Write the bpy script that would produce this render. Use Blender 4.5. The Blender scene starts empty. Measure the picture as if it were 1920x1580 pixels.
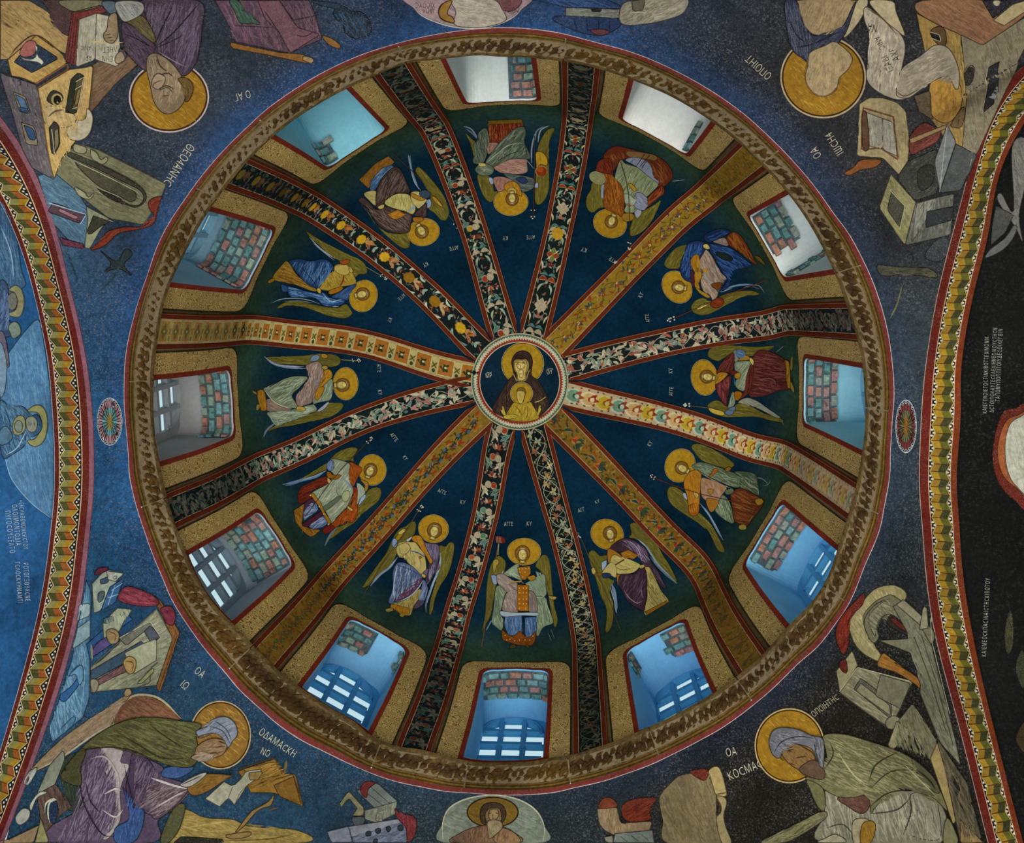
import bpy, math, random
import numpy as np
from mathutils import Vector, Matrix
from mathutils.geometry import delaunay_2d_cdt
from mathutils.bvhtree import BVHTree

random.seed(7)
C = bpy.context.scene.collection
PI = math.pi
# ------------------------------------------------------------------ camera
W, H, F = 1920.0, 1580.0, 1838.6
CAM = np.array([0.4023, -1.0286, -5.914])


def _rot(w):
    th = np.linalg.norm(w)
    k = w / th
    K = np.array([[0, -k[2], k[1]], [k[2], 0, -k[0]], [-k[1], k[0], 0]])
    return np.eye(3) + math.sin(th) * K + (1 - math.cos(th)) * K @ K


_R = _rot(np.array([-0.1634, 0.0559, 0.0])) @ np.diag([1, -1, 1])   # rows: right, up, into the picture
# (the fit ran with y up in the picture; the world's y runs down the picture so that the frame is right handed)
cam_d = bpy.data.cameras.new('camera')
cam = bpy.data.objects.new('camera', cam_d)
C.objects.link(cam)
cam_d.sensor_fit = 'HORIZONTAL'
cam_d.sensor_width = 36
cam_d.lens = F / W * 36
cam_d.clip_start = 0.02
m = Matrix.Identity(4)
for i in range(3):
    m[i][0], m[i][1], m[i][2] = _R[0][i], _R[1][i], -_R[2][i]
    m[i][3] = (0.4023, -1.0286, -5.914)[i]
m[1][3] = 1.0286 * -1
cam.matrix_world = m
# ------------------------------------------------------------------ light
sc = bpy.context.scene
sc.camera = cam
sc.view_settings.view_transform = 'Standard'
sc.view_settings.look = 'None'
sc.view_settings.exposure = 0.0
sc.view_settings.gamma = 1.0
sc.view_settings.use_curve_mapping = False
world = bpy.data.worlds.new('sky')
sc.world = world
world.use_nodes = True
bg = world.node_tree.nodes['Background']
bg.inputs[0].default_value = (0.56, 0.72, 0.76, 1)
bg.inputs[1].default_value = 1.2


def area(name, loc, target, size, power, col, sy=None):
    l = bpy.data.lights.new(name, 'AREA')
    l.energy = power
    l.color = col
    l.shape = 'RECTANGLE'
    l.size = size
    l.size_y = sy or size
    o = bpy.data.objects.new(name, l)
    C.objects.link(o)
    o.location = loc
    o.rotation_euler = (Vector(target) - Vector(loc)).to_track_quat('-Z', 'Y').to_euler()
    return o


# unseen area lights added at floor level to fill the vault from below
area('floor_fill', (0.2, 0.0, -7.2), (0, 0, 0), 5.5, 930, (1.0, 0.95, 0.88))
area('floor_fill', (-2.2, 0.6, -7.2), (-1.6, 0, 0), 1.6, 70, (0.55, 0.75, 1.0), 4.0)  # cool fill added on the left, in place of bluish daylight


# ------------------------------------------------------------------ colour and materials
def lin(h):
    if isinstance(h, str):
        if len(h) == 3:
            h = ''.join(c * 2 for c in h)
        v = [int(h[i:i + 2], 16) / 255 for i in (0, 2, 4)]
    else:
        v = h
    return [c / 12.92 if c <= .04045 else ((c + .055) / 1.055) ** 2.4 for c in v]


def mat_paint(name, mottle=.35, fine=.3, fleck=.0, rough=.85, bump=.15, fleckcol='9a978c', dark=0.0, fscale=150, glaze=.05, big=2.5):
    """pigment from the mesh's own colours, uneven plaster, worn flecks"""
    mt = bpy.data.materials.new(name)
    mt.use_nodes = True
    nt = mt.node_tree
    N, L = nt.nodes, nt.links
    b = N['Principled BSDF']
    b.inputs['Roughness'].default_value = rough
    b.inputs['Specular IOR Level'].default_value = glaze
    at = N.new('ShaderNodeAttribute')
    at.attribute_name = 'Col'
    geo = N.new('ShaderNodeNewGeometry')

    def noise(scale, det, rg=.6):
        n = N.new('ShaderNodeTexNoise')
        n.inputs['Scale'].default_value = scale
        n.inputs['Detail'].default_value = det
        n.inputs['Roughness'].default_value = rg
        L.new(geo.outputs['Position'], n.inputs['Vector'])
        return n.outputs['Fac']

    def remap(x, a, b_, c, d):
        r = N.new('ShaderNodeMapRange')
        for i, v in zip((1, 2, 3, 4), (a, b_, c, d)):
            r.inputs[i].default_value = v
        L.new(x, r.inputs[0])
        return r.outputs[0]

    def math_(op, x, y):
        n = N.new('ShaderNodeMath')
        n.operation = op
        for i, v in enumerate((x, y)):
            if isinstance(v, (int, float)):
                n.inputs[i].default_value = v
            else:
                L.new(v, n.inputs[i])
        return n.outputs[0]

    n1 = noise(big, 8, .65)
    n2 = noise(34, 6, .7)
    f = math_('MULTIPLY', remap(n1, .3, .7, 1 - mottle, 1 + mottle), remap(n2, .3, .7, 1 - fine, 1 + fine))
    mx = N.new('ShaderNodeMix')
    mx.data_type = 'RGBA'
    mx.blend_type = 'MULTIPLY'
    mx.inputs[0].default_value = 1
    L.new(at.outputs['Color'], mx.inputs[6])
    cmb = N.new('ShaderNodeCombineColor')
    for i in range(3):
        L.new(f, cmb.inputs[i])
    L.new(cmb.outputs[0], mx.inputs[7])
    out = mx.outputs[2]
    if dark:
        md = N.new('ShaderNodeMix')
        md.data_type = 'RGBA'
        L.new(math_('MULTIPLY', remap(noise(fscale * .45, 5, .75), .56, .66, 0, 1), dark), md.inputs[0])
        L.new(out, md.inputs[6])
        md.inputs[7].default_value = (*lin('14130f'), 1)
        out = md.outputs[2]
    if fleck:
        mf = N.new('ShaderNodeMix')
        mf.data_type = 'RGBA'
        fl = math_('MULTIPLY', remap(noise(fscale, 4, .75), .52, .70, 0, 1), remap(noise(big * 1.7, 4), .4, .6, .25, 1))
        L.new(math_('MULTIPLY', fl, fleck), mf.inputs[0])
        L.new(out, mf.inputs[6])
        mf.inputs[7].default_value = (*lin(fleckcol), 1)
        out = mf.outputs[2]
    L.new(out, b.inputs['Base Color'])
    if bump:
        bp = N.new('ShaderNodeBump')
        bp.inputs['Strength'].default_value = bump
        bp.inputs['Distance'].default_value = .01
        L.new(noise(26, 6, .7), bp.inputs['Height'])
        L.new(bp.outputs[0], b.inputs['Normal'])
    return mt


M_FRESCO = mat_paint('fresco', .28, .3, .26, bump=.1, dark=.25)
M_DOME = mat_paint('dome_ground', .5, .35, .05, fleckcol='3c5a68', bump=.1, big=1.6, glaze=.02)
M_FIG = mat_paint('figure_paint', .15, .18, .06, bump=.05)
M_PEND = mat_paint('vault_ground', .45, .45, .36, fleckcol='8f9194', dark=.55, bump=.15, fscale=95, big=1.8)
M_VAULT = mat_paint('far_vault_ground', .45, .35, .12, fleckcol='6b7076', dark=.3, bump=.12, fscale=60, big=1.4)
M_RIB = mat_paint('rib_paint', .2, .25, .06, bump=.1)
M_GOLD = mat_paint('halo_ochre', .16, .3, .18, fleckcol='6b4c14', bump=.15, dark=.22)
M_PLASTER = mat_paint('limewash', .1, .08, .05, bump=.1)
M_STONE = mat_paint('carved_stone', .35, .45, .12, fleckcol='8c8266', dark=.6, bump=.5, fscale=70)
M_WOOD = mat_paint('painted_joinery', .08, .08, 0, bump=0, rough=.6)


def mat_scroll(name, scale, line_col):
    """ochre ground with fine incised scrollwork"""
    mt = mat_paint(name, .2, .2, .1, bump=.1)
    nt = mt.node_tree
    N, L = nt.nodes, nt.links
    b = N['Principled BSDF']
    src = b.inputs['Base Color'].links[0].from_socket
    geo = N.new('ShaderNodeNewGeometry')
    vo = N.new('ShaderNodeTexVoronoi')
    vo.feature = 'F1'
    vo.inputs['Scale'].default_value = scale
    L.new(geo.outputs['Position'], vo.inputs['Vector'])
    mm = N.new('ShaderNodeMath')
    mm.operation = 'MULTIPLY'
    mm.inputs[1].default_value = 26
    L.new(vo.outputs['Distance'], mm.inputs[0])
    sn = N.new('ShaderNodeMath')
    sn.operation = 'SINE'
    L.new(mm.outputs[0], sn.inputs[0])
    rg = N.new('ShaderNodeMapRange')
    rg.inputs[1].default_value = .1
    rg.inputs[2].default_value = .7
    rg.inputs[3].default_value = 0
    rg.inputs[4].default_value = .8
    L.new(sn.outputs[0], rg.inputs[0])
    mx = N.new('ShaderNodeMix')
    mx.data_type = 'RGBA'
    L.new(rg.outputs[0], mx.inputs[0])
    L.new(src, mx.inputs[6])
    mx.inputs[7].default_value = (*lin(line_col), 1)
    L.new(mx.outputs[2], b.inputs['Base Color'])
    return mt


M_SCROLL = mat_scroll('border_scrollwork', 24, '33290f')
g = bpy.data.materials.new('window_glass')
g.use_nodes = True
gn = g.node_tree
gn.nodes.remove(gn.nodes['Principled BSDF'])
tr = gn.nodes.new('ShaderNodeBsdfTransparent')
tr.inputs[0].default_value = (.93, .97, .98, 1)
gl = gn.nodes.new('ShaderNodeBsdfGlossy')
gl.inputs['Roughness'].default_value = .05
ms = gn.nodes.new('ShaderNodeMixShader')
ms.inputs[0].default_value = .06
gn.links.new(tr.outputs[0], ms.inputs[1])
gn.links.new(gl.outputs[0], ms.inputs[2])
gn.links.new(ms.outputs[0], gn.nodes['Material Output'].inputs[0])
M_GLASS = g


# ------------------------------------------------------------------ mesh helpers
def mk(name, V, Fc, col, mat, parent=None, smooth=False, **props):
    """ONE mesh object; col = one hex, or a list per face, or an array (n_verts,3) of linear colours"""
    me = bpy.data.meshes.new(name)
    V = np.asarray(V, dtype=float).reshape(-1, 3)
    me.from_pydata([tuple(v) for v in V], [], [tuple(f) for f in Fc])
    ca = me.color_attributes.new('Col', 'FLOAT_COLOR', 'CORNER')
    li = np.empty(len(me.loops), dtype=np.int32)
    me.loops.foreach_get('vertex_index', li)
    out = np.ones((len(me.loops), 4), dtype=np.float32)
    if isinstance(col, str):
        out[:, :3] = lin(col)
    elif isinstance(col, np.ndarray):
        out[:, :3] = col[li]
    else:
        lt = np.empty(len(me.polygons), dtype=np.int32)
        me.polygons.foreach_get('loop_total', lt)
        cache = {}
        fc = np.array([cache.setdefault(c, lin(c)) for c in col])
        out[:, :3] = np.repeat(fc, lt, axis=0)
    ca.data.foreach_set('color', out.ravel())
    me.materials.append(mat)
    if smooth:
        me.polygons.foreach_set('use_smooth', np.ones(len(me.polygons), dtype=bool))
    o = bpy.data.objects.new(name, me)
    C.objects.link(o)
    if parent:
        o.parent = parent
    for k, v in props.items():
        o[k] = v
    return o


def empty(name, loc=(0, 0, 0), parent=None, **props):
    o = bpy.data.objects.new(name, None)
    o.empty_display_size = .1
    C.objects.link(o)
    o.location = loc
    if parent:
        o.parent = parent
    for k, v in props.items():
        o[k] = v
    return o


class MB:
    """collects pieces of one mesh"""
    def __init__(s):
        s.V, s.F, s.C = [], [], []

    def add(s, V, Fc, col):
        n = len(s.V)
        s.V.extend([tuple(v) for v in V])
        s.F.extend([tuple(i + n for i in f) for f in Fc])
        s.C.extend([col] * len(Fc) if isinstance(col, str) else col)

    def box(s, o, a, b, c, col):
        """box centred on o with half axes a, b, c"""
        o, a, b, c = map(np.array, (o, a, b, c))
        V = [o + i * a + j * b + k * c for i in (-1, 1) for j in (-1, 1) for k in (-1, 1)]
        s.add(V, [(0, 1, 3, 2), (4, 6, 7, 5), (0, 4, 5, 1), (2, 3, 7, 6), (0, 2, 6, 4), (1, 5, 7, 3)], col)

    def grid(s, P, col, wrap=False):
        """P[i][j] points"""
        n, m_ = len(P), len(P[0])
        V = [p for r in P for p in r]
        Fc = [(i * m_ + j, i * m_ + j + 1, (i + 1) * m_ + j + 1, (i + 1) * m_ + j) for i in range(n - 1) for j in range(m_ - 1)]
        s.add(V, Fc, col)

    def done(s, name, mat, parent=None, smooth=False, **props):
        return mk(name, s.V, s.F, s.C, mat, parent, smooth, **props)


# ------------------------------------------------------------------ picture rays
def ray(px, py):
    d = _R[0] * (px - W / 2) / F + _R[1] * (H / 2 - py) / F + _R[2]
    return d / np.linalg.norm(d)


def at_z(px, py, z):
    d = ray(px, py)
    return CAM + d * (z - CAM[2]) / d[2]


def at_x(px, py, x):
    d = ray(px, py)
    return CAM + d * (x - CAM[0]) / d[0]


def pts(s):
    return [tuple(float(v) for v in q.split(',')) for q in s.split()]


def table(s, z):
    """measured ring: azimuth -> radius at height z, smoothed"""
    a = []
    for x, y in pts(s):
        p = at_z(x, y, z)
        a.append((math.atan2(p[1], p[0]), math.hypot(p[0], p[1])))
    a = np.array(sorted(a))
    grid = np.linspace(-PI, PI, 721)
    d = (grid[:, None] - a[None, :, 0] + PI) % (2 * PI) - PI
    w = np.exp(-(d / .07) ** 2) + 1e-6 * np.exp(-(d / .5) ** 2)
    r = (w * a[None, :, 1]).sum(1) / w.sum(1)
    return lambda t: np.interp((t + PI) % (2 * PI) - PI, grid, r)
# ------------------------------------------------------------------ measured shapes of the old, hand-built vault
LIP = table("637,169 513,250 466,295 426,342 386,396 342,476 319,527 704,139 757,116 831,108 1002,105 1056,112 1116,124 1190,148 1280,189 1340,228 1391,268 1434,312 1468,345 1515,409 1548,466 1572,517 314,530 302,574 292,631 285,681 283,748 288,832 299,892 312,949 330,1000 352,1057 1592,574 1612,634 1622,684 1625,738 1627,792 1620,852 1607,926 1589,986 1572,1033 369,1094 403,1147 436,1174 470,1214 517,1261 564,1298 640,1346 717,1396 811,1416 875,1432 969,1434 1063,1422 1136,1401 1210,1372 1280,1338 1344,1302 1381,1275 1441,1223 1481,1176 1528,1131 1562,1077", 0)
ZO = -.17
OUT = table("640,119 530,183 436,265 362,352 302,446 273,527 774,74 855,59 942,52 1043,60 1110,79 1193,101 1280,140 1364,191 1464,278 1548,379 1605,463 1636,527 255,580 236,664 233,738 238,815 250,926 278,1013 293,1057 1657,590 1671,661 1675,718 1671,812 1662,926 1644,1013 1619,1057 336,1147 403,1238 470,1312 537,1369 640,1424 724,1459 808,1478 908,1488 1009,1488 1110,1469 1193,1443 1280,1404 1381,1345 1481,1258 1548,1194 1602,1114", ZO)
ZC, RB, RISE, RBASE = 1.418, 2.104, .996, 2.215
LDRUM, LCAP = 1.42, 2.50


def prof(u):
    """meridian of the dome: u 0 (cornice) .. .36 (drum top) .. 1 (apex) -> radius, height"""
    if u <= .36:
        t = u / .36
        return RBASE + (RB - RBASE) * t, ZC * t
    a = (u - .36) / .64 * PI / 2
    return RB * math.cos(a), ZC + RISE * math.sin(a)


def arc(u):
    return LDRUM * u / .36 if u <= .36 else LDRUM + LCAP * (u - .36) / .64


def pnorm(u):
    (r0, z0), (r1, z1) = prof(max(u - .004, 0)), prof(min(u + .004, 1))
    dr, dz = r1 - r0, z1 - z0
    l = math.hypot(dr, dz)
    return -dz / l, dr / l            # pointing inwards


def dome(az, u, d=0.0):
    """point on the dome, d metres inside the rib face"""
    r, z = prof(u)
    k = max(0., 1 - z / ZC)
    r *= 1 + (float(LIP(az)) / 2.2 - 1) * k
    nr, nz = pnorm(u)
    r += nr * d
    z += nz * d
    return np.array([r * math.cos(az), r * math.sin(az), z])


def azu(px, py, z):
    p = at_z(px, py, z)
    return math.atan2(p[1], p[0])


_rl = pts("734,133 1088,121 1412,292 1602,603 1599,944 1412,1248 1106,1408 772,1406 486,1241 319,958 295,623 440,325")
_rm = pts("943,622 1001,621 1044,644 1068,688 1069,741 1041,785 1002,808 940,802 903,780 885,731 875,701 900,656")
RIB0 = np.unwrap([azu(x, y, 0) for x, y in _rl])
RIB1 = np.unwrap([azu(x, y, 2.37) for x, y in _rm])
RIB1 = RIB1 + np.round((RIB0 - RIB1) / (2 * PI)) * 2 * PI
_mid = {0: '906,485 881,410 784,201 828,268', 1: '1035,485 1051,410 1088,168 1081,235', 2: '1270,409 1237,445 1313,379 1357,339', 3: '1285,634 1369,618 1450,613 1448,604 1531,600', 4: '1209,771 1295,795 1409,843 1515,882 1448,845', 5: '1102,846 1255,1010 1300,1046 1324,1089 1357,1160 1391,1214', 6: '1032,920 1055,995 1086,1130 1096,1184 1105,1318', 7: '927,899 922,920 884,1070 857,1145 850,1184 809,1318', 8: '685,1017 745,951 570,1150 523,1201', 9: '645,801 616,822 541,855 403,922 503,869', 10: '727,651 612,631 577,632 403,622 486,619', 11: '826,573 868,613 657,436 695,460 737,494 523,356 587,389'}


def ray_dome(px, py):
    d = ray(px, py)
    t = np.linspace(5.5, 9.5, 4000)
    P = CAM + d * t[:, None]
    z = P[:, 2]
    r = np.where(z < ZC, RBASE + (RB - RBASE) * z / ZC, RB * np.sqrt(np.clip(1 - ((z - ZC) / RISE) ** 2, 0, 1)))
    i = int(np.argmax((np.hypot(P[:, 0], P[:, 1]) > r) & (z > .1) | (z > ZC + RISE)))
    z = z[i]
    u = .36 * z / ZC if z < ZC else .36 + .64 * 2 / PI * math.asin(min(1, (z - ZC) / RISE))
    return math.atan2(P[i, 1], P[i, 0]), u


RIBC = {}
WGRID = np.linspace(0, 1, 201)
for _k, _s in _mid.items():          # the ribs are not quite straight: two bends fitted to points measured on each
    q = []
    for x, y in pts(_s):
        az, u = ray_dome(x, y)
        w = min(1, u / .915)
        q.append((w, (az - (RIB0[_k] + (RIB1[_k] - RIB0[_k]) * w) + PI) % (2 * PI) - PI))
    q = sorted(q + [(-.1, 0), (0, 0), (1, 0), (1.1, 0)])
    g_ = np.linspace(0, 1, 201)
    fine = np.linspace(-.1, 1.1, 241)
    e = np.interp(fine, [a for a, b in q], [b for a, b in q])
    ker = np.exp(-((g_[:, None] - fine[None]) / .075) ** 2)
    RIBC[_k] = (ker * e[None]).sum(1) / ker.sum(1)


def rib_az(k, u):
    k0 = k % 12
    w = min(1, u / .915)
    return RIB0[k0] + (RIB1[k0] - RIB0[k0]) * w + float(np.interp(w, WGRID, RIBC[k0])) + (k // 12) * 2 * PI


def rib_hw(u):
    return .117 + .017 * max(0, min(1, (u - .74) / .17))


def rib_y(k, u, y, d=0.0):
    """as rib_pt, y in metres; two ribs meet on the line half way between them"""
    az = rib_az(k, u)
    p = dome(az, u, d)
    m_ = math.hypot(p[0], p[1]) * .2625
    y = max(-m_, min(m_, y))
    return p + y * np.array([-math.sin(az), math.cos(az), 0])


def rib_pt(k, u, t, d=0.0):
    """point on the face of rib k, t -1..1 across"""
    return rib_y(k, u, t * rib_hw(u), d)


UEND = .920
RIBD = .05


def cell_pt(k, t, u, d=0.0):
    """point on the plaster between ribs k and k+1, t -1..1 across"""
    a, b = rib_az(k, u), rib_az(k + 1, u)
    az = (a + b) / 2 + t * (b - a) / 2
    fade = min(1, (1 - u) / .5)
    return dome(az, u, d - .016 - .034 * (1 - t * t) * fade)


def mixc(a, b, t):
    a, b = np.array(lin(a)), np.array(lin(b))
    t = np.clip(t, 0, 1)
    return a + (b - a) * t


BVH_SRC = []


def solid(o):
    BVH_SRC.append(o)
    return o


# --- dome gores with their window openings -------------------------------------------------
HW_WIN, U0_WIN, U1_WIN = .258, .03, .352
WINW = {}


def rounded(t, l0, l1, r, n=6, bow=.03):
    """window outline in (s, l): straight jambs, flat arched top with round corners"""
    P = [(-t, l0), (t, l0), (t, l1 - r)]
    for i in range(1, n + 1):
        a = i / n * PI / 2
        P.append((t - r + r * math.cos(a), l1 - r + r * math.sin(a)))
    for i in range(1, 4):
        f = i / 4
        P.append(((t - r) * (1 - 2 * f), l1 + bow * math.sin(PI * f)))
    for i in range(0, n):
        a = PI / 2 + i / n * PI / 2
        P.append((-t + r + r * math.cos(a), l1 - r + r * math.sin(a)))
    P.append((-t, l1 - r))
    return P


def dens(P, step):
    out = []
    for (x0, y0), (x1, y1) in zip(P, P[1:] + P[:1]):
        n = max(1, int(math.hypot(x1 - x0, y1 - y0) / step))
        out += [(x0 + (x1 - x0) * i / n, y0 + (y1 - y0) * i / n) for i in range(n)]
    return out


def inside(P, x, y):
    """even-odd test, P (n,2) array, x/y arrays"""
    P = np.asarray(P)
    x, y = np.asarray(x, float), np.asarray(y, float)
    c = np.zeros(x.shape, bool)
    x0, y0 = P[:, 0], P[:, 1]
    x1, y1 = np.roll(x0, -1), np.roll(y0, -1)
    for i in range(len(P)):
        if y0[i] == y1[i]:
            continue
        k = (y0[i] > y) != (y1[i] > y)
        c ^= k & (x < (x1[i] - x0[i]) * (y - y0[i]) / (y1[i] - y0[i]) + x0[i])
    return c


def fill(loops, step, hole=None):
    """triangulate the area inside loops[0] and outside the others: points, triangles"""
    V, E = [], []
    for lp in loops:
        n = len(V)
        V += lp
        E += [(n + i, n + (i + 1) % len(lp)) for i in range(len(lp))]
    A = np.array(loops[0])
    (xa, ya), (xb, yb) = A.min(0), A.max(0)
    gx, gy = np.meshgrid(np.arange(xa + step / 2, xb, step), np.arange(ya + step / 2, yb, step * .87))
    gx[1::2] += step / 2
    gx, gy = gx.ravel(), gy.ravel()
    if len(gx):
        ok = inside(A, gx, gy)
        for h in loops[1:]:
            ok &= ~inside(h, gx, gy)
        gx, gy = gx[ok], gy[ok]
        allp = np.array(V)
        if len(gx):
            keep = np.ones(len(gx), bool)
            for i in range(0, len(gx), 400):
                d = ((gx[i:i + 400, None] - allp[None, :, 0]) ** 2 + (gy[i:i + 400, None] - allp[None, :, 1]) ** 2).min(1)
                keep[i:i + 400] = d > (step * .4) ** 2
            V = V + list(zip(gx[keep].tolist(), gy[keep].tolist()))
    v, e, f, *_ = delaunay_2d_cdt([Vector(p) for p in V], E, [], 0, 1e-6)
    v = np.array([tuple(p) for p in v])
    f = np.array([t for t in f if len(t) == 3])
    if not len(f):
        return v, []
    c = v[f].mean(1)
    ok = inside(A, c[:, 0], c[:, 1])
    for h in loops[1:]:
        ok &= ~inside(h, c[:, 0], c[:, 1])
    return v, f[ok]


def l2u(l):
    return l / LDRUM * .36 if l <= LDRUM else .36 + (l - LDRUM) / LCAP * .64


def cell_sl(k, s, l, d=0.0):
    """as cell_pt, from metres across (at the drum) and metres up"""
    return cell_pt(k, s / .575, l2u(l), d)


CELL_RIM = .575
ceiling = empty('ceiling', (0, 0, 1.0), kind='structure')
WIN_L0, WIN_L1 = .15, 1.385
for k in range(12):
    outer = dens([(-CELL_RIM, 0), (CELL_RIM, 0), (CELL_RIM, arc(.97)), (-CELL_RIM, arc(.97))], .05)
    hole = dens(rounded(HW_WIN, WIN_L0, WIN_L1 - .03, .11), .04)
    v, f = fill([outer, hole], .042)
    P = np.array([cell_sl(k, s, l) for s, l in v]) - np.array([0, 0, 1.0])
    g_ = np.array(lin('273d2d'))
    b_ = np.array(lin('061f2e'))
    b2 = np.array(lin('062438'))
    w = np.clip((v[:, 1] - 1.55) / .55, 0, 1)[:, None]
    w2 = np.clip((v[:, 1] - 2.2) / 1.2, 0, 1)[:, None]
    col = (g_ * (1 - w) + b_ * w) * (1 - w2) + b2 * w2
    wl = np.clip((1.2 - v[:, 1]) / .3, 0, 1)[:, None]
    col = col * (1 - wl) + np.array(lin('5c5137')) * wl
    solid(mk('dome_panel', P, f, col, M_DOME, ceiling, True))

# --- windows: reveal, exposed brick, grille, panes ------------------------------------------
DEPTH = .46
# index k lies between rib k and k+1: 0 top, 3 right, 6 foot, 9 left
REV = ['ccd4d2', 'd6d8d4', 'ccd6d4', '98d2e4', '7cc0e6', '74b8e4', '70b6e2', '7cbae0', '98a9b8', 'a6a9ac', '8cb2c6', '7cb9c9']  # sky light on the plaster put into each reveal's colour, window by window
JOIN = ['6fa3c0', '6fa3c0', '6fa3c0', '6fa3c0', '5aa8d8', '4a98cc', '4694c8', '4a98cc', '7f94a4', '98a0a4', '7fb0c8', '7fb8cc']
WINDOWS = []
for k in range(12):
    wn = empty('window_%d' % (k + 1), (0, 0, 0), kind='structure')
    WINDOWS.append(wn)
    az = (rib_az(k, .2) + rib_az(k + 1, .2)) / 2
    D = np.array([math.cos(az), math.sin(az), 0])
    T = np.array([-math.sin(az), math.cos(az), 0])
    Z = np.array([0, 0, 1.])
    ol = dens(rounded(HW_WIN, WIN_L0, WIN_L1 - .03, .11), .03)
    ring0 = np.array([cell_sl(k, s, l, .004) for s, l in ol])
    # the reveal runs straight out through the wall
    rows = []
    for i in range(7):
        rows.append([p + D * (DEPTH * i / 6) + Z * (.075 * i / 6 * min(1, max(0, (p[2] - .8) / .5))) for p in np.vstack([ring0, ring0[:1]])])
    b = MB()
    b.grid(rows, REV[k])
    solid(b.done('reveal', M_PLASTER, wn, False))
    o = cell_sl(k, 0, 0, 0)
    o = o - D * (o @ D) + D * (ring0 @ D).mean() + D * (DEPTH - .05)
    o[2] = 0
    # joinery of the window: outer plate with an arched row of lights
    fr = MB()
    t0, zb, zt = HW_WIN + .05, WIN_L0 - .02, WIN_L1 + .13
    cols = [-.178, 0, .178]
    rws = [.26, .47, .69, .91, 1.12, 1.32]
    pw, ph = .068, .088

    def light(cx, cz_, arched):
        if arched == 0:
            return [(cx - pw, cz_ - ph), (cx + pw, cz_ - ph), (cx + pw, cz_ + ph), (cx - pw, cz_ + ph)]
        s_ = arched
        return [(cx - pw * s_, cz_ - ph), (cx + pw * s_, cz_ - ph), (cx + pw * s_ * .55, cz_ - ph * .2), (cx - pw * s_, cz_ + ph * .55)]
    lights = []
    for rz in rws:
        for cx in cols:
            a_ = 0
            if rz == rws[-1] and cx:
                a_ = 1 if cx > 0 else -1
            lights.append(light(cx, rz, a_))
    plate = dens([(-t0, zb), (t0, zb), (t0, zt), (-t0, zt)], .2)
    v, f = fill([plate] + [dens(l, .3) for l in lights], .12)
    for side, dd in ((0, .0), (1, .035)):
        fr.add([o + T * s + Z * z + D * dd for s, z in v], [tuple(t) for t in f], JOIN[k])
    for l in lights:
        n = len(l)
        V = [o + T * s + Z * z for s, z in l] + [o + T * s + Z * z + D * .035 for s, z in l]
        fr.add(V, [(i, (i + 1) % n, n + (i + 1) % n, n + i) for i in range(n)], JOIN[k])
    # raised arch moulding and bars of the grille
    n = 18
    for r_, h_ in ((.252, .016), (.226, .010)):
        bar = []
        for i in range(n + 1):
            a = PI * i / n
            c_, s_ = math.cos(a), math.sin(a)
            base = o + Z * 1.19
            bar.append([base + T * (r_ * c_) + Z * (r_ * 1.04 * s_) - D * .0, base + T * ((r_ - h_) * c_) + Z * ((r_ - h_) * 1.04 * s_) - D * .022,
                        base + T * ((r_ - 2 * h_) * c_) + Z * ((r_ - 2 * h_) * 1.04 * s_) - D * .0])
        fr.grid(bar, JOIN[k])
    for cx in (-.089, .089):
        fr.box(o + T * cx + Z * .78 - D * .01, T * .016, Z * .62, D * .012, JOIN[k])
    for cz_ in (.365, .58, .80, 1.015, 1.22):
        fr.box(o + Z * cz_ - D * .008, T * .235, Z * .02, D * .010, JOIN[k])
    frame = fr.done('window_frame', M_WOOD, wn)
    for l in lights:
        V = [o + T * s + Z * z + D * .02 for s, z in l]
        V2 = [o + T * s + Z * z + D * .026 for s, z in l]
        q = len(l)
        mk('pane', V + V2, [tuple(range(q)), tuple(range(2 * q - 1, q - 1, -1))] + [(i, (i + 1) % q, q + (i + 1) % q, q + i) for i in range(q)], 'ffffff', M_GLASS, frame)

# --- bricks bared at the inner edge of the reveals ------------------------------------------
BRICKC = ['6a9296', '5b858a', '94706a', '9a7464', '7a9284', '55807e', '8a706e', '808a80']
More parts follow.
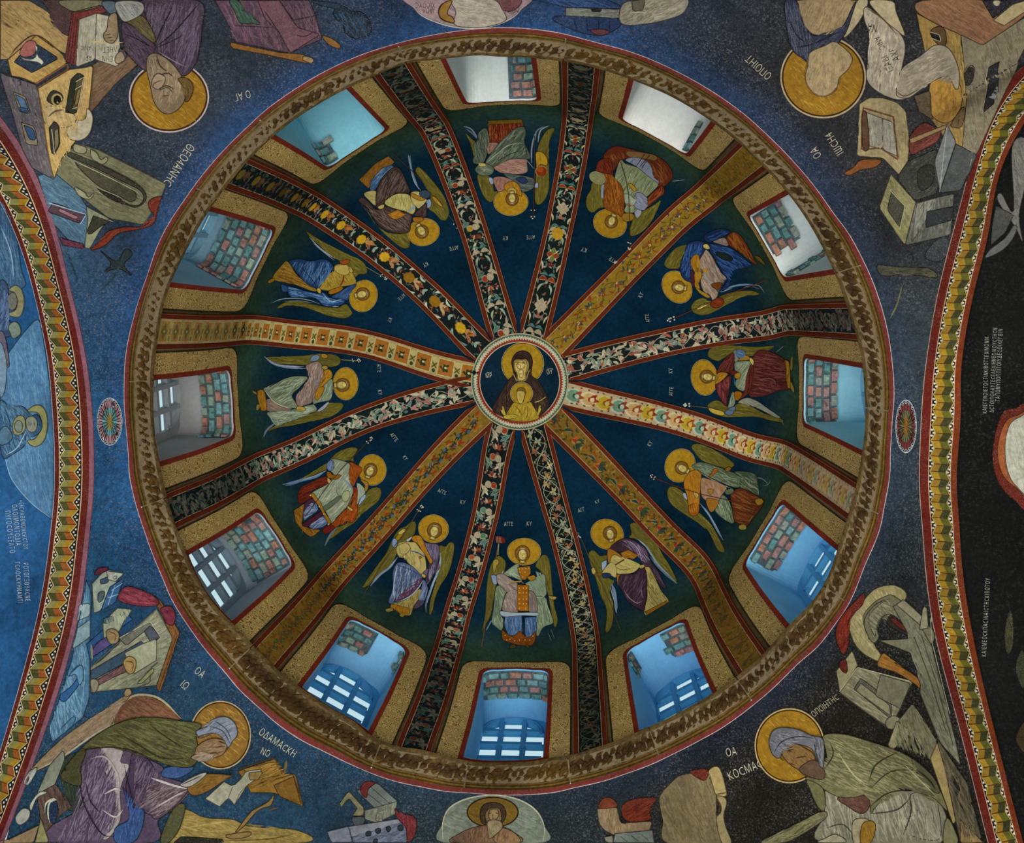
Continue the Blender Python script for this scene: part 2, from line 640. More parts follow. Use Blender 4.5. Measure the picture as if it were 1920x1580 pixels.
# which share of the soffit / jambs is bared: list of (s0, s1, rows) along the outline from right jamb to left
BARE = {0: [(.30, .47, 5)], 1: [(.29, .36, 3)], 2: [(.45, .66, 3), (.22, .34, 5)], 3: [(.33, .68, 3)], 4: [(.36, .68, 3)], 5: [(.52, .68, 3), (.26, .36, 2)], 6: [(.32, .68, 3)],
        7: [(.33, .50, 3), (.66, .74, 2)], 8: [(.34, .66, 4)], 9: [(.3, .72, 3)], 10: [(.28, .74, 4)], 11: [(.60, .72, 2)]}
for k in range(12):
    az = (rib_az(k, .2) + rib_az(k + 1, .2)) / 2
    D = np.array([math.cos(az), math.sin(az), 0])
    ol = [q for q in rounded(HW_WIN, .75, WIN_L1 - .03, .11, 8)][1:]
    P = np.array([cell_sl(k, s, l, .004) for s, l in ol] + [cell_sl(k, *rounded(HW_WIN, .75, WIN_L1 - .03, .11, 8)[0], .004)])
    seg = np.r_[0, np.cumsum(np.linalg.norm(np.diff(P, axis=0), axis=1))]
    tot = seg[-1]

    def on(s):
        s = min(max(s, 0), tot)
        return np.array([np.interp(s, seg, P[:, i]) for i in range(3)])
    rr = random.Random(k + 3)
    for s0, s1, rows_ in BARE.get(k, []):
        bl, bh = .092, .0245
        rows_ = int(rows_ * 1.5)
        bed = MB()                      # dark mortar bed behind the courses
        ns = 14
        bw = rows_ * (bh * 2 + .008)
        G = []
        for i_ in range(ns + 1):
            p_ = on((s0 + (s1 - s0) * i_ / ns) * tot)
            q_ = np.array(cell_sl(k, 0, .9)) - p_
            q_ = q_ - D * (q_ @ D)
            q_ = q_ / np.linalg.norm(q_) * .003
            wv = bw * (.93 + .07 * math.sin(i_ * 2.1 + k))
            G.append([p_ + q_ + D * .012, p_ + q_ + D * (.012 + wv)])
        bed.grid(G, '4a5c62')
        bed.done('mortar_bed', M_STONE, WINDOWS[k])
        for r_ in range(rows_):
            s = s0 * tot + (r_ % 2) * bl * .5 - rr.random() * .05
            end = s1 * tot - rr.random() * .035
            while s < end:
                e = min(s + bl * (.8 + .4 * rr.random()), end)
                if e - s > .03:
                    a_, b_ = on(s + .005), on(e - .005)
                    t_ = b_ - a_
                    mid = on((s + e) / 2)
                    tt = t_ / np.linalg.norm(t_)
                    nn = np.cross(tt, D)
                    if (np.array([0, 0, .8]) - mid) @ nn < 0 and abs(nn[2]) > .3:
                        nn = -nn
                    cen = np.array(cell_sl(k, 0, .9))
                    if (cen - mid) @ nn < 0:
                        nn = -nn
                    d0 = .022 + r_ * (bh * 2 + .008)
                    o = (a_ + b_) / 2 + D * (d0 + bh)
                    lift = .009 + .006 * rr.random()
                    q = MB()
                    a1, b1, c1 = tt * np.linalg.norm(t_) / 2, D * bh * .94, nn * .012
                    base = o + nn * (lift - .008)
                    # worn brick: box with a chamfered face
                    V = [base + i * a1 + j * b1 - c1 for i in (-1, 1) for j in (-1, 1)]
                    V += [base + i * a1 * (1 - .006 / np.linalg.norm(a1)) + j * b1 * .85 + c1 * (1 + .3 * rr.random()) for i in (-1, 1) for j in (-1, 1)]
                    q.add(V, [(0, 2, 3, 1), (4, 5, 7, 6), (0, 1, 5, 4), (2, 6, 7, 3), (0, 4, 6, 2), (1, 3, 7, 5)], rr.choice(BRICKC))
                    q.done('brick', M_STONE, WINDOWS[k])
                s = e

# --- ribs ------------------------------------------------------------------------------------
RIBS = []
for k in range(12):
    rb = empty('trim_%d' % (k + 1), tuple(rib_pt(k, 0, 0)), kind='structure')
    RIBS.append(rb)
    off = np.array(rb.location)
    us = np.linspace(0.004, UEND, 90)
    tt = [(-1.0, -RIBD * 1.6), (-1.0, -.006), (-.95, 0), (-.5, 0), (0, 0), (.5, 0), (.95, 0), (1.0, -.006), (1.0, -RIBD * 1.6)]
    b = MB()
    b.grid([[rib_pt(k, u, t, d) - off for t, d in tt] for u in us], '7a381a')
    solid(b.done('rib_body', M_RIB, rb, False))

# --- medallion field at the crown ------------------------------------------------------------
b = MB()
hub_u = lambda r: .36 + .64 * 2 / PI * math.acos(min(1, r / RB))
b.grid([[dome(a, hub_u(r), .006 if r < .40 else -.004) for r in (1e-4, .06, .12, .18, .24, .30, .36, .40, .417)] for a in np.linspace(0, 2 * PI, 97)], '0b2230')
HUB = solid(b.done('hub_ground', M_DOME, None, True))

# --- sail vault (pendentives) below the ring ------------------------------------------------
ZS, SR = -2.4608, math.sqrt(2.3043 ** 2 + (ZO + 2.4608) ** 2)
AL, AR, WL, WR = 2.4128, 2.4296, .2395, .1859
BT, BB = 2.98, 2.86       # the bay's other two sides, beyond the frame


def arch_curve(s, x, rho, zc, y0):
    P = [at_x(px, py, x) for px, py in pts(s)]
    P.sort(key=lambda p: p[1])
    ys = np.array([p[1] for p in P])
    zs = np.array([p[2] for p in P])
    circ = lambda y: zc + np.sqrt(np.maximum(rho ** 2 - (y - y0) ** 2, 1e-4))
    dz = zs - circ(ys)
    g_ = np.linspace(-2.6, 2.6, 400)
    w = np.exp(-((g_[:, None] - ys[None]) / .32) ** 2)
    sm = (w * dz[None]).sum(1) / (w.sum(1) + .05)
    return lambda y: circ(y) + np.interp(y, g_, sm)


LO = arch_curve("0,201 34,255 67,335 97,413 127,527 151,614 168,708 176,798 174,892 164,1053 148,1161 111,1298 67,1429 0,1567", -AL, 2.1802, -2.4841, .1613)
LI = arch_curve("0,366 30,436 54,527 84,641 100,782 101,899 89,1053 67,1174 34,1292 0,1389", -AL - WL, 2.1802, -2.4841, .1613)
RO = arch_curve("1920,72 1867,195 1817,332 1783,446 1765,527 1736,661 1726,765 1726,859 1730,1053 1750,1184 1793,1362 1830,1486 1862,1580", AR, 2.1536, -2.4395, .251)
RI = arch_curve("1920,208 1877,325 1843,476 1832,527 1810,641 1798,832 1799,1053 1823,1191 1850,1318 1884,1446 1920,1553", AR + WR, 2.1536, -2.4395, .251)
SIDES = {'l': (-1, AL, WL, LO, LI), 'r': (1, AR, WR, RO, RI)}


def edge_pt(az):
    c, s = math.cos(az), math.sin(az)
    nm, r = min((('r', AR / c if c > 1e-6 else 9e9), ('l', -AL / c if c < -1e-6 else 9e9), ('b', BB / s if s > 1e-6 else 9e9), ('t', -BT / s if s < -1e-6 else 9e9)), key=lambda q: q[1])
    r = min(r, .985 * SR)
    x, y = r * c, r * s
    z = ZS + math.sqrt(SR ** 2 - r * r)
    off = np.zeros(3)
    if nm in 'lr' and abs(y) < 2.2:
        off = np.array([0, 0, float(SIDES[nm][3](y)) - z]) * (lambda t: t * t * (3 - 2 * t))(max(0, min(1, (2.06 - abs(y)) / .26)))
    return np.array([x, y, z]), off


def sail(az, w):
    """w 0 at the ring, 1 at the arch: a sphere, nudged to meet the measured arches"""
    r0 = float(OUT(az))
    c = np.array([0, 0, ZS])
    la = math.hypot(r0, ZO - ZS)
    b, off = edge_pt(az)
    b = b - c
    th0, th1 = math.atan2(r0, ZO - ZS), math.atan2(math.hypot(b[0], b[1]), b[2])
    th = th0 + (th1 - th0) * w
    R_ = la + (SR - la) * min(1, w * 3)
    return c + R_ * np.array([math.sin(th) * math.cos(az), math.sin(th) * math.sin(az), math.cos(th)]) + off * w * w


WALLS = []
for nm, (q0, q1) in {'top_right': (-.5, 0), 'bottom_right': (0, .5), 'bottom_left': (.5, 1), 'top_left': (1, 1.5)}.items():
    b = []
    azs = np.linspace(q0 * PI, q1 * PI, 260)
    crn = [math.atan2(sy, sx) % (2 * PI) for sx, sy in ((AR, -BT), (AR, BB), (-AL, BB), (-AL, -BT))]
    azs = np.sort(np.r_[azs, [c for c in [x if x < 1.5 * PI + 1e-6 and q1 > 0 else x - 2 * PI for x in crn] if q0 * PI < c < q1 * PI]])
    P = np.array([[sail(a, w) for w in np.linspace(0, 1, 100)] for a in azs])
    n, m_ = P.shape[:2]
    V = P.reshape(-1, 3)
    Fc = [(i * m_ + j, (i + 1) * m_ + j, (i + 1) * m_ + j + 1, i * m_ + j + 1) for i in range(n - 1) for j in range(m_ - 1)]
    # blue-black ground; bluish daylight at the left is put into its colour
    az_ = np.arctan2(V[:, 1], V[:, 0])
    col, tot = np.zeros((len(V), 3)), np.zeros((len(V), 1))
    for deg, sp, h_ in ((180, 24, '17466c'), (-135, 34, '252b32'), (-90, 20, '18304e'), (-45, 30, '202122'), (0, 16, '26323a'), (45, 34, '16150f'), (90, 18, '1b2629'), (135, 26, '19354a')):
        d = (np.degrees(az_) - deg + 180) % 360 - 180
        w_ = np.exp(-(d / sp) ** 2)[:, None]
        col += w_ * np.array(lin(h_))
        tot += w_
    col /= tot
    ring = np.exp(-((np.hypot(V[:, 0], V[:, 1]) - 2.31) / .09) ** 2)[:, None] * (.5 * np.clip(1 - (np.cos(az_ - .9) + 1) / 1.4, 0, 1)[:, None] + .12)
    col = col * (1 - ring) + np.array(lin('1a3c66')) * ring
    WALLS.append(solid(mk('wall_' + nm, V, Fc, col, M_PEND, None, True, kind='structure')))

# --- transverse arches left and right, the vaults beyond, walls and floor -------------------
ARCH = {}
for nm, (sg, a, w, fo, fi) in SIDES.items():
    ys = np.linspace(-1.9, 2.2, 220)
    off = np.array([sg * (a + w / 2), 0, -.4])
    root = empty('trim_%d' % (14 if nm == 'l' else 15), tuple(off), kind='structure')
    ARCH[nm] = root
    b = MB()
    P = []
    for y in ys:
        A = np.array([sg * a, y, float(fo(y))])
        B = np.array([sg * (a + w), y, float(fi(y))])
        P.append([A + np.array([0, 0, .001]) - off] + [A + (B - A) * f - off for f in (.0, .25, .5, .75, 1)] + [B + np.array([0, 0, .35]) - off])
    b.grid(P, '4d1710')
    solid(b.done('arch_soffit', M_FRESCO, root, True))


def beyond(nm, y, f):
    """the neighbouring vault: rises a little behind the arch and falls away"""
    sg, a, w, fo, fi = SIDES[nm]
    yl = max(min(y, 2.2), -1.9)
    z0 = float(fi(yl)) - abs(y - yl) * 2.5
    x = a + w + .01 + 1.3 * f
    drop = (.05 * math.sin(PI * min(1, f * 1.6))) - .75 * f * f if nm == 'l' else (.03 * math.sin(PI * f)) - 1.15 * f ** 1.6
    return np.array([sg * x, y * (1.0), z0 + .05 + drop])


for nm, col in (('l', '1e4a74'), ('r', '0e0f0e')):
    P = [[beyond(nm, y, f) for f in np.linspace(0, 1, 60)] for y in np.linspace(-2.3, 2.3, 320)]
    b = MB()
    b.grid(P, col)
    o = solid(b.done('wall_left' if nm == 'l' else 'wall_right', M_VAULT, None, True, kind='structure'))

FZ = -7.45
b = MB()
b.box((0, 0, FZ - .05), (6, 0, 0), (0, 5, 0), (0, 0, .05), '6b6a66')
b.done('floor', M_STONE, None, False, kind='structure')
for nm, o, a_, c_ in (('north', (0, -5.05, -4.2), (6, 0, 0), (0, .05, 0)), ('south', (0, 5.05, -4.2), (6, 0, 0), (0, .05, 0)), ('east', (6.05, 0, -4.2), (0, 5, 0), (.05, 0, 0)), ('west', (-6.05, 0, -4.2), (0, 5, 0), (.05, 0, 0))):
    b = MB()
    b.box(o, a_, c_, (0, 0, 3.25), '8d877c')
    b.done('wall_' + nm, M_PLASTER, None, False, kind='structure')

# --- one ray caster over everything built so far -------------------------------------------
bpy.context.view_layer.update()
_V, _F = [], []
for o in BVH_SRC:
    mw = o.matrix_world
    n = len(_V)
    _V += [mw @ v.co for v in o.data.vertices]
    _F += [tuple(i + n for i in p.vertices) for p in o.data.polygons]
TREE = BVHTree.FromPolygons(_V, _F)
CAMV = Vector(CAM)


def hit(px, py):
    loc, nor, idx, dist = TREE.ray_cast(CAMV, Vector(ray(px, py)))
    return loc, nor
# ------------------------------------------------------------------ painter: outlines seen in the photograph laid onto the real plaster
class Canvas:
    fig = None
    org = (0, 0)
    k = 1.0
    layer = 0
    sharp = .66
    outline = 1
    anchor = np.zeros(3)


CV = Canvas()
STEP = 8.0


def smooth(P, closed=True, n=5):
    P = np.asarray(P, float)
    N = len(P)
    if N < 3:
        return P.tolist()
    out = []
    rng = range(N) if closed else range(N - 1)
    for i in rng:
        if closed:
            a, b, c, d = P[i - 1], P[i], P[(i + 1) % N], P[(i + 2) % N]
        else:
            a, b, c, d = P[max(i - 1, 0)], P[i], P[i + 1], P[min(i + 2, N - 1)]
        for j in range(n):
            t = j / n
            out.append(.5 * ((2 * b) + (c - a) * t + (2 * a - 5 * b + 4 * c - d) * t * t + (3 * b - a - 3 * c + d) * t ** 3))
    if not closed:
        out.append(P[-1])
    return [tuple(p) for p in out]


def stroke_poly(P, w, taper=True):
    P = np.asarray(P, float)
    T = np.gradient(P, axis=0)
    T /= np.linalg.norm(T, axis=1)[:, None] + 1e-9
    Nn = np.stack([-T[:, 1], T[:, 0]], 1)
    n = len(P)
    f = np.ones(n)
    if taper:
        x = np.linspace(0, 1, n)
        f = np.clip(np.minimum(x, 1 - x) * 5, .25, 1)
    hw = (w / 2 * f)[:, None]
    V = np.vstack([P + Nn * hw, P - Nn * hw])
    Fc = [(i, i + 1, n + i + 1, n + i) for i in range(n - 1)]
    return V, Fc


def thin(P, step):
    P = np.asarray(P, float)
    d = np.r_[0, np.cumsum(np.linalg.norm(np.diff(P, axis=0), axis=1))]
    if d[-1] < 1e-6:
        return P[:1]
    n = max(2, int(math.ceil(d[-1] / step)) + 1)
    t = np.linspace(0, d[-1], n)
    return np.stack([np.interp(t, d, P[:, 0]), np.interp(t, d, P[:, 1])], 1)


def project(V2, lay, off0=.0018):
    out = []
    last = None
    for x, y in V2:
        loc, nor = hit(x, y)
        if loc is None:
            out.append(last if last is not None else CAM + ray(x, y) * 5.5)
            continue
        d = ray(x, y)
        nn = np.array(nor)
        if nn @ d > 0:
            nn = -nn
        p = np.array(loc) + nn * (off0 + lay * .00028)
        out.append(p)
        last = p
    return out


def ellipse(cx, cy, rx, ry, rot=0, n=None):
    n = n or max(14, int((rx + ry) * .5))
    c, s = math.cos(math.radians(rot)), math.sin(math.radians(rot))
    out = []
    for i in range(n):
        a = 2 * PI * i / n
        x, y = rx * math.cos(a), ry * math.sin(a)
        out.append((cx + x * c - y * s, cy + x * s + y * c))
    return out


def fig(name, label, cat, org, k, at, group=None, lay=0):
    """a painted thing: an Empty on the plaster at zoom position AT"""
    CV.org, CV.k, CV.layer = org, k, lay
    px, py = org[0] + at[0] / k, org[1] + at[1] / k
    loc, _ = hit(px, py)
    CV.anchor = np.array(loc)
    CV.fig = empty(name, tuple(loc), None, label=label, category=cat)
    if group:
        CV.fig['group'] = group
    return CV.fig


def compile_strokes(text):
    """-> list of (vertices in px, faces, colour)"""
    out = []
    ox, oy, k = CV.org[0], CV.org[1], CV.k
    U = lambda P: [(ox + x / k, oy + y / k) for x, y in P]
    for line in text.strip().split('\n'):
        w = line.split()
        if not w:
            continue
        c = w[0]
        if c == 'e':
            w = w[:3] + ' '.join(w[3:]).replace(',', ' ').split()
        if c in 'fg':
            P = pts(' '.join(w[2:]))
            P = U(smooth(P) if c == 'f' else P)
            st = STEP
            P = [tuple(p) for p in thin(list(P) + [P[0]], min(st, 5) if c == 'f' else st)[:-1]]
            v, f = fill([P], st)
            out.append((v, f, w[1], 1))
            q = np.ptp(np.array(P), axis=0)
            if CV.outline and min(q) > 7:       # the dark contour the painters drew round each form
                v, f = stroke_poly(np.array(P + P[:1]), CV.outline * (1.5 if k < 4 else .9), False)
                dk = '%02x%02x%02x' % tuple(int(int(w[1][i:i + 2], 16) * .38) for i in (0, 2, 4))
                out.append((v, f, dk, .2))
        elif c in 'lk':
            wd = float(w[2]) / k
            P = pts(' '.join(w[3:]))
            P = U(smooth(P, False) if c == 'l' else P)
            v, f = stroke_poly(thin(P, 6), wd, c == 'l')
            out.append((v, f, w[1], .3))
        elif c == 'e':
            cx, cy = pts(w[2])[0]
            rx, ry = float(w[3]), float(w[4])
            rot = float(w[5]) if len(w) > 5 else 0
            P = U(ellipse(cx, cy, rx, ry, rot, max(10, int((rx + ry) / k * .9))))
            v, f = fill([P], STEP)
            out.append((v, f, w[1], 1))
        elif c == 'r':
            wd = float(w[2])
            cx, cy = pts(w[3])[0]
            rx, ry = float(w[4]), float(w[5])
            rot = float(w[6]) if len(w) > 6 else 0
            a0, a1 = (float(w[7]), float(w[8])) if len(w) > 8 else (0, 360)
            n = max(20, int((rx + ry) / k))
            cc, ss = math.cos(math.radians(rot)), math.sin(math.radians(rot))
            P = []
            for i in range(n + 1):
                a = math.radians(a0 + (a1 - a0) * i / n)
                x, y = rx * math.cos(a), ry * math.sin(a)
                P.append((cx + x * cc - y * ss, cy + x * ss + y * cc))
            v, f = stroke_poly(np.array(U(P)), wd / k, False)
            out.append((v, f, w[1], .5))
        elif c == 'd':                      # dots
            r = float(w[2])
            for x, y in pts(' '.join(w[3:])):
                P = U(ellipse(x, y, r, r, 0, 7))
                out.append((np.array(P), [tuple(range(7))], w[1], .05))
        elif c == 'h':                      # h col1,col2,.. n width angle length pts : fold / hair strokes inside an outline
            cols = w[1].split(',')
            rgb = np.array([[int(q[i:i + 2], 16) for i in (0, 2, 4)] for q in cols], float)
            rgb = rgb * CV.sharp + rgb.mean(0) * (1 - CV.sharp)
            cols = ['%02x%02x%02x' % tuple(int(v) for v in q) for q in rgb]
            n, wd, ang, ln = int(int(w[2]) * 1.25), float(w[3]) * .75, float(w[4]), float(w[5])
            P = np.array(pts(' '.join(w[6:])))
            if k < 4:
                wd *= .55
                n = int(n * 1.5)
            rr = random.Random(int(P.sum()) + n)
            (xa, ya), (xb, yb) = P.min(0), P.max(0)
            got = tries = 0
            while got < n and tries < n * 8:
                tries += 1
                x, y = rr.uniform(xa, xb), rr.uniform(ya, yb)
                if not inside(P, [x], [y])[0]:
                    continue
                a = math.radians(ang + rr.gauss(0, 9))
                bend = rr.gauss(0, .25)
                L_ = ln * rr.uniform(.5, 1.3)
                s = np.linspace(-.5, .5, 9)
                aa = a + bend * s * 2
                st = np.stack([np.cumsum(np.cos(aa)), np.sin(aa).cumsum()], 1) * L_ / 9
                st = st - st[4] + (x, y)
                ok = inside(P, st[:, 0], st[:, 1])
                i = j = 4
                while i > 0 and ok[i - 1]:
                    i -= 1
                while j < 8 and ok[j + 1]:
                    j += 1
                if j - i < 3:
                    continue
                q = np.array(U(smooth(st[i:j + 1], False, 2)))
                v, f = stroke_poly(thin(q, 7), wd / k * rr.uniform(.6, 1.4))
                out.append((v, f, rr.choice(cols), .02))
                got += 1
            if got:
                out[-1] = out[-1][:3] + (.6,)
    return out


def bake(name, strokes, mat, parent, off0=.0032, origin=None, **props):
    V, Fc, cols = [], [], []
    vn = None
    org = CV.anchor if origin is None else origin
    for v, f, c, dl in strokes:
        n = len(V)
        V += project(v, CV.layer, off0)
        Fc += [tuple(int(i) + n for i in t) for t in f]
        cols += [c] * len(f)
        CV.layer += dl
    V = np.array(V) - org
    # face the room
    o = mk(name, V, Fc, cols, mat, parent, True, **props)
    return o


def part(name, text, mat=None, label=None, parent=None):
    if name in ('feather', 'foot') and '\n' in text.strip():
        for line in text.strip().split('\n'):
            o = part(name, line, mat, label, parent)
        return o
    o = bake(name, compile_strokes(text), mat or M_FIG, parent or CV.fig)
    if label:
        o['label'] = label
    return o


def text_strokes(lines, col):
    """lines: (string, x, y, size, rotation clockwise in degrees) in zoom px, the lower left of each word"""
    out = []
    ox, oy, k = CV.org[0], CV.org[1], CV.k
    for s, x, y, size, rot in lines:
        cu = bpy.data.curves.new('lettering', 'FONT')
        cu.body = s.replace('Κ', 'K').replace('Φ', '4')
        cu.offset = -.011
        cu.space_character = 1.3 if len(s) > 10 else 1.05
        cu.size = 1
        cu.resolution_u = 2
        ob = bpy.data.objects.new('lettering', cu)
        me = ob.to_mesh()
        a = math.radians(rot)
        if k < 4:
            size *= .86
        c_, s_ = math.cos(a), math.sin(a)
        v = []
        for p in me.vertices:
            X, Y = p.co.x * size * (.64 if len(s) > 10 else .76), -p.co.y * size * 1.12
            v.append((ox + (x + X * c_ - Y * s_) / k, oy + (y + X * s_ + Y * c_) / k))
        f = [tuple(p.vertices) for p in me.polygons]
        ob.to_mesh_clear()
        bpy.data.objects.remove(ob)
        bpy.data.curves.remove(cu)
        out.append((np.array(v), f, col, .05))
    return out


def lettering(lines, col='a8aa98', name='inscription', mat=None, parent=None):
    return bake(name, text_strokes(lines, col), mat or M_FIG, parent or CV.fig)
# ------------------------------------------------------------------ cornice
rr = random.Random(11)
cor = empty('trim_13', (0, 0, -.1), kind='structure')
_j = sorted(math.atan2(p[1], p[0]) for p in (at_z(x, y, -.06) for x, y in pts("757,112 1056,108 1434,305 1578,510 1632,768 1610,950 1550,1105 1389,1285 1222,1382 1066,1438 875,1441 712,1398 465,1220 297,940 277,716 400,372 508,245")))
CPROF = [(-.09, .03), (0, 0), (.02, -.016), (.10, -.03), (.20, -.045), (.30, -.06), (.40, -.075), (.50, -.088), (.58, -.098), (.60, -.112), (.67, -.116), (.69, -.128), (.76, -.133), (.78, -.148), (.85, -.152)]
for i in range(len(_j)):
    a0, a1 = _j[i], _j[(i + 1) % len(_j)] + (2 * PI if i == len(_j) - 1 else 0)
    n = int((a1 - a0) / .011)
    rows, cols = [], []
    off = np.array([0, 0, -.1])
    tone = rr.uniform(.8, 1.2)
    gilt = rr.random()
    chip = rr.uniform(0, 6)
    for j in range(n + 1):
        a = a0 + .0016 + (a1 - a0 - .0032) * j / n
        r0, r1 = float(LIP(a)), float(OUT(a))
        row = []
        for q, (f, z) in enumerate(CPROF):
            bump = 0
            if 1 < q < 9:
                ph = a * 2.25 / .024
                leaf_ = abs(math.sin(ph + .8 * math.sin(q * .9))) * math.sin(PI * (q - 1) / 8) ** .5
                wr = .35 + .65 * abs(math.sin(a * 5.3 + chip) * math.sin(a * 11.7 + 1))
                bump = -.018 * leaf_ * wr + .010 * math.sin(ph * 2.7 + q * 1.3 + chip) * math.sin(PI * (q - 1) / 8) + rr.gauss(0, .0022)
            if q == 1:
                bump = .005 * math.sin(a * 31 + chip) + rr.gauss(0, .003)
            r = r0 + (r1 - r0) * f + bump + (.016 if 1 < q < 9 else .004)
            row.append(np.array([r * math.cos(a), r * math.sin(a), z - (.004 if 1 < q < 9 and bump < -.012 else 0)]) - off)
            g_ = ['4c3d1c', '57492f', '4a3b20', '3a2b15', '2f2110', '342514', '3a2b13', '3f2f13', '382810', '54421c', '3d2e12', '5c481e', '42310f', '523d18', '3d2b12'][q]
            v = np.array(lin(g_)) * tone
            if 2 < q < 9 and gilt > .55:
                v = v * .7 + np.array(lin('5a4214')) * .3
            cols.append(v)
        rows.append(row)
    V = [p for r in rows for p in r]
    m_ = len(CPROF)
    Fc = [(x * m_ + y, x * m_ + y + 1, (x + 1) * m_ + y + 1, (x + 1) * m_ + y) for x in range(len(rows) - 1) for y in range(m_ - 1)]
    solid(mk('cornice_stone', V, Fc, np.array(cols), M_STONE, cor, False))
for nm, f0, f1, z0, z1, c_ in (('joint_bed', -.05, .84, -.012, -.155, '6b5f48'), ('red_band', .83, .985, -.15, -.172, '5e2723'), ('white_fillet', .985, 1.02, -.170, -.1725, '9b8f90')):
    b = MB()
    P = []
    for i in range(361):
        a = 2 * PI * i / 360
        r0, r1 = float(LIP(a)), float(OUT(a))
        P.append([np.array([(r0 + (r1 - r0) * f) * math.cos(a), (r0 + (r1 - r0) * f) * math.sin(a), z + .1]) for f, z in
                  ([(.05, -.004), (.4, -.055), (.84, -.14)] if nm == 'joint_bed' else [(f0, z0), (f0 + (f1 - f0) * .5, (z0 + z1) / 2 - .002), (f1, z1)])])
    b.grid(P, c_)
    b.done(nm, M_FRESCO, cor, True)

# ------------------------------------------------------------------ painted borders round the windows
for k in range(12):
    wn = WINDOWS[k]
    hole = dens(rounded(HW_WIN, WIN_L0, WIN_L1 - .03, .11), .04)
    edge = dens(rounded(HW_WIN + .034, WIN_L0 - .03, WIN_L1 + .002, .12), .04)
    outr = dens(rounded(.43, .004, WIN_L1 + .125, .26, bow=.03), .04)
    line = dens(rounded(.442, .002, WIN_L1 + .137, .265, bow=.03), .04)
    for nm, lo, c_, mt, d in (('painted_border', [outr, edge], ('b59c62', 'ad965c', 'b8a060')[k % 3], M_SCROLL, .0022), ('red_edge', [edge, hole], '6b2417', M_FRESCO, .0026), ('border_line', [line, outr], '2c2214', M_FRESCO, .0024)):
        v, f = fill(lo, .05)
        P = np.array([cell_sl(k, s, l, d) for s, l in v])
        c2 = np.tile(lin(c_), (len(v), 1))
        if nm == 'painted_border':
            w = np.clip((.09 - v[:, 1]) / .02, 0, 1)[:, None]
            c2 = c2 * (1 - w) + np.array(lin('b0965c')) * w
        mk(nm, P, f, c2, mt, wn, True)

# ------------------------------------------------------------------ rib ornament, drawn in metres along (x) and across (y) each rib
L_END = arc(UEND)


def blend(a, b, t):
    return '%02x%02x%02x' % tuple(int(int(a[i:i + 2], 16) * (1 - t) + int(b[i:i + 2], 16) * t) for i in (0, 2, 4))


class Orn:
    def __init__(s):
        s.P = []

    def poly(s, c, P):
        s.P.append((c, P, 0))

    def line(s, c, w, P):
        s.P.append((c, P, w))

    def leaf(s, x, y, a, L_, w, c, bend=0.0, rim=None):
        a = math.radians(a)
        for q, cc in ((1.0, rim), (.76, c)) if rim else ((1.0, c),):
            pts_ = []
            up, dn = [], []
            for i in range(7):
                t = i / 6
                h = w / 2 * q * math.sin(PI * t ** .8) + 0
                px = L_ * t
                py = bend * math.sin(PI * t)
                up.append((px, py + h))
                dn.append((px, py - h))
            pts_ = up + dn[::-1][1:-1]
            s.P.append((cc, [(x + p * math.cos(a) - q_ * math.sin(a), y + p * math.sin(a) + q_ * math.cos(a)) for p, q_ in pts_], 0))

    def disc(s, x, y, rx, ry, c, n=10, scal=0):
        s.P.append((c, [(x + rx * (1 + (scal if i % 2 else 0)) * math.cos(2 * PI * i / n), y + ry * (1 + (scal if i % 2 else 0)) * math.sin(2 * PI * i / n)) for i in range(n)], 0))

    def build(s, k, parent, name='painted_flower', ymax=.083, d0=.0016):
        V, Fc, cols = [], [], []
        off = np.array(parent.location)
        xm = np.mean([np.mean([p[0] for p in P]) for c, P, w in s.P]) if s.P else 0
        wear = .5 * max(0, min(1, (1.45 - xm) / .35))
        for n_, (c, P, w) in enumerate(s.P):
            if wear:
                c = blend(c, GROUND[k], wear)
            d = d0 + min(n_, 40) * .00003 + (.0001 if n_ % 2 else 0)

            def M(x, y):
                return rib_y(k, min(max(l2u(x), .003), .926), max(-ymax, min(ymax, y)), d) - off
            n0 = len(V)
            if w:
                v, f = stroke_poly(np.array(P), w, False)
                V += [M(*p) for p in v]
                Fc += [tuple(i + n0 for i in q) for q in f]
                cols += [c] * len(f)
            else:
                cx, cy = np.mean(P, 0)
                V += [M(cx, cy)] + [M(*p) for p in P]
                m_ = len(P)
                Fc += [(n0, n0 + 1 + i, n0 + 1 + (i + 1) % m_) for i in range(m_)]
                cols += [c] * m_
        return mk(name, V, Fc, cols, M_RIB, parent, False) if V else None


WHT, TEAL, GRN, RED, DRED, PINK, YEL, INK, OCH = '948a70', '456a64', '32503a', '7d3016', '521c10', '8a5c4c', 'a07c1e', '0b1413', '9a7226'


def lotus(o, x, rnd, cup=RED, calyx=TEAL):
    for s in (-1, 1):
        o.leaf(x - .045, s * .012, s * 62, .085, .03, calyx, .012 * s, WHT)
        o.leaf(x - .1, s * .066, 8 * -s, .11, .02, TEAL, -.01 * s, WHT)
        o.disc(x, s * .024, .026, .029, WHT)
        o.disc(x + .003, s * .0235, .021, .024, cup)
        o.disc(x + .010, s * .022, .010, .014, DRED)
        o.disc(x + .075, s * .064, .009, .009, PINK, 7)
        o.disc(x + .09, s * .052, .007, .007, WHT, 6)
    for a in (-80, -40, 0, 40, 80):
        o.leaf(x + .06, 0, a, .045, .018, rnd.choice((DRED, RED, PINK)), 0, WHT if a % 80 else None)
    for s in (-1, 1):
        o.leaf(x + .115, s * .008, s * 32, .07, .02, '3f625c', .01 * s, 'a3a98c')
        o.leaf(x + .13, s * .05, s * 75 - 0, .035, .014, GRN)


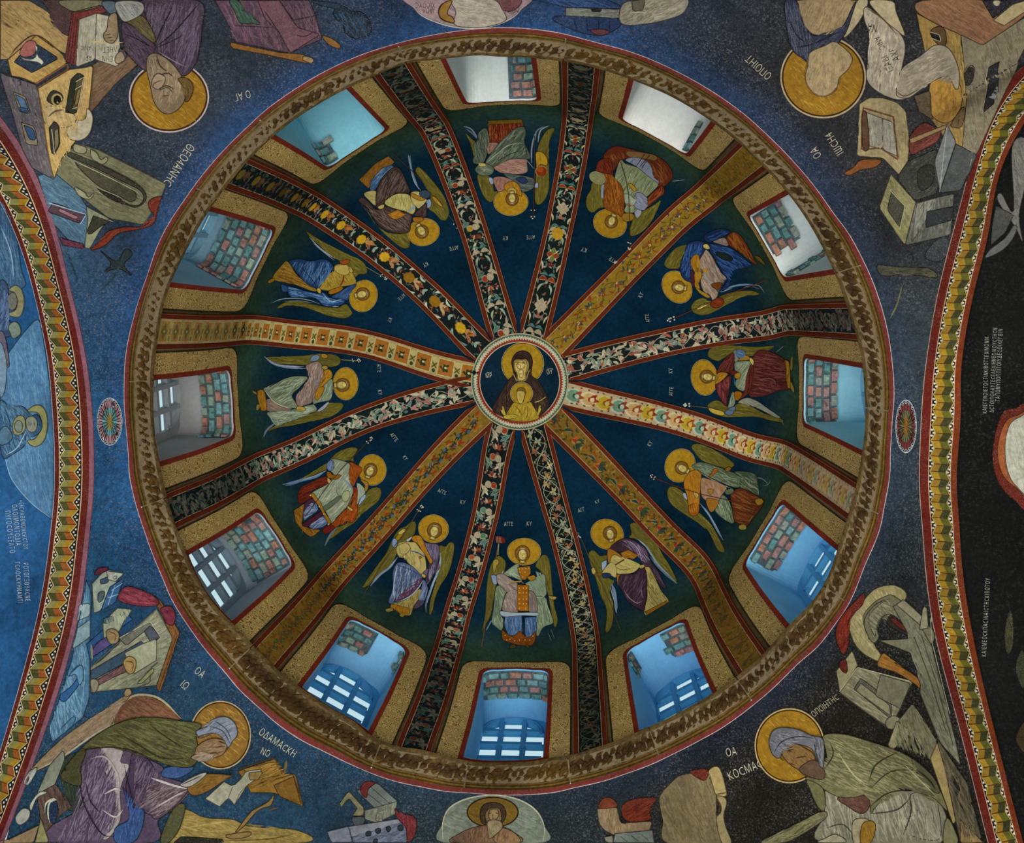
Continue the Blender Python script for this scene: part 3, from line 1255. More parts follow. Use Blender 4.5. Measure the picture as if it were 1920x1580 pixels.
def palm(o, x, rnd, c=RED):
    for s in (-1, 1):
        o.leaf(x, 0, s * 78, .078, .034, c, .016 * s, WHT)
        o.leaf(x - .03, 0, s * 85, .07, .022, TEAL, .014 * s)
        o.leaf(x + .03, s * .025, s * 25, .075, .018, '86967c', .012 * s)
        o.leaf(x + .04, s * .065, 180 - 30 * s, .06, .016, TEAL, 0, WHT)
    o.disc(x + .018, 0, .012, .012, WHT, 7)
    o.leaf(x + .06, 0, 180, .03, .016, DRED)


def star(o, x, rnd, c1=RED, c2=GRN):
    for i, a in enumerate((0, 90, 180, 270)):
        o.leaf(x, 0, a, .055, .05, c1 if i % 2 == 0 else c2, 0, WHT)
    for a in (45, 135, 225, 315):
        o.leaf(x, 0, a, .062, .012, 'b5a982')
    for s in (-1, 1):
        o.leaf(x + .115, s * .06, 150 * s, .075, .016, 'a89f7c', .012 * s)
        o.leaf(x + .10, s * .03, 170 * s, .05, .014, TEAL)
        o.leaf(x - .07, s * .06, -20 * s, .07, .014, TEAL, .01, WHT)
    for a in (-60, 0, 60):
        o.leaf(x + .085, 0, 180 + a, .04, .018, DRED, 0, PINK)


def wild(o, x0, x1, rnd, cols, n, L_=.05, w=.02, ym=.075, rims=(WHT,)):
    for i in range(n):
        x, y = rnd.uniform(x0, x1), rnd.uniform(-ym, ym)
        o.leaf(x, y, rnd.uniform(0, 360), L_ * rnd.uniform(.6, 1.3), w * rnd.uniform(.7, 1.2), rnd.choice(cols), rnd.uniform(-.012, .012), rnd.choice(rims))


GROUND = ['0c1818', '0b1717', '7d641c', '121a1c', 'a38f6e', '6b521a', '0a1412', '0c171a', '735a1c', '0d1a1a', '8f8148', '0e191a']
for k in range(12):
    rb = RIBS[k]
    off = np.array(rb.location)
    rnd = random.Random(100 + k)
    us = np.linspace(.006, .926, 110)
    b = MB()
    b.grid([[rib_y(k, u, t * .69 * rib_hw(u), .0010) - off for t in (-1, -.5, 0, .5, 1)] for u in us], GROUND[k])
    b.done('ornament_ground', M_RIB, rb, True)
    for s in (-1, 1):
        b = MB()
        b.grid([[rib_y(k, u, s * t * rib_hw(u), d) - off for t, d in ((.70, .001), (.73, .007), (.85, .011), (.97, .008), (1.0, -.001))] for u in us if u < UEND], '54200f')
        b.done('border_stripe', M_RIB, rb, True)
        b = MB()
        for t0, t1, d, c_ in ((.665, .705, .0014, 'a48a6c'), (.96, .99, .0095, '7c5a42')):
            b.grid([[rib_y(k, u, s * t * rib_hw(u), d) - off for t in (t0, t1)] for u in us if u < UEND], c_)
        b.done('fillet_line', M_RIB, rb, True)
    x = .06
    i = 0
    while x < L_END - .05:
        o = Orn()
        if k in (0, 1, 7, 11):
            wild(o, x, x + (.38, .36, 0, 0, 0, 0, 0, .38, 0, 0, 0, .25)[k], rnd, ('3d5c58', '2f4a48', '6d4a40', '5c6a54', '7a3a22'), 34 if k != 11 else 22, .034, .012, .076, (None, None, WHT))
        if k in (0, 7):
            cup = (RED, YEL if k == 0 else '3f6a52', RED)[i % 3]
            lotus(o, x + .1, rnd, cup, TEAL if i % 2 else GRN)
            palm(o, x + .29, rnd, RED if k == 0 else '7d3f22') if k == 0 else lotus(o, x + .29, rnd, ('8f4a26', '48705c')[i % 2], '6f8a74')
            x += .38
        elif k == 1:
            star(o, x + .1, rnd, *((RED, '4c5a2c') if i % 2 else ('55602c', RED)))
            palm(o, x + .28, rnd, RED)
            if i == 7:
                o.disc(x + .3, 0, .05, .05, YEL, 16, -.12)
            x += .36
        elif k == 2:
            o.line('3a2c12', .005, [(x + t * .02, .045 * math.sin((x + t * .02) * 2 * PI / .26)) for t in range(14)])
            o.line('6d3518', .004, [(x + t * .02, -.045 * math.sin((x + t * .02) * 2 * PI / .26)) for t in range(14)])
            for j in range(2):
                s = 1 if (i + j) % 2 else -1
                X = x + .065 + .13 * j
                for a in (-70, -25, 20, 65):
                    o.leaf(X, s * .012, 90 * s + a, .045, .018, rnd.choice((RED, '7a3a18', '39494e', '2b3a44')))
                o.disc(X, s * .012, .012, .012, 'b5974c', 8)
            wild(o, x, x + .26, rnd, ('2b3a44', RED, '4c4a1c', '5b4514', '8f7434'), 26, .045, .013, .072, (None,))
            x += .26
        elif k in (3, 9):
            cols = ('a07268', '6f8a72', '587568', '8c5348', '41625a') if k == 9 else ('946258', '74836a', '5c7468', '8a4a34', '7a4f4a')
            for s in (-1, 1):
                o.line('8f917a', .005, [(x + t * .02, s * .05 * math.sin((x + t * .02) * 2 * PI / .3)) for t in range(13)])
            wild(o, x, x + .24, rnd, cols, 30, .062, .024, .074, ('a8a388', 'a8a388', None))
            for j in range(2):
                for a in range(0, 360, 72):
                    o.leaf(x + .06 + .12 * j, rnd.uniform(-.02, .02), a, .035, .018, rnd.choice(cols), 0, WHT)
            x += .24
        elif k == 4:
            sets = [('b9aa86', 'a98f5c', '9c5a22', '8a3c14'), ('b0a154', 'a08a24', '93701c', '7d4a14'), ('9cac96', '5f8068', '2f5640', '24463a')]
            q = sets[(2 - i) % 3]
            X = x + .055
            for j, (r, cc) in enumerate(zip((.060, .047, .034, .020), q)):
                o.disc(X + .012 - j * .004, 0, r, r * 1.08, cc, 16)
            bell = ('3f6048', '7c2b16', '24405a', '8a4020')[(i * 2 + 1) % 4]
            for a in (125, 180, 235):
                o.leaf(X - .0, 0, a, .065, .034, bell)
            o.disc(X - .012, 0, .016, .02, q[0], 8)
            for s in (-1, 1):
                for dx in (.0, .05):
                    o.leaf(X - .03 + dx, s * .07, rnd.uniform(0, 360), .022, .013, rnd.choice(('2c3a2a', '6a4128', '3d4a2c')))
            x += .104
        elif k == 5:
            X = x + .05
            o.leaf(X + .02, -.01, 30 + rnd.uniform(-20, 20), .075, .05, RED, .01, 'ad7b4a')
            o.leaf(X + .03, .0, -20, .06, .03, '9c4a1e')
            for a in (150, 185, 215, 120, -120):
                o.leaf(X + .05, .01, a + rnd.uniform(-15, 15), .07, .024, rnd.choice(('22382e', '1b2c2c', '2d3f26')), .006)
            o.leaf(X + .16, .02, 200 + rnd.uniform(-30, 30), .075, .034, '20352f', .01, '8f8a5a')
            o.leaf(X + .15, -.03, 160, .06, .022, '7a3a16', .01)
            for s in (-1, 1):
                o.leaf(X + .19, s * .05, -140 * s, .055, .016, '27331d')
                o.leaf(X + .08, s * .055, 30 * s, .05, .016, '5f4a14')
            wild(o, x, x + .23, rnd, ('22382e', '6f3114', '4a3a10', '8a6c30'), 22, .04, .014, .07, (None,))
            x += .23
        elif k == 6:
            p = .36
            for ph in (0, PI):
                o.line('8f9079', .0055, [(x + t * .02, .066 * math.sin((x + t * .02) * 2 * PI / p + ph)) for t in range(10)])
                o.line('77806c', .004, [(x + t * .02, .066 * math.sin((x + t * .02) * 2 * PI / p * 2 + ph)) for t in range(10)])
            for j in range(3):
                X, Y = x + .03 + .06 * j, rnd.choice((0, .045, -.045, .02, -.02))
                c_ = rnd.choice(('a09468', '8a8f70', '7d4a30', '9a7f4c'))
                for a in range(0, 360, 90):
                    o.leaf(X, Y, a + 20 + rnd.uniform(-20, 20), .036, .017, c_, 0, 'a3a07c' if j == 1 else None)
            for j in range(10):
                o.disc(rnd.uniform(x, x + .18), rnd.uniform(-.075, .075), .0055, .0055, rnd.choice(('8f8f74', '7a3d26', '6b7a64')), 6)
            wild(o, x, x + .18, rnd, ('5f6f58', '8f8258', '6a3d28'), 10, .032, .012, .074, (None,))
            x += .18
        elif k == 8:
            for s in (-1, 1):
                X = x + (.03 if s < 0 else .1)
                for a in (-80, -40, 0, 40, 80):
                    o.leaf(X, s * .02, 90 * s + 180 + a, .045, .016, rnd.choice(('1c2c2c', '24362a', '2d2a14')))
                for a in (20, -30):
                    o.leaf(X + .03, s * .035, a, .055, .02, rnd.choice((RED, '6f2c12', '8c5220')))
                o.disc(X, s * .02, .014, .014, '3e5560', 8)
            wild(o, x, x + .14, rnd, ('1e2e2c', '6f2c12', '4f3d12', '8a6a2c'), 16, .04, .014, .072, (None,))
            x += .14
        elif k == 10:
            X = x + .07
            for m_, cc in ((.058, 'a39a68'), (.05, '8f5a20'), (.044, '98762c')):
                o.poly(cc, [(X - m_, -m_ * 1.32), (X + m_, -m_ * 1.32), (X + m_, m_ * 1.32), (X - m_, m_ * 1.32)])
            ca, cb = (('6e2418', '26402e'), ('2a4732', '752c1c'), ('3c2a2e', '4a3540'))[i % 3]
            for a in (0, 180):
                o.leaf(X, 0, a, .044, .04, ca, 0, '26301c')
            for a in (90, 270):
                o.leaf(X, 0, a, .056, .04, cb, 0, '26301c')
            o.disc(X, 0, .01, .01, 'b0a878', 8)
            for s in (-1, 1):
                o.disc(X + .078, s * .046, .022, .028, 'a09662', 8)
                o.disc(X + .078, s * .046, .013, .019, '2c3a24', 8)
                o.line('45421c', .008, [(X + .062, -.022 * s), (X + .094, .022 * s)])
            x += .157
        else:
            X = x + .06
            o.leaf(X + .05, .0, 20 + rnd.uniform(-20, 20), .085, .05, '9a6a34', .01, '6b3a18')
            for a in (60, -20, 100):
                o.leaf(X + .06, -.01, a, .06, .026, rnd.choice(('8a4a24', '9c7448', '7a3a1c')), .008, 'a08a60')
            for s in (-1, 1):
                o.leaf(X - .04, s * .05, 40 * s, .08, .022, '6f8f86', .014 * s, 'a4ab94')
                o.leaf(X + .11, s * .06, 160 * s, .07, .02, '4f7068', .012, 'a4ab94')
                o.leaf(X + .16, s * .03, -120 * s, .05, .02, '7f9484')
                o.disc(X + .1, s * .03, .007, .007, PINK, 6)
            o.disc(X, 0, .046, .046, '7d5a14', 18, -.10)
            o.disc(X, 0, .042, .042, 'b08d20', 18, -.14)
            o.disc(X, 0, .016, .016, '94701a', 9)
            x += .252
        ns = len(o.P)
        o.build(k, rb)
        i += 1

# ------------------------------------------------------------------ painted bands on the two arches
for nm, (sg, a, w, fo, fi) in SIDES.items():
    root = ARCH[nm]
    off = np.array(root.location)
    yy = np.linspace(-1.9, 2.2, 700)
    q = np.stack([np.array([sg * (a + w * .5), y, (float(fo(y)) + float(fi(y))) / 2]) for y in yy])
    sl = np.r_[0, np.cumsum(np.linalg.norm(np.diff(q, axis=0), axis=1))]
    TOT = sl[-1]

    def S(s, f, d):
        y = float(np.interp(s, sl, yy))
        A = np.array([sg * a, y, float(fo(y))])
        B = np.array([sg * (a + w), y, float(fi(y))])
        p = A + (B - A) * f
        y2 = min(max(y, -1.85), 2.15)
        e = .01
        t = np.array([0, 2 * e, float(fo(y2 + e)) - float(fo(y2 - e))])
        n_ = np.array([0, t[2], -t[1]])
        n_ = n_ / np.linalg.norm(n_)
        if n_[2] > 0:
            n_ = -n_
        return p + n_ * d - off

    ss = np.linspace(0.01, TOT - .01, 220)
    if nm == 'l':
        bands = [('edge_stripe', 0.005, .12, '6a4550'), ('red_stripe', .12, .29, '4a150f'), ('pale_line', .29, .312, 'ab9270'), ('black_ground', .312, .86, '120d0c'), ('pale_line', .86, .88, 'ab9270'), ('red_stripe', .88, .985, '47140d'), ('pale_line', .985, 1.0, '7f8a94')]
        e0, e1, g0, g1, mid = .345, .49, .73, .85, (.56, .66)
        cA, cB, wl = ('666638', '7d5f16'), ('353a19', '733d17'), '9c9168'
    else:
        bands = [('pale_line', 0.0, .02, '7f7a72'), ('red_stripe', .02, .245, '4d150d'), ('pale_line', .245, .265, 'a58a6c'), ('black_ground', .265, .82, '0e0a0b'), ('pale_line', .82, .84, 'a58a6c'), ('red_stripe', .84, 1.0, '5c260e')]
        e0, e1, g0, g1, mid = .285, .385, .71, .815, (.49, .585)
        cA, cB, wl = ('484a18', '80651a'), ('2b2e16', '735718'), '8c8250'
    for bn, f0, f1, c_ in bands:
        b = MB()
        b.grid([[S(s, f0, .0040), S(s, (f0 + f1) / 2, .0041), S(s, f1, .0040)] for s in ss], c_)
        b.done(bn, M_FRESCO, root, True)
    per = .0885
    n = int(TOT / per)
    per = TOT / n
    dt = MB()
    for i in range(n):
        s0 = i * per
        for (sa, sb, pa, pb, cc) in ((s0, s0 + per / 2, 0, 1, cA), (s0 + per / 2, s0 + per, 1, 0, cB)):
            L0, L1 = (e0, e1)[pa], (e0, e1)[pb]
            R0, R1 = (g0, g1)[pa], (g0, g1)[pb]
            zb = MB()
            M0, M1 = mid[pa], mid[pb]
            for (p0, p1, r0, r1, c_) in ((M0, M1, R0, R1, cc[0]), (L0, L1, M0, M1, cc[1])):
                zb.add([S(sa, p0, .0058), S(sb, p1, .0058), S(sb, r1, .0058), S(sa, r0, .0058)], [(0, 1, 2, 3)], c_)
            for (p0, p1) in ((L0, L1), (R0, R1)):
                zb.add([S(sa, p0 - .012, .0070), S(sb, p1 - .012, .0070), S(sb, p1 + .012, .0070), S(sa, p0 + .012, .0070)], [(0, 1, 2, 3)], wl)
            zb.add([S(sb - .0022, L1, .0070), S(sb + .0022, L1, .0070), S(sb + .0022, R1, .0070), S(sb - .0022, R1, .0070)], [(0, 1, 2, 3)], '3a1c10')
            zb.done('zigzag_fold', M_FRESCO, root, False)
        for (cs, f_, sgn) in ((s0 + per / 2, e0 + .0, 1), (s0 + per, g1 - .0, -1)):
            for (ds, df) in ((-.017, 0), (.017, 0), (0, .045 * sgn)):
                r = .0062
                P = [S(cs + ds + r * math.cos(t), f_ + .012 * sgn + df + r / w * math.sin(t), .0062) for t in np.linspace(0, 2 * PI, 8)[:-1]]
                dt.add(P, [tuple(range(7))], 'a9a79c')
    dt.done('white_dots', M_FRESCO, root, False, kind='stuff')
# ------------------------------------------------------------------ crown of the dome: the round portrait and its toothed ring
HC = np.array([0, 0, ZC + RISE])
MED = empty('painted_medallion', tuple(HC), None, label='round painted portrait of a veiled woman and haloed child at the dome crown', category='fresco')
HUB.parent = MED
HUB.matrix_parent_inverse = Matrix.Translation(-Vector(HC))


def hub_pt(r, a, d):
    return dome(a, hub_u(r), d) - HC


b = MB()
NT = 104
for (r0, r1, c_, d) in ((.338, .345, 'b0a08c', .0085), (.345, .408, 'a6a48c', .0082), (.408, .417, '9a9478', .0085), (.345, .353, '6b2416', .0088)):
    b.grid([[hub_pt(r0, a, d), hub_pt(r1, a, d)] for a in np.linspace(0, 2 * PI, 121)], c_)
for i in range(NT):
    a0, da = 2 * PI * i / NT, 2 * PI / NT
    for (ra, rb_, ph, c_, hgt) in ((.352, .372, 0, '7c2d18', 1), (.351, .362, .5, '7c2d18', 1), (.406, .388, .5, '3f5a40', 1), (.407, .397, 0, '2c4630', 1)):
        a = a0 + ph * da
        b.add([hub_pt(ra, a - da * .5, .0092), hub_pt(ra, a + da * .5, .0092), hub_pt(rb_, a + da * .12, .0092), hub_pt(rb_, a - da * .12, .0092)], [(0, 1, 2, 3)], c_)
b.done('toothed_ring', M_RIB, MED, False)
# ------------------------------------------------------------------ painted figures of the dome
def head_strokes(cx, cy, r, up, look=0.0, hair='69491a', skin='b0a05a', shade='8d7636'):
    """head with hair, band, eyes, nose, mouth and neck; up = direction of its crown, degrees clockwise from straight up"""
    a = math.radians(up)
    c_, s_ = math.cos(a), math.sin(a)

    def T(P):
        return ' '.join('%.1f,%.1f' % (cx + (x * c_ - y * s_) * r, cy + (x * s_ + y * c_) * r) for x, y in P)
    E = lambda x, y, rx, ry: T([(x + rx * math.cos(t), y + ry * math.sin(t)) for t in np.linspace(0, 2 * PI, 13)[:-1]])
    k = look
    hair_t = ['f %s %s' % (hair, E(0, -.15, 1.0, 1.05)), 'h %s,4f3510,83611f 22 %.1f %.1f %.1f %s' % (hair, r * .09, up + 90, r * .8, E(0, -.15, .97, 1.02)),
              'r 82652c %.1f %.1f,%.1f %.1f %.1f %.1f 200 340' % (r * .07, cx, cy, r * .8, r * .85, up)]
    face_t = ['f %s %s' % (shade, T([(-.33, .3), (.33, .3), (.36, .95), (.5, 1.15), (-.5, 1.15), (-.36, .95)])),
              'f %s %s' % (skin, T([(-.25, .4), (.2, .45), (.25, .95), (.3, 1.1), (-.35, 1.1), (-.28, .9)])),
              'f %s %s' % (shade, E(0, 0, .63, .82)), 'f %s %s' % (skin, E(.05 * k - .02, -.02, .52, .72)),
              'f c0b06c %s' % E(.12 * k, -.38, .3, .2), 'f bfae68 %s' % E(-.2 + .1 * k, .2, .16, .16),
              'l 5f4a1a %.1f %s' % (r * .09, T([(-.42 + .15 * k, -.2), (-.25 + .15 * k, -.28), (-.08 + .15 * k, -.2)])), 'l 5f4a1a %.1f %s' % (r * .09, T([(.1 + .15 * k, -.2), (.27 + .15 * k, -.28), (.44 + .12 * k, -.2)])),
              'l 2f230c %.1f %s' % (r * .1, T([(-.36 + .15 * k, -.08), (-.22 + .15 * k, -.11), (-.1 + .15 * k, -.06)])), 'l 2f230c %.1f %s' % (r * .1, T([(.12 + .15 * k, -.06), (.25 + .15 * k, -.11), (.4 + .12 * k, -.08)])),
              'l 6b5220 %.1f %s' % (r * .08, T([(.03 + .16 * k, -.12), (.06 + .22 * k, .15), (.0 + .22 * k, .24), (-.1 + .2 * k, .22)])),
              'l 6e3a1c %.1f %s' % (r * .1, T([(-.16 + .16 * k, .42), (.02 + .16 * k, .45), (.18 + .16 * k, .42)])),
              'l a59c84 %.1f %s' % (r * .1, T([(-.42, -.72), (0, -.84), (.42, -.72)]))]
    return '\n'.join(hair_t), '\n'.join(face_t)


def halo(cx, cy, rx, ry, rot=0, col='96741a'):
    part('halo', 'e a89468 %s,%s %s %s %s\ne 2a1c0c %s,%s %s %s %s\ne %s %s,%s %s %s %s' % (cx, cy, rx, ry, rot, cx, cy, rx * .978, ry * .978, rot, col, cx, cy, rx * .955, ry * .955, rot), M_GOLD)
    pts_ = ' '.join('%.0f,%.0f' % p for p in ellipse(cx, cy, rx * .93, ry * .93, rot, 16))
    part('halo_burnish', 'h a3831f,84651a,b0902a 46 9 %s 40 %s' % (rot + 40, pts_), M_GOLD)


def head(cx, cy, r, up, look=0.0, **kw):
    h, f = head_strokes(cx, cy, r, up, look, **kw)
    part('hair', h)
    part('face', f)


def wing(P, ang, n=34, cols='6b6526,4b461a,7d7632,3c3814', base='57511d', ln=140, w=8, tips=None):
    t = 'f %s %s\nh %s %d %s %s %s %s' % (base, P, cols, n, w, ang, ln, P)
    part('wing', t)


def hand(*strokes):
    part('hand', '\n'.join(strokes))


def staff(P, dots='', col='6b5d34', w=9, name='staff'):
    part(name, 'k %s %s %s\n' % (col, w, P) + ('d b3b39c 8 ' + dots if dots else ''))


K = 20 / 3
AG = 'painted angels of the dome'
INS = 'a2a594'


def angel(label, org, at):
    return fig('painted_angel', label, 'fresco', org, K, at, AG)


# --- foot of the dome: red banner, pale green cloak
angel('painted angel with a small red lettered banner, pale green cloak and blue skirt', (860, 980), (800, 900))
wing('430,470 500,410 560,450 590,510 560,640 470,780 430,1000 400,1160 350,1250 290,1360 330,1150 350,800 380,600', 105, 60)
wing('960,540 1010,440 1070,395 1120,440 1150,560 1170,800 1200,1050 1240,1210 1200,1310 1140,1020 1080,720 1020,600', 82, 60)
part('feather', 'l 7f90a0 14 560,600 530,660\nl 8a97a3 16 1020,620 1060,760\nl 6f7f8c 12 430,1190 340,1350\nl 50604f 9 1150,1330 1200,1450\nl 50604f 9 1120,1380 1160,1480')
halo(818, 360, 212, 172)
staff('500,262 440,560 410,900 330,1280 285,1560', '', '5c4326', 10)
part('banner', 'g 5c1a12 455,165 585,180 580,260 455,245\nk 8a8768 10 500,260 490,400')
lettering([('ΑΓΙΟ', 470, 196, 34, 5), ('ΑΓΙΟ', 466, 222, 34, 5), ('ΑΓΙΟC', 464, 248, 32, 5)], 'a39070', 'banner_text')
part('cloak', '''f 6f8068 600,600 730,510 760,560 790,720 830,760 1060,640 1090,780 1100,880 1060,930 980,940 900,860 840,770 700,690 560,650
f 5f7058 470,800 600,820 560,960 520,1150 560,1200 540,1350 460,1300 410,1240 440,1050
f 64765c 900,940 1080,930 1120,1050 1170,1180 1180,1260 1060,1310 1000,1420 970,1400 980,1240 940,1100
h 8d9c80,4b5c48,3d4c3c,98a78c 60 8 80 170 470,800 600,820 560,960 520,1150 560,1200 540,1350 460,1300 410,1240 440,1050
h 8d9c80,4b5c48,3d4c3c,98a78c 60 8 75 170 900,940 1080,930 1120,1050 1170,1180 1180,1260 1060,1310 1000,1420 970,1400 980,1240 940,1100
h 93a288,4f6050,a3af96 46 8 35 120 600,600 730,510 790,720 700,690 560,650
h 93a288,4f6050,7d8e80 46 9 60 120 850,760 960,600 1060,640 1090,780 1090,900 980,940 900,860
l 98a68e 8 850,770 900,860 970,930 1060,930 1100,880
l 3b4a3c 6 600,640 700,690 790,730''')
part('tunic', '''f 7d7068 470,660 560,640 640,700 720,740 740,800 720,900 620,880 560,830 490,760
f 75695f 620,860 740,860 740,1120 590,1110 540,1090 560,980
f 6b6058 870,860 960,900 990,1090 960,1120 870,1100
h 9a8b82,574b48,a39890 60 8 75 130 620,860 740,860 740,1120 590,1110 540,1090 560,980
h 9a8b82,574b48,a39890 46 8 35 110 470,660 560,640 640,700 720,740 720,900 620,880 490,760
h 9a8b82,4d4340 26 8 80 130 870,860 960,900 990,1090 960,1120 870,1100''')
part('undershirt', '''g 3f5f86 580,1170 790,1165 800,1400 740,1420 620,1420 570,1290
g 3f6088 830,1190 980,1180 975,1380 880,1460 830,1430
h 5f7fa6,274468,7a94b4,1f3a5c 70 9 92 190 580,1170 790,1165 800,1400 740,1420 620,1420 570,1290
h 5f7fa6,274468,7a94b4,1f3a5c 56 9 88 190 830,1190 980,1180 975,1380 880,1460 830,1430
f 8a98a4 520,1110 700,1130 980,1130 985,1170 800,1165 560,1180
g 70829a 400,660 470,650 480,780 430,780''')
part('jewelled_band', '''g 8a5a14 735,560 900,540 900,640 830,720 790,720 740,600
g 86530f 735,780 880,780 875,1110 730,1110
g 6e3a10 540,1340 600,1400 680,1440 770,1350 830,1440 900,1440 970,1360 960,1500 900,1560 720,1540 540,1480
h a8761c,6b3c0c 40 9 0 60 735,780 880,780 875,1110 730,1110
h 8a5516,4f2408 40 9 10 70 540,1400 680,1450 770,1380 900,1450 965,1390 955,1500 900,1550 720,1530 545,1470
d c0a860 7 760,580 800,580 840,575 880,570 770,620 830,620 800,680 760,820 810,820 850,820 760,880 810,880 850,880 760,960 810,960 850,960 760,1020 810,1020 850,1020 760,1080 840,1080 580,1420 640,1470 700,1490 760,1480 830,1480 890,1480 930,1430 600,1480
g 8a6418 850,680 960,650 970,710 900,740
k 9c8638 12 630,745 790,735
k 4c4a20 5 630,758 790,750''')
head(800, 400, 95, 0, 0)
hand('f 8f7a34 430,480 490,460 500,510 470,540 450,620 430,620', 'l 5a4516 6 450,490 490,485', 'l 5a4516 6 450,505 488,502', 'f 8a7a3c 1130,920 1230,940 1200,970 1150,960', 'l 8f7a34 10 1190,930 1235,945')
part('foot', 'f 3f3c1c 640,1560 700,1540 720,1580 650,1600\nf 3f3c1c 830,1560 870,1540 890,1600')
lettering([('ΑΓΓΕ', 565, 40, 62, 0), ('ΚΥ', 850, 35, 66, 0)], INS)

# --- left of the foot: blue and purple cloak
angel('painted angel in a blue and purple cloak over a cream tunic with ochre hem', (640, 920), (900, 900))
wing('810,440 870,385 925,390 930,470 900,560 800,640 700,760 640,900 520,1010 420,1110 330,1190 260,1210 340,1080 450,930 560,780 640,600 720,480', 125, 70, ln=190)
wing('1220,690 1300,700 1350,645 1400,650 1412,720 1380,900 1320,1060 1230,1200 1170,1350 1140,1500 1100,1560 1110,1380 1180,1150 1230,950', 108, 70, ln=190)
part('feather', 'l 6b8298 26 700,830 600,960 480,1050 360,1190\nl 8ea0ae 9 690,850 590,970\nl 7d90a2 26 1230,770 1240,850 1210,1000 1130,1200 1070,1400\nl 57707e 16 1130,1180 1060,1400 1060,1520')
halo(1152, 475, 192, 178, 10)
part('tunic', '''f a09458 720,650 870,640 930,650 980,720 1040,800 1060,1000 1000,1060 900,960 830,900 800,840 720,830 690,760
f 8f8146 700,1390 870,1290 990,1230 980,1330 900,1450 860,1560 780,1540 620,1440
h b8ad74,7a6c34,c0b684,6a5c2a 60 8 75 110 720,650 930,650 1060,1000 1000,1060 830,900 700,800
h b3a76c,6f602c,574a20 50 9 105 150 700,1390 870,1290 990,1230 980,1330 900,1450 860,1550 640,1440
f 9c9058 690,700 800,650 860,700 840,760 760,820 700,800
l 4a4420 6 720,680 740,790 830,780''')
part('hem', 'g 8a5f16 620,1420 720,1440 860,1480 840,1570 740,1560 690,1500 600,1460\nh a97a22,6b440e 30 10 100 60 620,1420 720,1440 860,1480 840,1570 740,1560 600,1460')
part('cloak', '''f 46587c 690,910 780,900 900,960 1010,1080 1000,1130 940,1240 820,1350 700,1400 600,1420 590,1360 640,1230 640,1030
f 402838 840,1180 1010,1090 990,1170 900,1290 760,1360 640,1400 700,1320
f 584c62 1050,650 1200,670 1225,740 1210,900 1230,960 1150,1060 1090,1160 1040,1200 1060,1080 1010,1030 1100,960 1150,900 1100,830 1020,600
f 3b2c3c 1100,860 1180,870 1200,960 1100,1120 1040,1160 1080,1020
f 4a5a7e 1020,1110 1060,1160 1080,1250 1030,1390 960,1380 1000,1240
f 3e3548 970,1370 1040,1400 960,1470 900,1480 920,1430
h 7f96b4,2c3a58,6d86a8,9fb2c4,2a2438 110 9 100 220 690,910 780,900 900,960 1000,1130 940,1240 700,1400 600,1400 640,1230 640,1030
h 6c2c44,2b1a28,58405c 44 8 150 190 840,1180 1010,1090 990,1170 900,1290 760,1360 640,1400
h 8c88a0,3a2f46,70708e 60 8 85 130 1050,650 1200,670 1210,900 1150,1060 1080,1160 1100,960 1150,900 1050,680
h 7c90ac,2c3858 40 8 105 150 1020,1110 1080,1250 1030,1390 960,1380
l 9fb0c0 10 700,940 660,1100 640,1350
l 8fa3b8 12 1020,1120 960,1220 860,1320 720,1390
l 20182a 6 690,930 780,960 900,1010 1000,1080''')
part('clavus', 'f 94661a 890,570 980,560 1030,640 1060,720 1100,800 1140,880 1110,920 1070,840 1000,740 950,660 880,620\nh b08226,744a10 40 9 60 90 890,570 980,560 1060,720 1130,880 1000,740 950,660\nl 31455a 14 860,755 950,775 1040,830\nl 93a0a4 5 862,748 952,767 1040,818\ne 7a4a18 985,835 22 18\nf 99a0a0 800,620 880,570 870,600 830,640\nf 8a6a1a 670,600 730,520 770,530 720,620\nf 6f86a6 640,600 690,610 690,680 650,720 630,670')
head(1160, 510, 92, 14, .1)
hand('f a8964c 700,530 760,480 800,480 780,520 730,550', 'l 6b5420 6 760,500 805,485', 'f a8964c 1000,1040 1050,1060 1040,1100 1000,1070', 'l 6b5420 6 1010,1050 1035,1085')
part('foot', 'f 7d6c34 540,1500 620,1480 640,1510 560,1530\nf 7d6c34 720,1560 780,1550 770,1590 730,1590')
staff('985,200 830,460 640,720 480,960 270,1300', '985,190 1000,183 1012,200 1000,212 1020,205 945,235 965,250 985,255', '4a3a24', 9)
lettering([('ΑΓΓΕ', 1195, 10, 60, 22), ('ΚΥ', 1480, 160, 66, 12)], INS)

# --- right of the foot: dark purple cloak
angel('painted haloed angel in a dark purple cloak gathered over a pale yellow dress', (1060, 950), (800, 800))
wing('290,590 340,540 390,570 440,620 520,600 510,700 470,800 560,900 620,930 570,1000 560,1100 600,1200 600,1400 560,1540 500,1560 520,1300 440,1100 380,900 320,740', 70, 70, ln=170)
wing('810,220 870,195 940,220 1030,300 1130,430 1220,600 1300,720 1400,940 1300,900 1200,780 1120,660 1050,540 960,440 880,400 790,380 830,340', 50, 80, ln=190)
part('feather', 'l 70808c 20 900,400 1000,480 1080,600 1180,740 1400,960\nl 93a0a6 8 910,405 1010,500\nl 4e5f6c 22 1060,620 1200,790 1390,960\nl 5f7484 40 580,960 620,1100 640,1330\nl 93a4ae 8 560,1000 620,1200\ng 7f93a8 450,700 520,655 520,740 465,800')
halo(525, 343, 212, 188, 24)
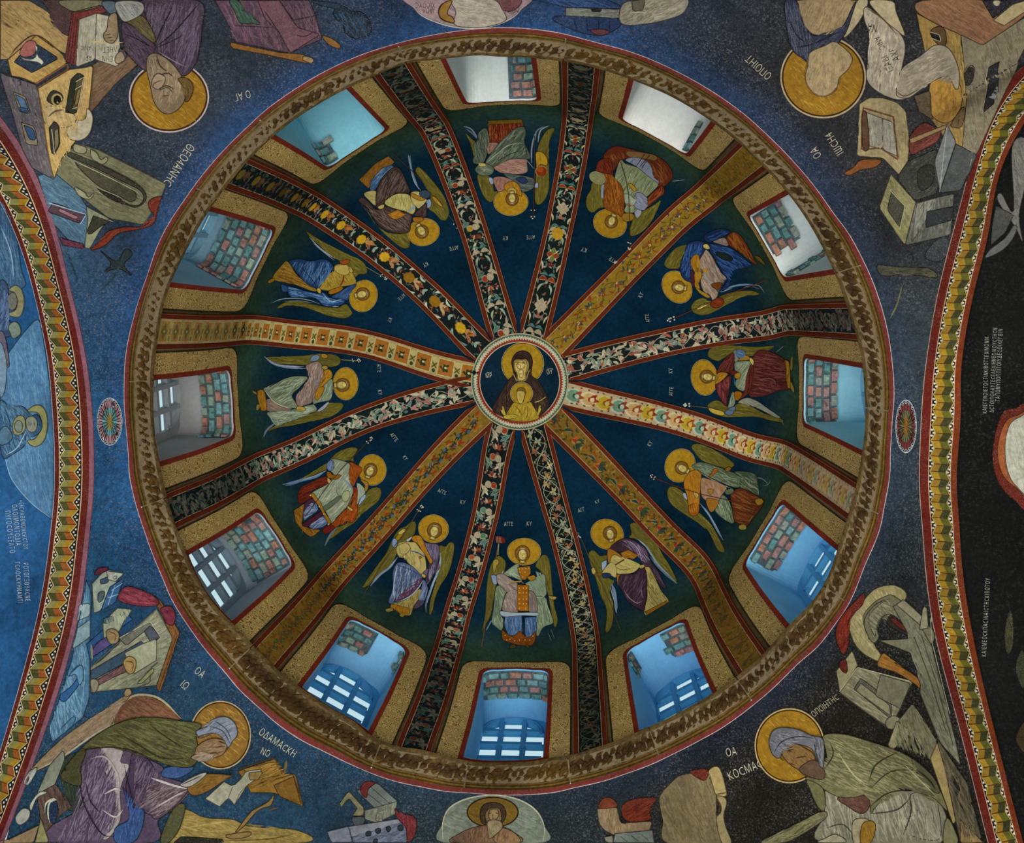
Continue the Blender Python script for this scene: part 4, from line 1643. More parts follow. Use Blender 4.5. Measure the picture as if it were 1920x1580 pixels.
part('dress', '''f a39858 590,600 720,620 790,650 920,710 940,740 860,820 740,840 640,830 630,720 550,690
f 988c4e 1000,750 1060,760 1130,900 1200,1050 1300,1190 1180,1260 1020,1360 990,1300 1030,1100
f a0955a 460,830 560,700 630,730 640,880 590,870 540,830
h bdb27a,7c7036,8f8444 60 8 30 110 590,600 720,620 920,710 860,820 640,830 560,690
h b5a970,6b6030,7f7440,504818 80 9 60 230 1000,750 1060,760 1200,1050 1300,1190 1180,1260 1010,1350 1030,1100
k 3a2c20 16 625,730 740,660
l 4a4420 6 1050,930 1060,1100 1180,1250\nl 5a4a20 6 640,750 700,790 860,770''')
part('hem', 'g 7d5618 1000,1320 1100,1270 1290,1170 1290,1210 1180,1270 1030,1360\ng 8a5f18 640,850 720,850 700,950 660,990\nf 1a2c48 460,840 540,830 580,860 540,890 470,890')
part('cloak', '''f 33222c 560,520 650,430 760,390 860,420 960,480 1030,560 1070,680 1180,830 1250,1000 1280,1040 1200,1000 1120,860 1060,760 1000,750 950,690 900,600 780,560 650,560
f 301f2a 690,850 860,840 960,760 1010,800 1030,950 1010,1180 990,1310 900,1270 780,1180 700,1030 670,980
h 5c4c60,1f141e,6f6074,80748a 70 9 55 160 650,440 760,390 960,480 1030,560 1070,680 1000,740 900,600 760,520
h 5c4a58,1c1018,4a3242 90 9 115 230 690,850 860,840 960,760 1010,800 1010,1180 990,1300 780,1180 690,1000
l 8f86a0 10 770,420 860,470 930,560 960,680
l 7d6f80 10 740,1050 800,1140 900,1210 970,1180
l 77707e 7 950,1000 970,1150
h 5c4c60,1f141e 30 9 55 150 1070,700 1180,840 1270,1030 1200,1000 1110,850''')
part('tablion', 'f 8a5c18 530,540 560,525 650,570 720,640 600,600 550,720 530,640\ng 855616 690,580 790,540 920,610 860,660 790,640 740,650\nh a87a24,6b420e 44 9 30 70 690,580 790,540 920,610 860,660 740,650\ng 6e4a14 380,840 470,830 460,860 410,870')
head(565, 345, 86, -12, .5)
hand('f a39248 330,780 370,760 385,800 370,850 340,840', 'l 5d4718 6 345,790 380,800', 'f a39248 930,745 990,730 1000,755 950,775', 'l 5d4718 5 945,755 985,765')
staff('200,400 290,620 430,900 560,1200 700,1570', '150,330 160,345 170,360 180,375 190,385 155,378', '4a3a24', 8)
lettering([('ΑΓΓ', 165, 75, 62, -16), ('ΚΥ', 385, -35, 56, -22)], INS)

# --- lower right: green cloak, orange sleeves
angel('painted angel in a grey green cloak and orange tunic holding a red staff', (1220, 800), (700, 800))
wing('510,250 560,210 660,225 800,290 920,360 1050,470 960,520 800,480 640,420 560,330', 28, 60, ln=170)
wing('210,800 250,745 330,760 420,830 470,950 560,1030 640,1100 760,1220 860,1400 930,1560 840,1540 720,1300 560,1180 420,1090 280,990 220,900', 48, 70, ln=180)
part('feather', 'l 5f7688 24 620,960 720,1080 820,1260 910,1420\nl 8a9aa4 8 640,990 760,1140 860,1310\nf 8d97a4 400,850 430,820 460,890 450,920\nl 6d7770 8 1240,660 1380,640 1480,720\nl 6d7770 6 1500,660 1480,720 1400,740')
halo(370, 483, 190, 216, 24)
part('cloak', '''f 4d5b44 560,460 620,440 760,470 1000,560 1110,610 1140,740 1110,760 1020,750 900,700 720,620 600,560 510,490
f 38452f 1050,560 1300,580 1350,700 1360,860 1230,800 1120,760 1130,650
f 56644c 910,850 1000,960 1050,1200 940,1170 840,1090 800,1020 850,940
h 7d8c70,2c3826,90a084,3c4934 90 8 22 200 560,460 760,470 1000,560 1110,610 1140,740 1020,750 720,620 540,500
h 65755a,28331f,7f8c7c 50 8 35 160 1050,560 1300,580 1350,700 1360,850 1130,760
h 7d8c70,333f2c,93a288 60 8 75 160 910,850 1000,960 1050,1200 940,1170 800,1030 850,940
l 9aa88c 8 520,490 640,580 800,670 1030,780
l 1f2a1a 6 540,500 660,590 830,680
l 8f9c84 6 1240,660 1250,740 1350,780 1360,860''')
part('tunic', '''f 8c6f58 640,640 720,650 860,700 960,760 900,850 840,940 760,960 650,880 630,760
h ab927c,6b4f38,8a5c1c 70 9 70 110 640,640 720,650 960,760 900,850 760,960 640,880
f 84591c 700,900 860,930 790,1060 740,1050
g 8a6a20 720,780 800,770 780,850 730,850''')
part('orange_robe', '''f 95641a 500,560 580,540 640,590 630,700 620,860 610,1050 570,1110 500,1100 480,1000 460,860 420,740 430,650
f 82480f 480,990 600,960 610,1060 570,1115 500,1100
h b27c22,73440c,a9701c 80 9 80 130 500,560 640,590 620,860 600,1060 500,1090 440,760
f 4f2511 1010,850 1110,770 1220,800 1400,900 1430,950 1380,1050 1290,1160 1210,1250 1060,1180 1030,1000
h 74401c,351409,8a5c2c,5e2c14 110 10 25 200 1010,850 1110,770 1220,800 1400,900 1380,1050 1210,1240 1060,1180
l 7d5a38 7 1030,1000 1150,1020 1300,1060
f 8a6a20 1320,920 1400,900 1430,950 1360,990
l 9c8440 7 1300,1110 1240,1200\nf 85782f 1120,1240 1200,1230 1210,1290 1130,1290''')
part('sash', 'g 8a4f14 790,530 860,510 850,560 740,640 720,640 770,580\ng 7d4f18 940,520 1010,490 1030,530 960,570\nf 4b5a44 940,800 1040,770 1040,830 960,850')
head(405, 520, 82, -62, .2)
hand('f a8964c 540,820 600,830 600,890 570,880', 'l 5d4718 6 560,835 590,880')
staff('30,630 300,735 620,840 1000,925 1380,1010', '5,610 15,630 60,628 45,655 25,600', '54200f', 9)
lettering([('ΚΥ', 0, 250, 66, -58), ('ΑΓΓ', -60, 420, 0.1, 0)], INS)
# --- left lower: white tunic, red cloak
angel('painted haloed angel in a white belted tunic with a red cloak and blue skirt', (520, 800), (700, 800))
wing('1005,280 940,255 830,280 720,340 600,460 440,560 300,640 180,690 330,650 600,540 760,440 900,420 960,440 950,380', 155, 60, ln=170)
wing('1130,800 1210,760 1270,760 1300,820 1260,930 1150,1020 1060,1090 960,1200 820,1290 700,1380 640,1400 720,1270 860,1210 970,1060 1000,980', 135, 70, ln=170)
part('feather', 'l 58708c 34 610,545 480,620 330,660 180,700 60,720\nl 8797a6 9 600,550 470,610 300,670\nl 566a74 26 740,1260 660,1350 590,1490\nf 7d93a4 1080,840 1110,870 1050,950 1010,980 1030,910\nl 4c5f74 14 300,680 180,720 90,735')
halo(1187, 538, 176, 196, -4)
part('red_cloak', '''f 5d1f10 280,770 420,690 600,620 640,700 440,790 270,860
f 561a10 250,830 300,850 400,830 440,880 300,960 260,960
f 7d3c10 900,440 1000,480 1060,530 1000,640 940,760 900,680 890,560
f 7b360f 940,780 1000,790 1000,980 1000,1110 930,1200 840,1180 720,1270 650,1250 700,1190 830,1050 900,1010 950,900
f 5d1a12 560,1290 640,1230 720,1260 640,1330 580,1340
h 9c5518,521c0a,8a4512 70 9 75 120 900,440 1060,530 1000,640 940,760 890,560
h a35a1c,521c0a,8a4512 80 9 115 130 940,780 1000,980 1000,1110 930,1200 720,1270 830,1050
h 8a3a1c,3d100a 50 9 155 170 250,830 280,770 600,620 640,700 440,790 300,960
e 6a2010 960,790 40 36\nf 7d300f 900,840 940,790 910,800''')
part('tunic', '''f 76806a 620,440 690,400 800,420 880,450 910,480 890,560 900,680 940,760 940,830 880,980 830,1040 740,1130 670,1210 620,1100 560,1000 480,900 420,830 560,750 640,700 700,600 650,540
h a3ab92,515c4a,8b957c,b0b6a0 150 8 130 170 620,440 800,420 890,560 940,830 830,1040 670,1210 560,1000 420,830 640,700 700,600
f 4d5a48 560,1010 760,870 800,890 600,1050
l 3f4a3a 7 730,740 740,830 800,890 840,960
l a5ad98 7 700,600 800,560 880,470
f 8d936c 820,820 890,800 900,880 850,940 800,900
f 84907e 990,700 1060,740 1100,820 1030,900 990,980 1000,820''')
part('blue_skirt', '''g 44587e 300,1080 420,930 480,950 510,1040 400,1120 320,1180
g 4e5f84 380,1250 560,1110 640,1200 560,1260 430,1290
f 3a2238 330,960 430,900 470,930 340,1090 290,1130
f 41182a 280,1240 540,1060 560,1100 380,1250 290,1270
h 7d90b2,2c3a5a,6a7da0,96a6bc 60 9 140 150 300,1080 420,930 510,1040 320,1180
h 7d90b2,2c3a5a,96a6bc 50 9 150 150 380,1250 560,1110 640,1200 430,1290''')
part('hem', '''g 85601a 390,840 440,830 540,960 580,1060 670,1200 640,1240 560,1090 500,980
g 7f551a 190,1050 330,960 310,1050 300,1180 280,1240 430,1290 540,1290 420,1390 340,1350 210,1200
h a67e28,5a380e 60 10 60 90 190,1050 330,960 280,1240 430,1290 540,1290 420,1390 210,1200
d b8b094 9 400,860 515,1000 570,1095 630,1225\nl 8a7a34 8 300,1340 300,1300\nf 8a6520 1030,660 1130,700 1120,800 1080,790 1090,730''')
part('sleeve', 'f 56688c 610,460 660,410 700,450 690,530 640,555 610,510\nh 7f92b0,34425f 24 9 100 70 610,460 660,410 700,450 690,530 640,555\nf 7a4e12 610,560 660,570 670,600 780,600 790,620 720,660 650,640 620,640\nl 5f7aa0 12 800,640 860,690 930,780')
head(1155, 555, 84, 22, -.3)
hand('f a6964e 620,640 660,680 650,710 620,690', 'f a6964e 870,990 940,1040 920,1060 870,1020', 'l 5d4718 5 880,1000 920,1040')
staff('1160,150 1000,310 800,520 640,710 480,930 330,1130', '1155,135 1170,125 1180,140 1170,160 1110,180 1130,200 1155,170', '3c2c1a', 9)
lettering([('ΑΓΓΕ', 1400, 95, 62, 52), ('ΚΥ', 1560, 375, 60, 55)], INS)

# --- left: pale green cloak over lilac
angel('painted haloed angel in a pale green cloak over a lilac tunic facing the left window', (450, 620), (750, 750))
wing('1255,360 1210,310 1120,290 960,285 800,310 500,320 330,330 420,410 640,420 820,430 1000,440 1150,450 1240,420', 5, 60, ln=190)
wing('1180,900 1270,900 1290,940 1250,1000 1150,1070 1000,1110 800,1150 620,1190 480,1210 330,1260 500,1150 800,1060 960,1000 1110,900', 165, 70, ln=190)
part('feather', 'l 66748a 30 300,320 400,400 520,440 660,460 820,470\nl 93a0b0 10 330,340 440,420 640,440 800,445\nl 5f6f80 24 440,1150 330,1240 290,1330\nf 8790a0 960,1000 1100,885 1110,900 1060,970 990,1010\nf 5f7488 900,310 980,300 980,360 880,380')
halo(1318, 660, 160, 206, 0)
part('tunic', '''f 75635a 820,430 980,380 1040,480 1060,560 1000,700 940,820 890,900 800,930 740,950 700,900 700,800 800,700 850,600 890,560 840,500
f 6f5f55 310,870 420,850 560,950 640,980 500,1010 330,1000
h 9c877c,54443e,a89a8c 130 8 105 130 820,430 980,380 1060,560 1000,700 890,900 740,950 700,800 850,600
h 9c877c,54443e 40 8 20 150 310,870 420,850 640,980 330,1000
l 3f3430 6 830,700 810,780 830,900\nf 7d4f1c 1010,300 1080,300 1080,340 1010,330
l 5b6c84 14 930,580 960,640 970,700''')
part('cloak', '''f 66735c 280,720 400,690 500,620 640,570 760,565 830,570 840,600 740,700 640,800 680,880 720,960 600,960 480,920 360,820
f 6b7a64 330,1020 560,1000 720,970 830,930 870,930 1000,890 1110,870 1150,800 1150,600 1060,660 1000,760 900,870 960,990 830,1040 740,1090 600,1140 470,1190 400,1130 360,1080
h 97a48a,48543e,a9b49c,38432f 130 8 150 200 280,720 500,620 760,565 840,600 640,800 720,960 480,920
h 9caa92,4b5842,b0baa4,3c4834 140 8 170 220 330,1020 720,970 870,930 960,990 740,1090 470,1190 360,1080
h 9caa92,4f5c48 40 8 105 110 1000,890 1110,870 1150,800 1150,620 1060,660 960,850
l 2f3a2a 6 640,800 760,680 830,600\nl b0baa4 8 290,740 400,870 520,940 640,970
l 9aa890 6 340,1020 400,1140 470,1190 440,1060''')
part('clavus', 'f 946a18 1040,500 1120,480 1150,570 1080,640 1000,720 960,730 1060,590\nf 906416 930,830 960,720 1050,700 1020,790 960,870\nh b28628,75500e 60 9 125 80 1040,500 1120,480 1150,570 960,730 1020,790 950,860 940,800\nf 8a6a20 1010,285 1090,295 1080,340 1020,330')
part('hem', 'g 8a6218 200,750 270,720 300,790 310,860 325,1000 250,1005 220,910 200,830\nh a97e24,64420e 40 9 90 90 200,750 270,720 325,1000 250,1005\nf 7d6a30 130,740 190,770 190,800 140,770\nf 7d6a30 190,930 220,920 230,960 190,1000')
head(1265, 675, 84, 88, 0)
hand('f 9a8238 690,970 720,940 800,960 800,1000 710,1000', 'l 5d4718 6 700,980 760,985', 'f 8a7a34 1010,440 1080,430 1090,470 1040,480')
staff('1250,355 1480,370', '1400,350 1410,375 1475,345 1490,355 1500,370 1480,382 1465,360', '7d6f48', 8)
lettering([('ΑΓΓΕ', 1710, 410, 56, 88), ('ΚΥ', 1720, 735, 64, 88)], INS)

# --- upper left: blue cloak, yellow tunic
angel('painted haloed angel in a bright blue cloak over a yellow tunic', (470, 400), (850, 850))
wing('1450,750 1340,760 1320,800 1250,720 1200,640 1050,560 960,500 860,400 760,320 690,220 760,260 900,350 1060,430 1240,520 1340,560 1420,620 1450,690', 30, 80, ln=190)
wing('1270,1240 1240,1280 1180,1310 1080,1300 940,1270 760,1200 600,1160 460,1150 320,1190 400,1120 560,1090 760,1130 900,1160 1080,1180 1190,1130', 12, 70, ln=190)
part('feather', 'l 8d9498 12 730,290 830,400 930,480 1050,560\nl 72808a 12 780,370 900,470 1040,580\nl 7f8c90 10 250,1120 380,1070 560,1060 720,1080 860,1130\nl b0b4b0 9 1000,1160 1100,1165\nl 6d7d84 8 420,1100 600,1090 780,1120')
halo(1408, 1030, 176, 204, 20)
part('dress', '''f 8a7428 1050,640 1200,630 1250,700 1310,820 1300,880 1100,920 990,960 880,950 840,920 900,830 960,750 1040,720
f 7d6422 430,590 480,620 560,750 680,870 800,930 830,970 740,960 560,890 400,850 290,830 270,780 330,700 400,620
h b09c4c,65500f,a08a3c,57420c 100 8 60 120 1050,640 1200,630 1310,820 1100,920 880,950 900,830
h a88c3c,4f3a0c,917426,6b2f10 110 9 25 190 430,590 560,750 830,970 560,890 290,830 330,700
f 9c8a44 1050,650 1200,640 1230,740 1160,770 1060,720
l 6d1f10 18 1160,770 1150,840 1110,910
f 7d3f10 1110,590 1230,570 1220,620 1130,630
f 8a5a14 980,960 1140,910 1130,960 990,1010\nf 7d5a14 200,840 280,800 290,830 220,870''')
part('cloak', '''f 152f52 470,590 600,560 740,590 860,565 960,580 1040,680 960,760 900,830 850,930 780,920 680,860 580,750 510,660
f 1c3c66 450,900 560,940 740,980 830,1000 900,980 1000,1060 1130,1060 1180,1090 1120,1140 940,1160 860,1110 800,1050 640,1050 480,1030
f 24416a 1000,1040 1140,960 1230,900 1320,880 1300,920 1220,1000 1210,1080 1120,1060
g 20416a 370,880 450,900 460,980 380,970
h 3f6796,0c1c38,5f83a8,2a5080 130 8 110 220 470,590 740,590 960,580 1040,680 850,930 680,860 510,660
h 5580b0,10264a,7394b4,315c90 110 8 15 190 450,900 740,980 1000,1060 1180,1090 940,1160 800,1050 480,1030
h 4a70a0,152c52 50 8 140 120 1000,1040 1230,900 1320,880 1210,1080
l 8aa4bc 9 890,990 960,1070 1000,1100 1130,1070
l 0b1830 7 600,640 740,800 830,920''')
head(1385, 1005, 82, 78, .1)
hand('f a8903a 820,930 860,930 870,990 830,980', 'f 9c8434 1220,680 1270,690 1260,740 1230,720', 'l 8a8a78 14 1230,660 1265,700')
staff('1440,660 1560,730 1690,800', '1620,775 1640,755 1680,790 1700,805 1690,815 1675,812', '6d6440', 7)
lettering([('ΑΓΓΕ', 1910, 985, 56, 138), ('ΚΥ', 1725, 1290, 60, 112)], INS)

# --- top left: brown-purple cloak, open book shape
angel('painted angel in a brown purple cloak over a pale yellow dress, upper left window', (620, 240), (800, 850))
wing('1090,480 1170,540 1260,640 1380,790 1440,900 1480,1050 1440,1150 1370,1140 1300,1060 1220,1000 1250,860 1200,760 1130,640 1060,540', 60, 70, ln=180)
wing('370,940 480,1060 560,1200 700,1300 860,1320 960,1310 990,1440 960,1500 880,1490 760,1400 640,1290 540,1180 460,1050', 45, 60, ln=170)
part('feather', 'l 5d7284 24 990,340 1000,480 1040,620 1100,760\nl 8a9ca8 8 1000,520 1050,680 1130,780\nl 6f818c 12 970,330 985,450\nf 6f86a0 1200,900 1250,890 1250,980 1200,990')
halo(1160, 1298, 204, 172, -14)
part('skirt', '''g 2f4d6c 500,640 640,500 740,450 800,480 620,640 560,770 480,780
h 56789a,1c3450,7f9ab0 50 9 130 130 500,640 640,500 740,450 800,480 620,640 500,780
g 75501c 350,640 560,430 720,340 800,420 760,450 640,490 500,640 480,760
h 96702c,4a2c0a,6d3c10 90 9 120 90 350,640 560,430 720,340 800,420 640,490 500,640 480,750''')
part('dress', '''f a0985a 740,830 860,810 980,830 1010,920 1060,980 1040,1060 1000,1070 930,1030 830,1010 680,950 690,890
f 989054 410,810 560,780 560,960 480,900
f a0965a 1000,800 1110,790 1190,870 1200,900 1110,1000 1060,970 1010,900
h bdb67e,77702f,8c8444 110 8 75 120 740,830 860,810 980,830 1060,980 1000,1070 830,1010 680,940
h b8b07a,7c7438 30 8 20 90 410,810 560,780 560,960 480,900
f 8a6420 1000,800 1100,840 1200,870 1120,900 1010,850
k 6f86a8 22 975,1040 1050,970\nf 2d3c4a 1110,790 1170,765 1250,800 1240,850 1170,870 1110,830''')
part('cloak', '''f 352724 560,960 560,830 590,700 680,560 780,480 850,490 900,560 950,680 990,790 900,810 800,810 700,880 640,950 590,1000
f 3a2c28 340,900 400,860 480,930 560,1010 640,990 700,970 800,1010 900,1040 1010,1080 1000,1180 980,1290 860,1310 720,1280 600,1210 530,1110 480,1010
f 392a28 1040,1070 1190,930 1200,1010 1190,1110 1100,1100
h 5d4c46,1f1412,6d5c56 120 8 115 220 560,960 590,700 780,480 900,560 990,790 800,810 640,950
h 64524c,221614,75645c 130 8 40 170 340,900 560,1010 800,1010 1010,1080 980,1290 720,1280 530,1110
h 5d4a46,241614 40 8 120 120 1040,1070 1190,930 1190,1110
l 15100e 7 560,950 700,870 820,810 980,800
l 6f6058 8 640,990 680,1100 760,1180''')
part('tablion', 'g 8d6018 700,1070 830,1010 940,1070 840,1130 780,1130\nh b08228,6b430c 46 9 10 70 700,1070 830,1010 940,1070 780,1130\nf 8a5a1c 1020,1110 1150,1110 1150,1150 1060,1170')
head(1130, 1275, 84, 150, 0)
hand('f a3964e 580,970 660,940 650,990 600,1000', 'l 5d4718 5 610,960 640,985', 'f 8d6a1c 1260,840 1310,850 1380,930 1410,970 1380,970 1310,920', 'l b09a58 8 1330,900 1380,965')
staff('770,290 960,470 1140,640', '', '332820', 9)
staff('1480,1080 1600,1240', '1540,1190 1590,1240', '4a4430', 6, 'staff_tip')
lettering([('ΑΓΓΕ', 1590, 1455, 60, 168), ('ΚΥ', 1200, 1660, 66, 150)], INS)

# --- head of the dome: grey-green cloak, red skirt
angel('painted haloed angel in a grey green cloak with a red skirt and an orange globe', (820, 200), (900, 700))
wing('500,850 640,860 690,950 710,1060 760,1050 700,1170 650,1190 580,1120 530,1000', 80, 60, ln=140)
wing('1230,880 1240,700 1250,540 1300,400 1380,280 1470,270 1410,400 1390,600 1400,850 1390,1050 1330,1180 1260,1225 1225,1180 1220,1000', 95, 80, ln=170)
wing('340,310 420,390 480,460 470,700 440,560 400,420', 60, 24, ln=100)
part('feather', 'l 747f90 16 330,240 420,270 500,380\nl 5f6c80 14 360,270 440,330 500,400\nl 7a828c 16 1400,230 1290,290 1260,440\nl 5f6c78 16 1330,240 1240,300 1225,420\nl 6d7c88 18 1220,330 1180,520 1180,700\nf 7d8ca0 640,880 690,890 700,960 660,960\nf 7d86a0 1220,960 1260,940 1260,1010 1220,1010')
halo(920, 1188, 218, 172, 0)
part('red_skirt', 'g 52130a 630,165 1060,150 1080,260 960,380 860,450 650,440\nh 75301a,380a05,8a5a2c 110 9 90 220 630,165 1060,150 1080,260 860,450 650,440\ng 5c4a14 630,160 1060,140 1070,190 640,210\nh 7a6420,44340c 40 8 90 50 630,160 1060,140 1070,200 640,220')
part('tunic', 'f 7a5f52 590,450 750,440 740,500 640,590 620,540\nf 84655a 700,720 860,660 960,640 1110,640 1120,700 1110,820 860,830 740,790\nf 865f52 700,880 830,870 960,930 900,970 780,1060 720,980\nh a88878,5c4038,9c7a6c 120 8 15 130 700,720 860,660 1110,640 1110,820 860,830 740,790\nh a07c6c,5f3c30 40 8 110 90 700,880 830,870 960,930 780,1050\nh 9c7a6c,55382f 24 8 90 80 590,450 750,440 640,590')
part('cloak', '''f 434e40 600,690 680,560 800,410 950,270 1040,235 1090,240 1110,320 1090,420 1150,560 1160,640 1080,640 940,640 800,690 700,740
f 4a5547 510,310 610,250 650,420 590,460 620,560 600,640 560,700 460,700 440,660 470,560 450,460 510,400
f 505c4c 470,760 560,690 690,740 700,810 640,850 540,850 480,800
f 3f4c44 830,830 1000,840 1210,890 1200,1010 1060,1060 1040,980 960,930
h 707c68,252e24,858f7c,2f3a2e 160 8 130 230 600,690 800,410 950,270 1090,240 1090,420 1160,640 940,640 700,740
h 707c68,2a332a 80 8 80 130 510,310 610,250 650,420 620,560 560,700 460,700 450,460
h 8f987c,3c463a,6d7868 60 8 20 90 470,760 560,690 690,740 700,810 540,850
h 64706a,28322c 60 8 15 140 830,830 1210,890 1200,1010 1060,1060
f 1c2c4c 980,880 1090,870 1130,930 1070,950 1000,910
l 8f9a84 8 610,690 760,560 900,460 1080,440\nl 1c241c 7 700,700 860,600 1080,520\nl 1c241c 6 1090,430 1120,560 1100,620
l 7d8874 7 1110,640 1160,700 1210,760''')
part('gold_collar', 'f 8f6418 840,960 950,920 1020,970 1060,1080 1050,1110 960,1060 860,1040\nh b08424,74500e 50 9 60 90 840,960 950,920 1060,1080 860,1040\nf a08a44 880,1020 940,1000 990,1030 980,1090 890,1080')
part('globe', 'e 85704c 1305,790 78 72\ne 6d2a0c 1308,795 68 64\ne 8a400f 1290,770 40 36\nf 9c7a1c 1240,550 1330,560 1380,640 1370,720 1290,700 1250,760 1240,680\nh b8982c,7a5c14 40 8 80 90 1240,550 1330,560 1380,640 1290,700 1250,740')
head(935, 1130, 80, 178, .1)
hand('f a3964c 510,690 590,690 600,720 530,725', 'l b5a860 8 540,700 590,715', 'l b5a860 6 540,760 600,770', 'l b5a860 6 560,790 620,760')
staff('1222,340 1220,700 1218,960 1200,1370', '1178,1280 1220,1280 1178,1362 1220,1362 1195,1385', '3a2816', 10)
lettering([('ΚΥ', 885, 1605, 66, 181), ('ΑΓΓΕ', 1225, 1595, 58, 178)], INS)

# --- top right: orange cloak and white globe
angel('painted angel in an orange brown cloak with a pale disc and white tunic', (1060, 240), (750, 750))
wing('340,680 470,700 480,870 500,980 420,1000 360,1050 300,1040 260,960 270,850 320,770', 80, 60, ln=130)
wing('870,1060 980,1030 1120,950 1200,900 1120,1090 1040,1220 940,1310 840,1350 800,1320 810,1240 840,1160', 125, 70, ln=150)
part('feather', 'f 7d86a0 460,700 490,720 480,860 450,860\nf 7f8790 860,1010 960,1030 900,1130\nl 7d8a8c 7 1340,660 1500,640')
halo(560, 1190, 214, 178, 20, '8d6c18')
part('skirt', '''f 53220f 480,330 620,220 800,250 1000,300 1150,340 1280,440 1350,560 1330,640 1220,740 1140,720 1100,600 1060,470 900,380 760,370 640,480 580,560 520,460
h 7d4a22,35120a,8a5a2c,5c2a14 130 9 60 150 480,330 800,250 1150,340 1350,560 1220,740 1060,470 760,370 520,460
f 6e5230 780,280 1000,300 1150,340 1130,400 1040,380 800,350
f 6d7484 750,390 860,355 1000,390 1080,470 1110,600 1180,660 1160,690 1080,640 980,540 860,450
h 8d96a8,4a5264 50 9 130 110 750,390 860,355 1080,470 1160,690 980,540
k 221a14 9 890,470 1000,310\nk 221a14 9 930,480 1060,330\nk 2c1c12 8 960,490 1020,400''')
part('tunic', '''f 6f7a5a 690,390 760,440 900,480 1000,560 1100,640 1170,700 1080,800 1000,860 920,800 900,900 930,950 860,1050 740,1040 760,960 730,840 680,680 620,620
h 99a384,4a5538,818c68,2f3822 150 8 120 160 690,390 900,480 1170,700 1000,860 860,1050 740,1040 730,840 620,620
f 84907a 720,830 800,820 860,870 920,900 860,960 770,950
f 6f7486 880,810 950,800 1040,880 1050,950 990,1020 900,1000 860,960 900,900
h 939aac,4a4f60 40 8 50 110 880,810 1040,880 1050,950 900,1000
l 8a5c4a 18 750,930 860,970''')
part('orange_cloak', '''f 6e3c10 380,520 440,470 560,530 620,620 700,700 740,840 740,1000 720,1110 640,1060 520,1010 480,960 480,830 490,700 500,620
h 92591a,431c08,a06a22,5c2b0c 130 9 85 190 380,520 560,530 700,700 740,1000 720,1100 480,960 480,830 500,620
f 5c2010 420,400 560,370 600,560 540,560 400,520
h 7a3418,3c1209 40 9 70 120 420,400 560,370 600,560 400,520
f 5e2210 1040,860 1210,710 1250,800 1180,860 1000,1010 1050,950
h 8a4a20,40140a 40 9 140 110 1040,860 1210,710 1250,800 1000,1010
l 8a5a38 6 1050,940 1200,800 1210,710''')
part('disc', 'e 7d7d58 405,610 108 76 25\ne 72744e 405,610 96 66 25\nh 8f8f6c,5c5e3c 36 7 30 60 310,580 400,540 490,600 500,660 420,680 330,640')
part('gold_collar', 'f 80621c 730,1060 850,1060 860,1130 780,1160 720,1130\ng 94701c 790,680 840,680 900,750 870,790 830,740')
head(585, 1150, 80, 202, .3)
staff('700,400 770,640 800,820 810,1100 815,1360 810,1490', '790,1420 825,1435 800,1425 795,1485 820,1500 808,1510', '2c2416', 9)
lettering([('ΚΥ', 280, 1500, 70, 200), ('ΑΓΓΕ', 665, 1660, 60, 214)], INS)

# --- right upper: blue cloak over pink tunic
angel('painted angel in a deep blue cloak over a pale pink tunic with orange skirt', (1200, 390), (850, 800))
wing('600,460 560,560 520,660 500,740 430,760 350,750 305,710 320,650 400,540 480,480', 120, 60, ln=140)
wing('640,1230 700,1150 800,1120 880,1160 1050,1080 1200,1040 1400,1030 1500,1080 1300,1100 1100,1200 960,1280 840,1330 730,1330 660,1290', 165, 80, ln=180)
part('feather', 'l 5f7a94 22 1000,1040 1120,990 1240,960 1420,950\nl 8a9aa8 8 1010,1050 1150,1000\nl 5d6c74 12 1300,990 1480,960 1560,1060\nl 4a5a5c 9 1400,970 1500,1010')
halo(465, 985, 176, 218, -36)
part('orange_skirt', 'f 5c2a10 1090,350 1190,290 1290,370 1400,560 1440,650 1480,690 1440,700 1340,610 1200,510 1110,450\nh 8a4c1c,3c1508,9c6428 110 9 65 150 1090,350 1190,290 1400,560 1440,690 1200,510\nf 5f4a18 1440,600 1500,600 1580,700 1540,690 1480,640')
part('tunic', '''f 82705f 830,510 900,590 960,700 1000,780 1090,880 1030,900 1020,940 880,960 960,1020 980,1080 920,1160 880,1080 800,1040 760,900 800,800 740,720 760,620 800,560
h a89888,5c4c40,b3a698,6f5f52 150 8 60 150 830,510 960,700 1090,880 980,1080 920,1160 800,1040 760,900 740,720 800,560
f 7a675c 920,410 1060,360 1110,440 1100,470 960,430
h a08e82,54453c 30 8 65 80 920,410 1060,360 1110,440 960,430
l 7d8c94 14 800,800 850,880 900,940\nf 5f3210 890,960 940,930 1030,930 1020,980 980,1020''')
part('cloak', '''f 14264a 600,440 720,400 800,420 840,460 790,560 760,620 720,580 650,650 640,760 690,830 690,940 660,930 560,890 510,800 510,680 560,560
f 15294e 880,440 1000,450 1140,490 1260,570 1340,640 1420,710 1280,750 1200,770 1130,830 1140,900 1120,980 1030,1030 1010,1020 1080,940 1100,870 1040,800 960,650 900,560 870,490
f 142848 820,330 930,270 1040,250 1130,270 1140,300 1000,370 880,420 820,390
h 2f548e,0a142c,3f68a0,1f3c6c 130 9 105 160 600,440 800,420 760,620 650,650 690,830 660,930 510,800 560,560
h 2f548e,08122a,3f68a0,1d3a6c 150 9 35 200 880,440 1140,490 1420,710 1200,770 1120,980 1030,1030 1100,870 960,650
h 2f548e,0a142c 60 9 160 120 820,330 1040,250 1140,300 880,420
f 14201c 950,540 1100,560 1180,640 1100,650 1000,600
f 3c1826 640,760 690,820 700,980 650,940''')
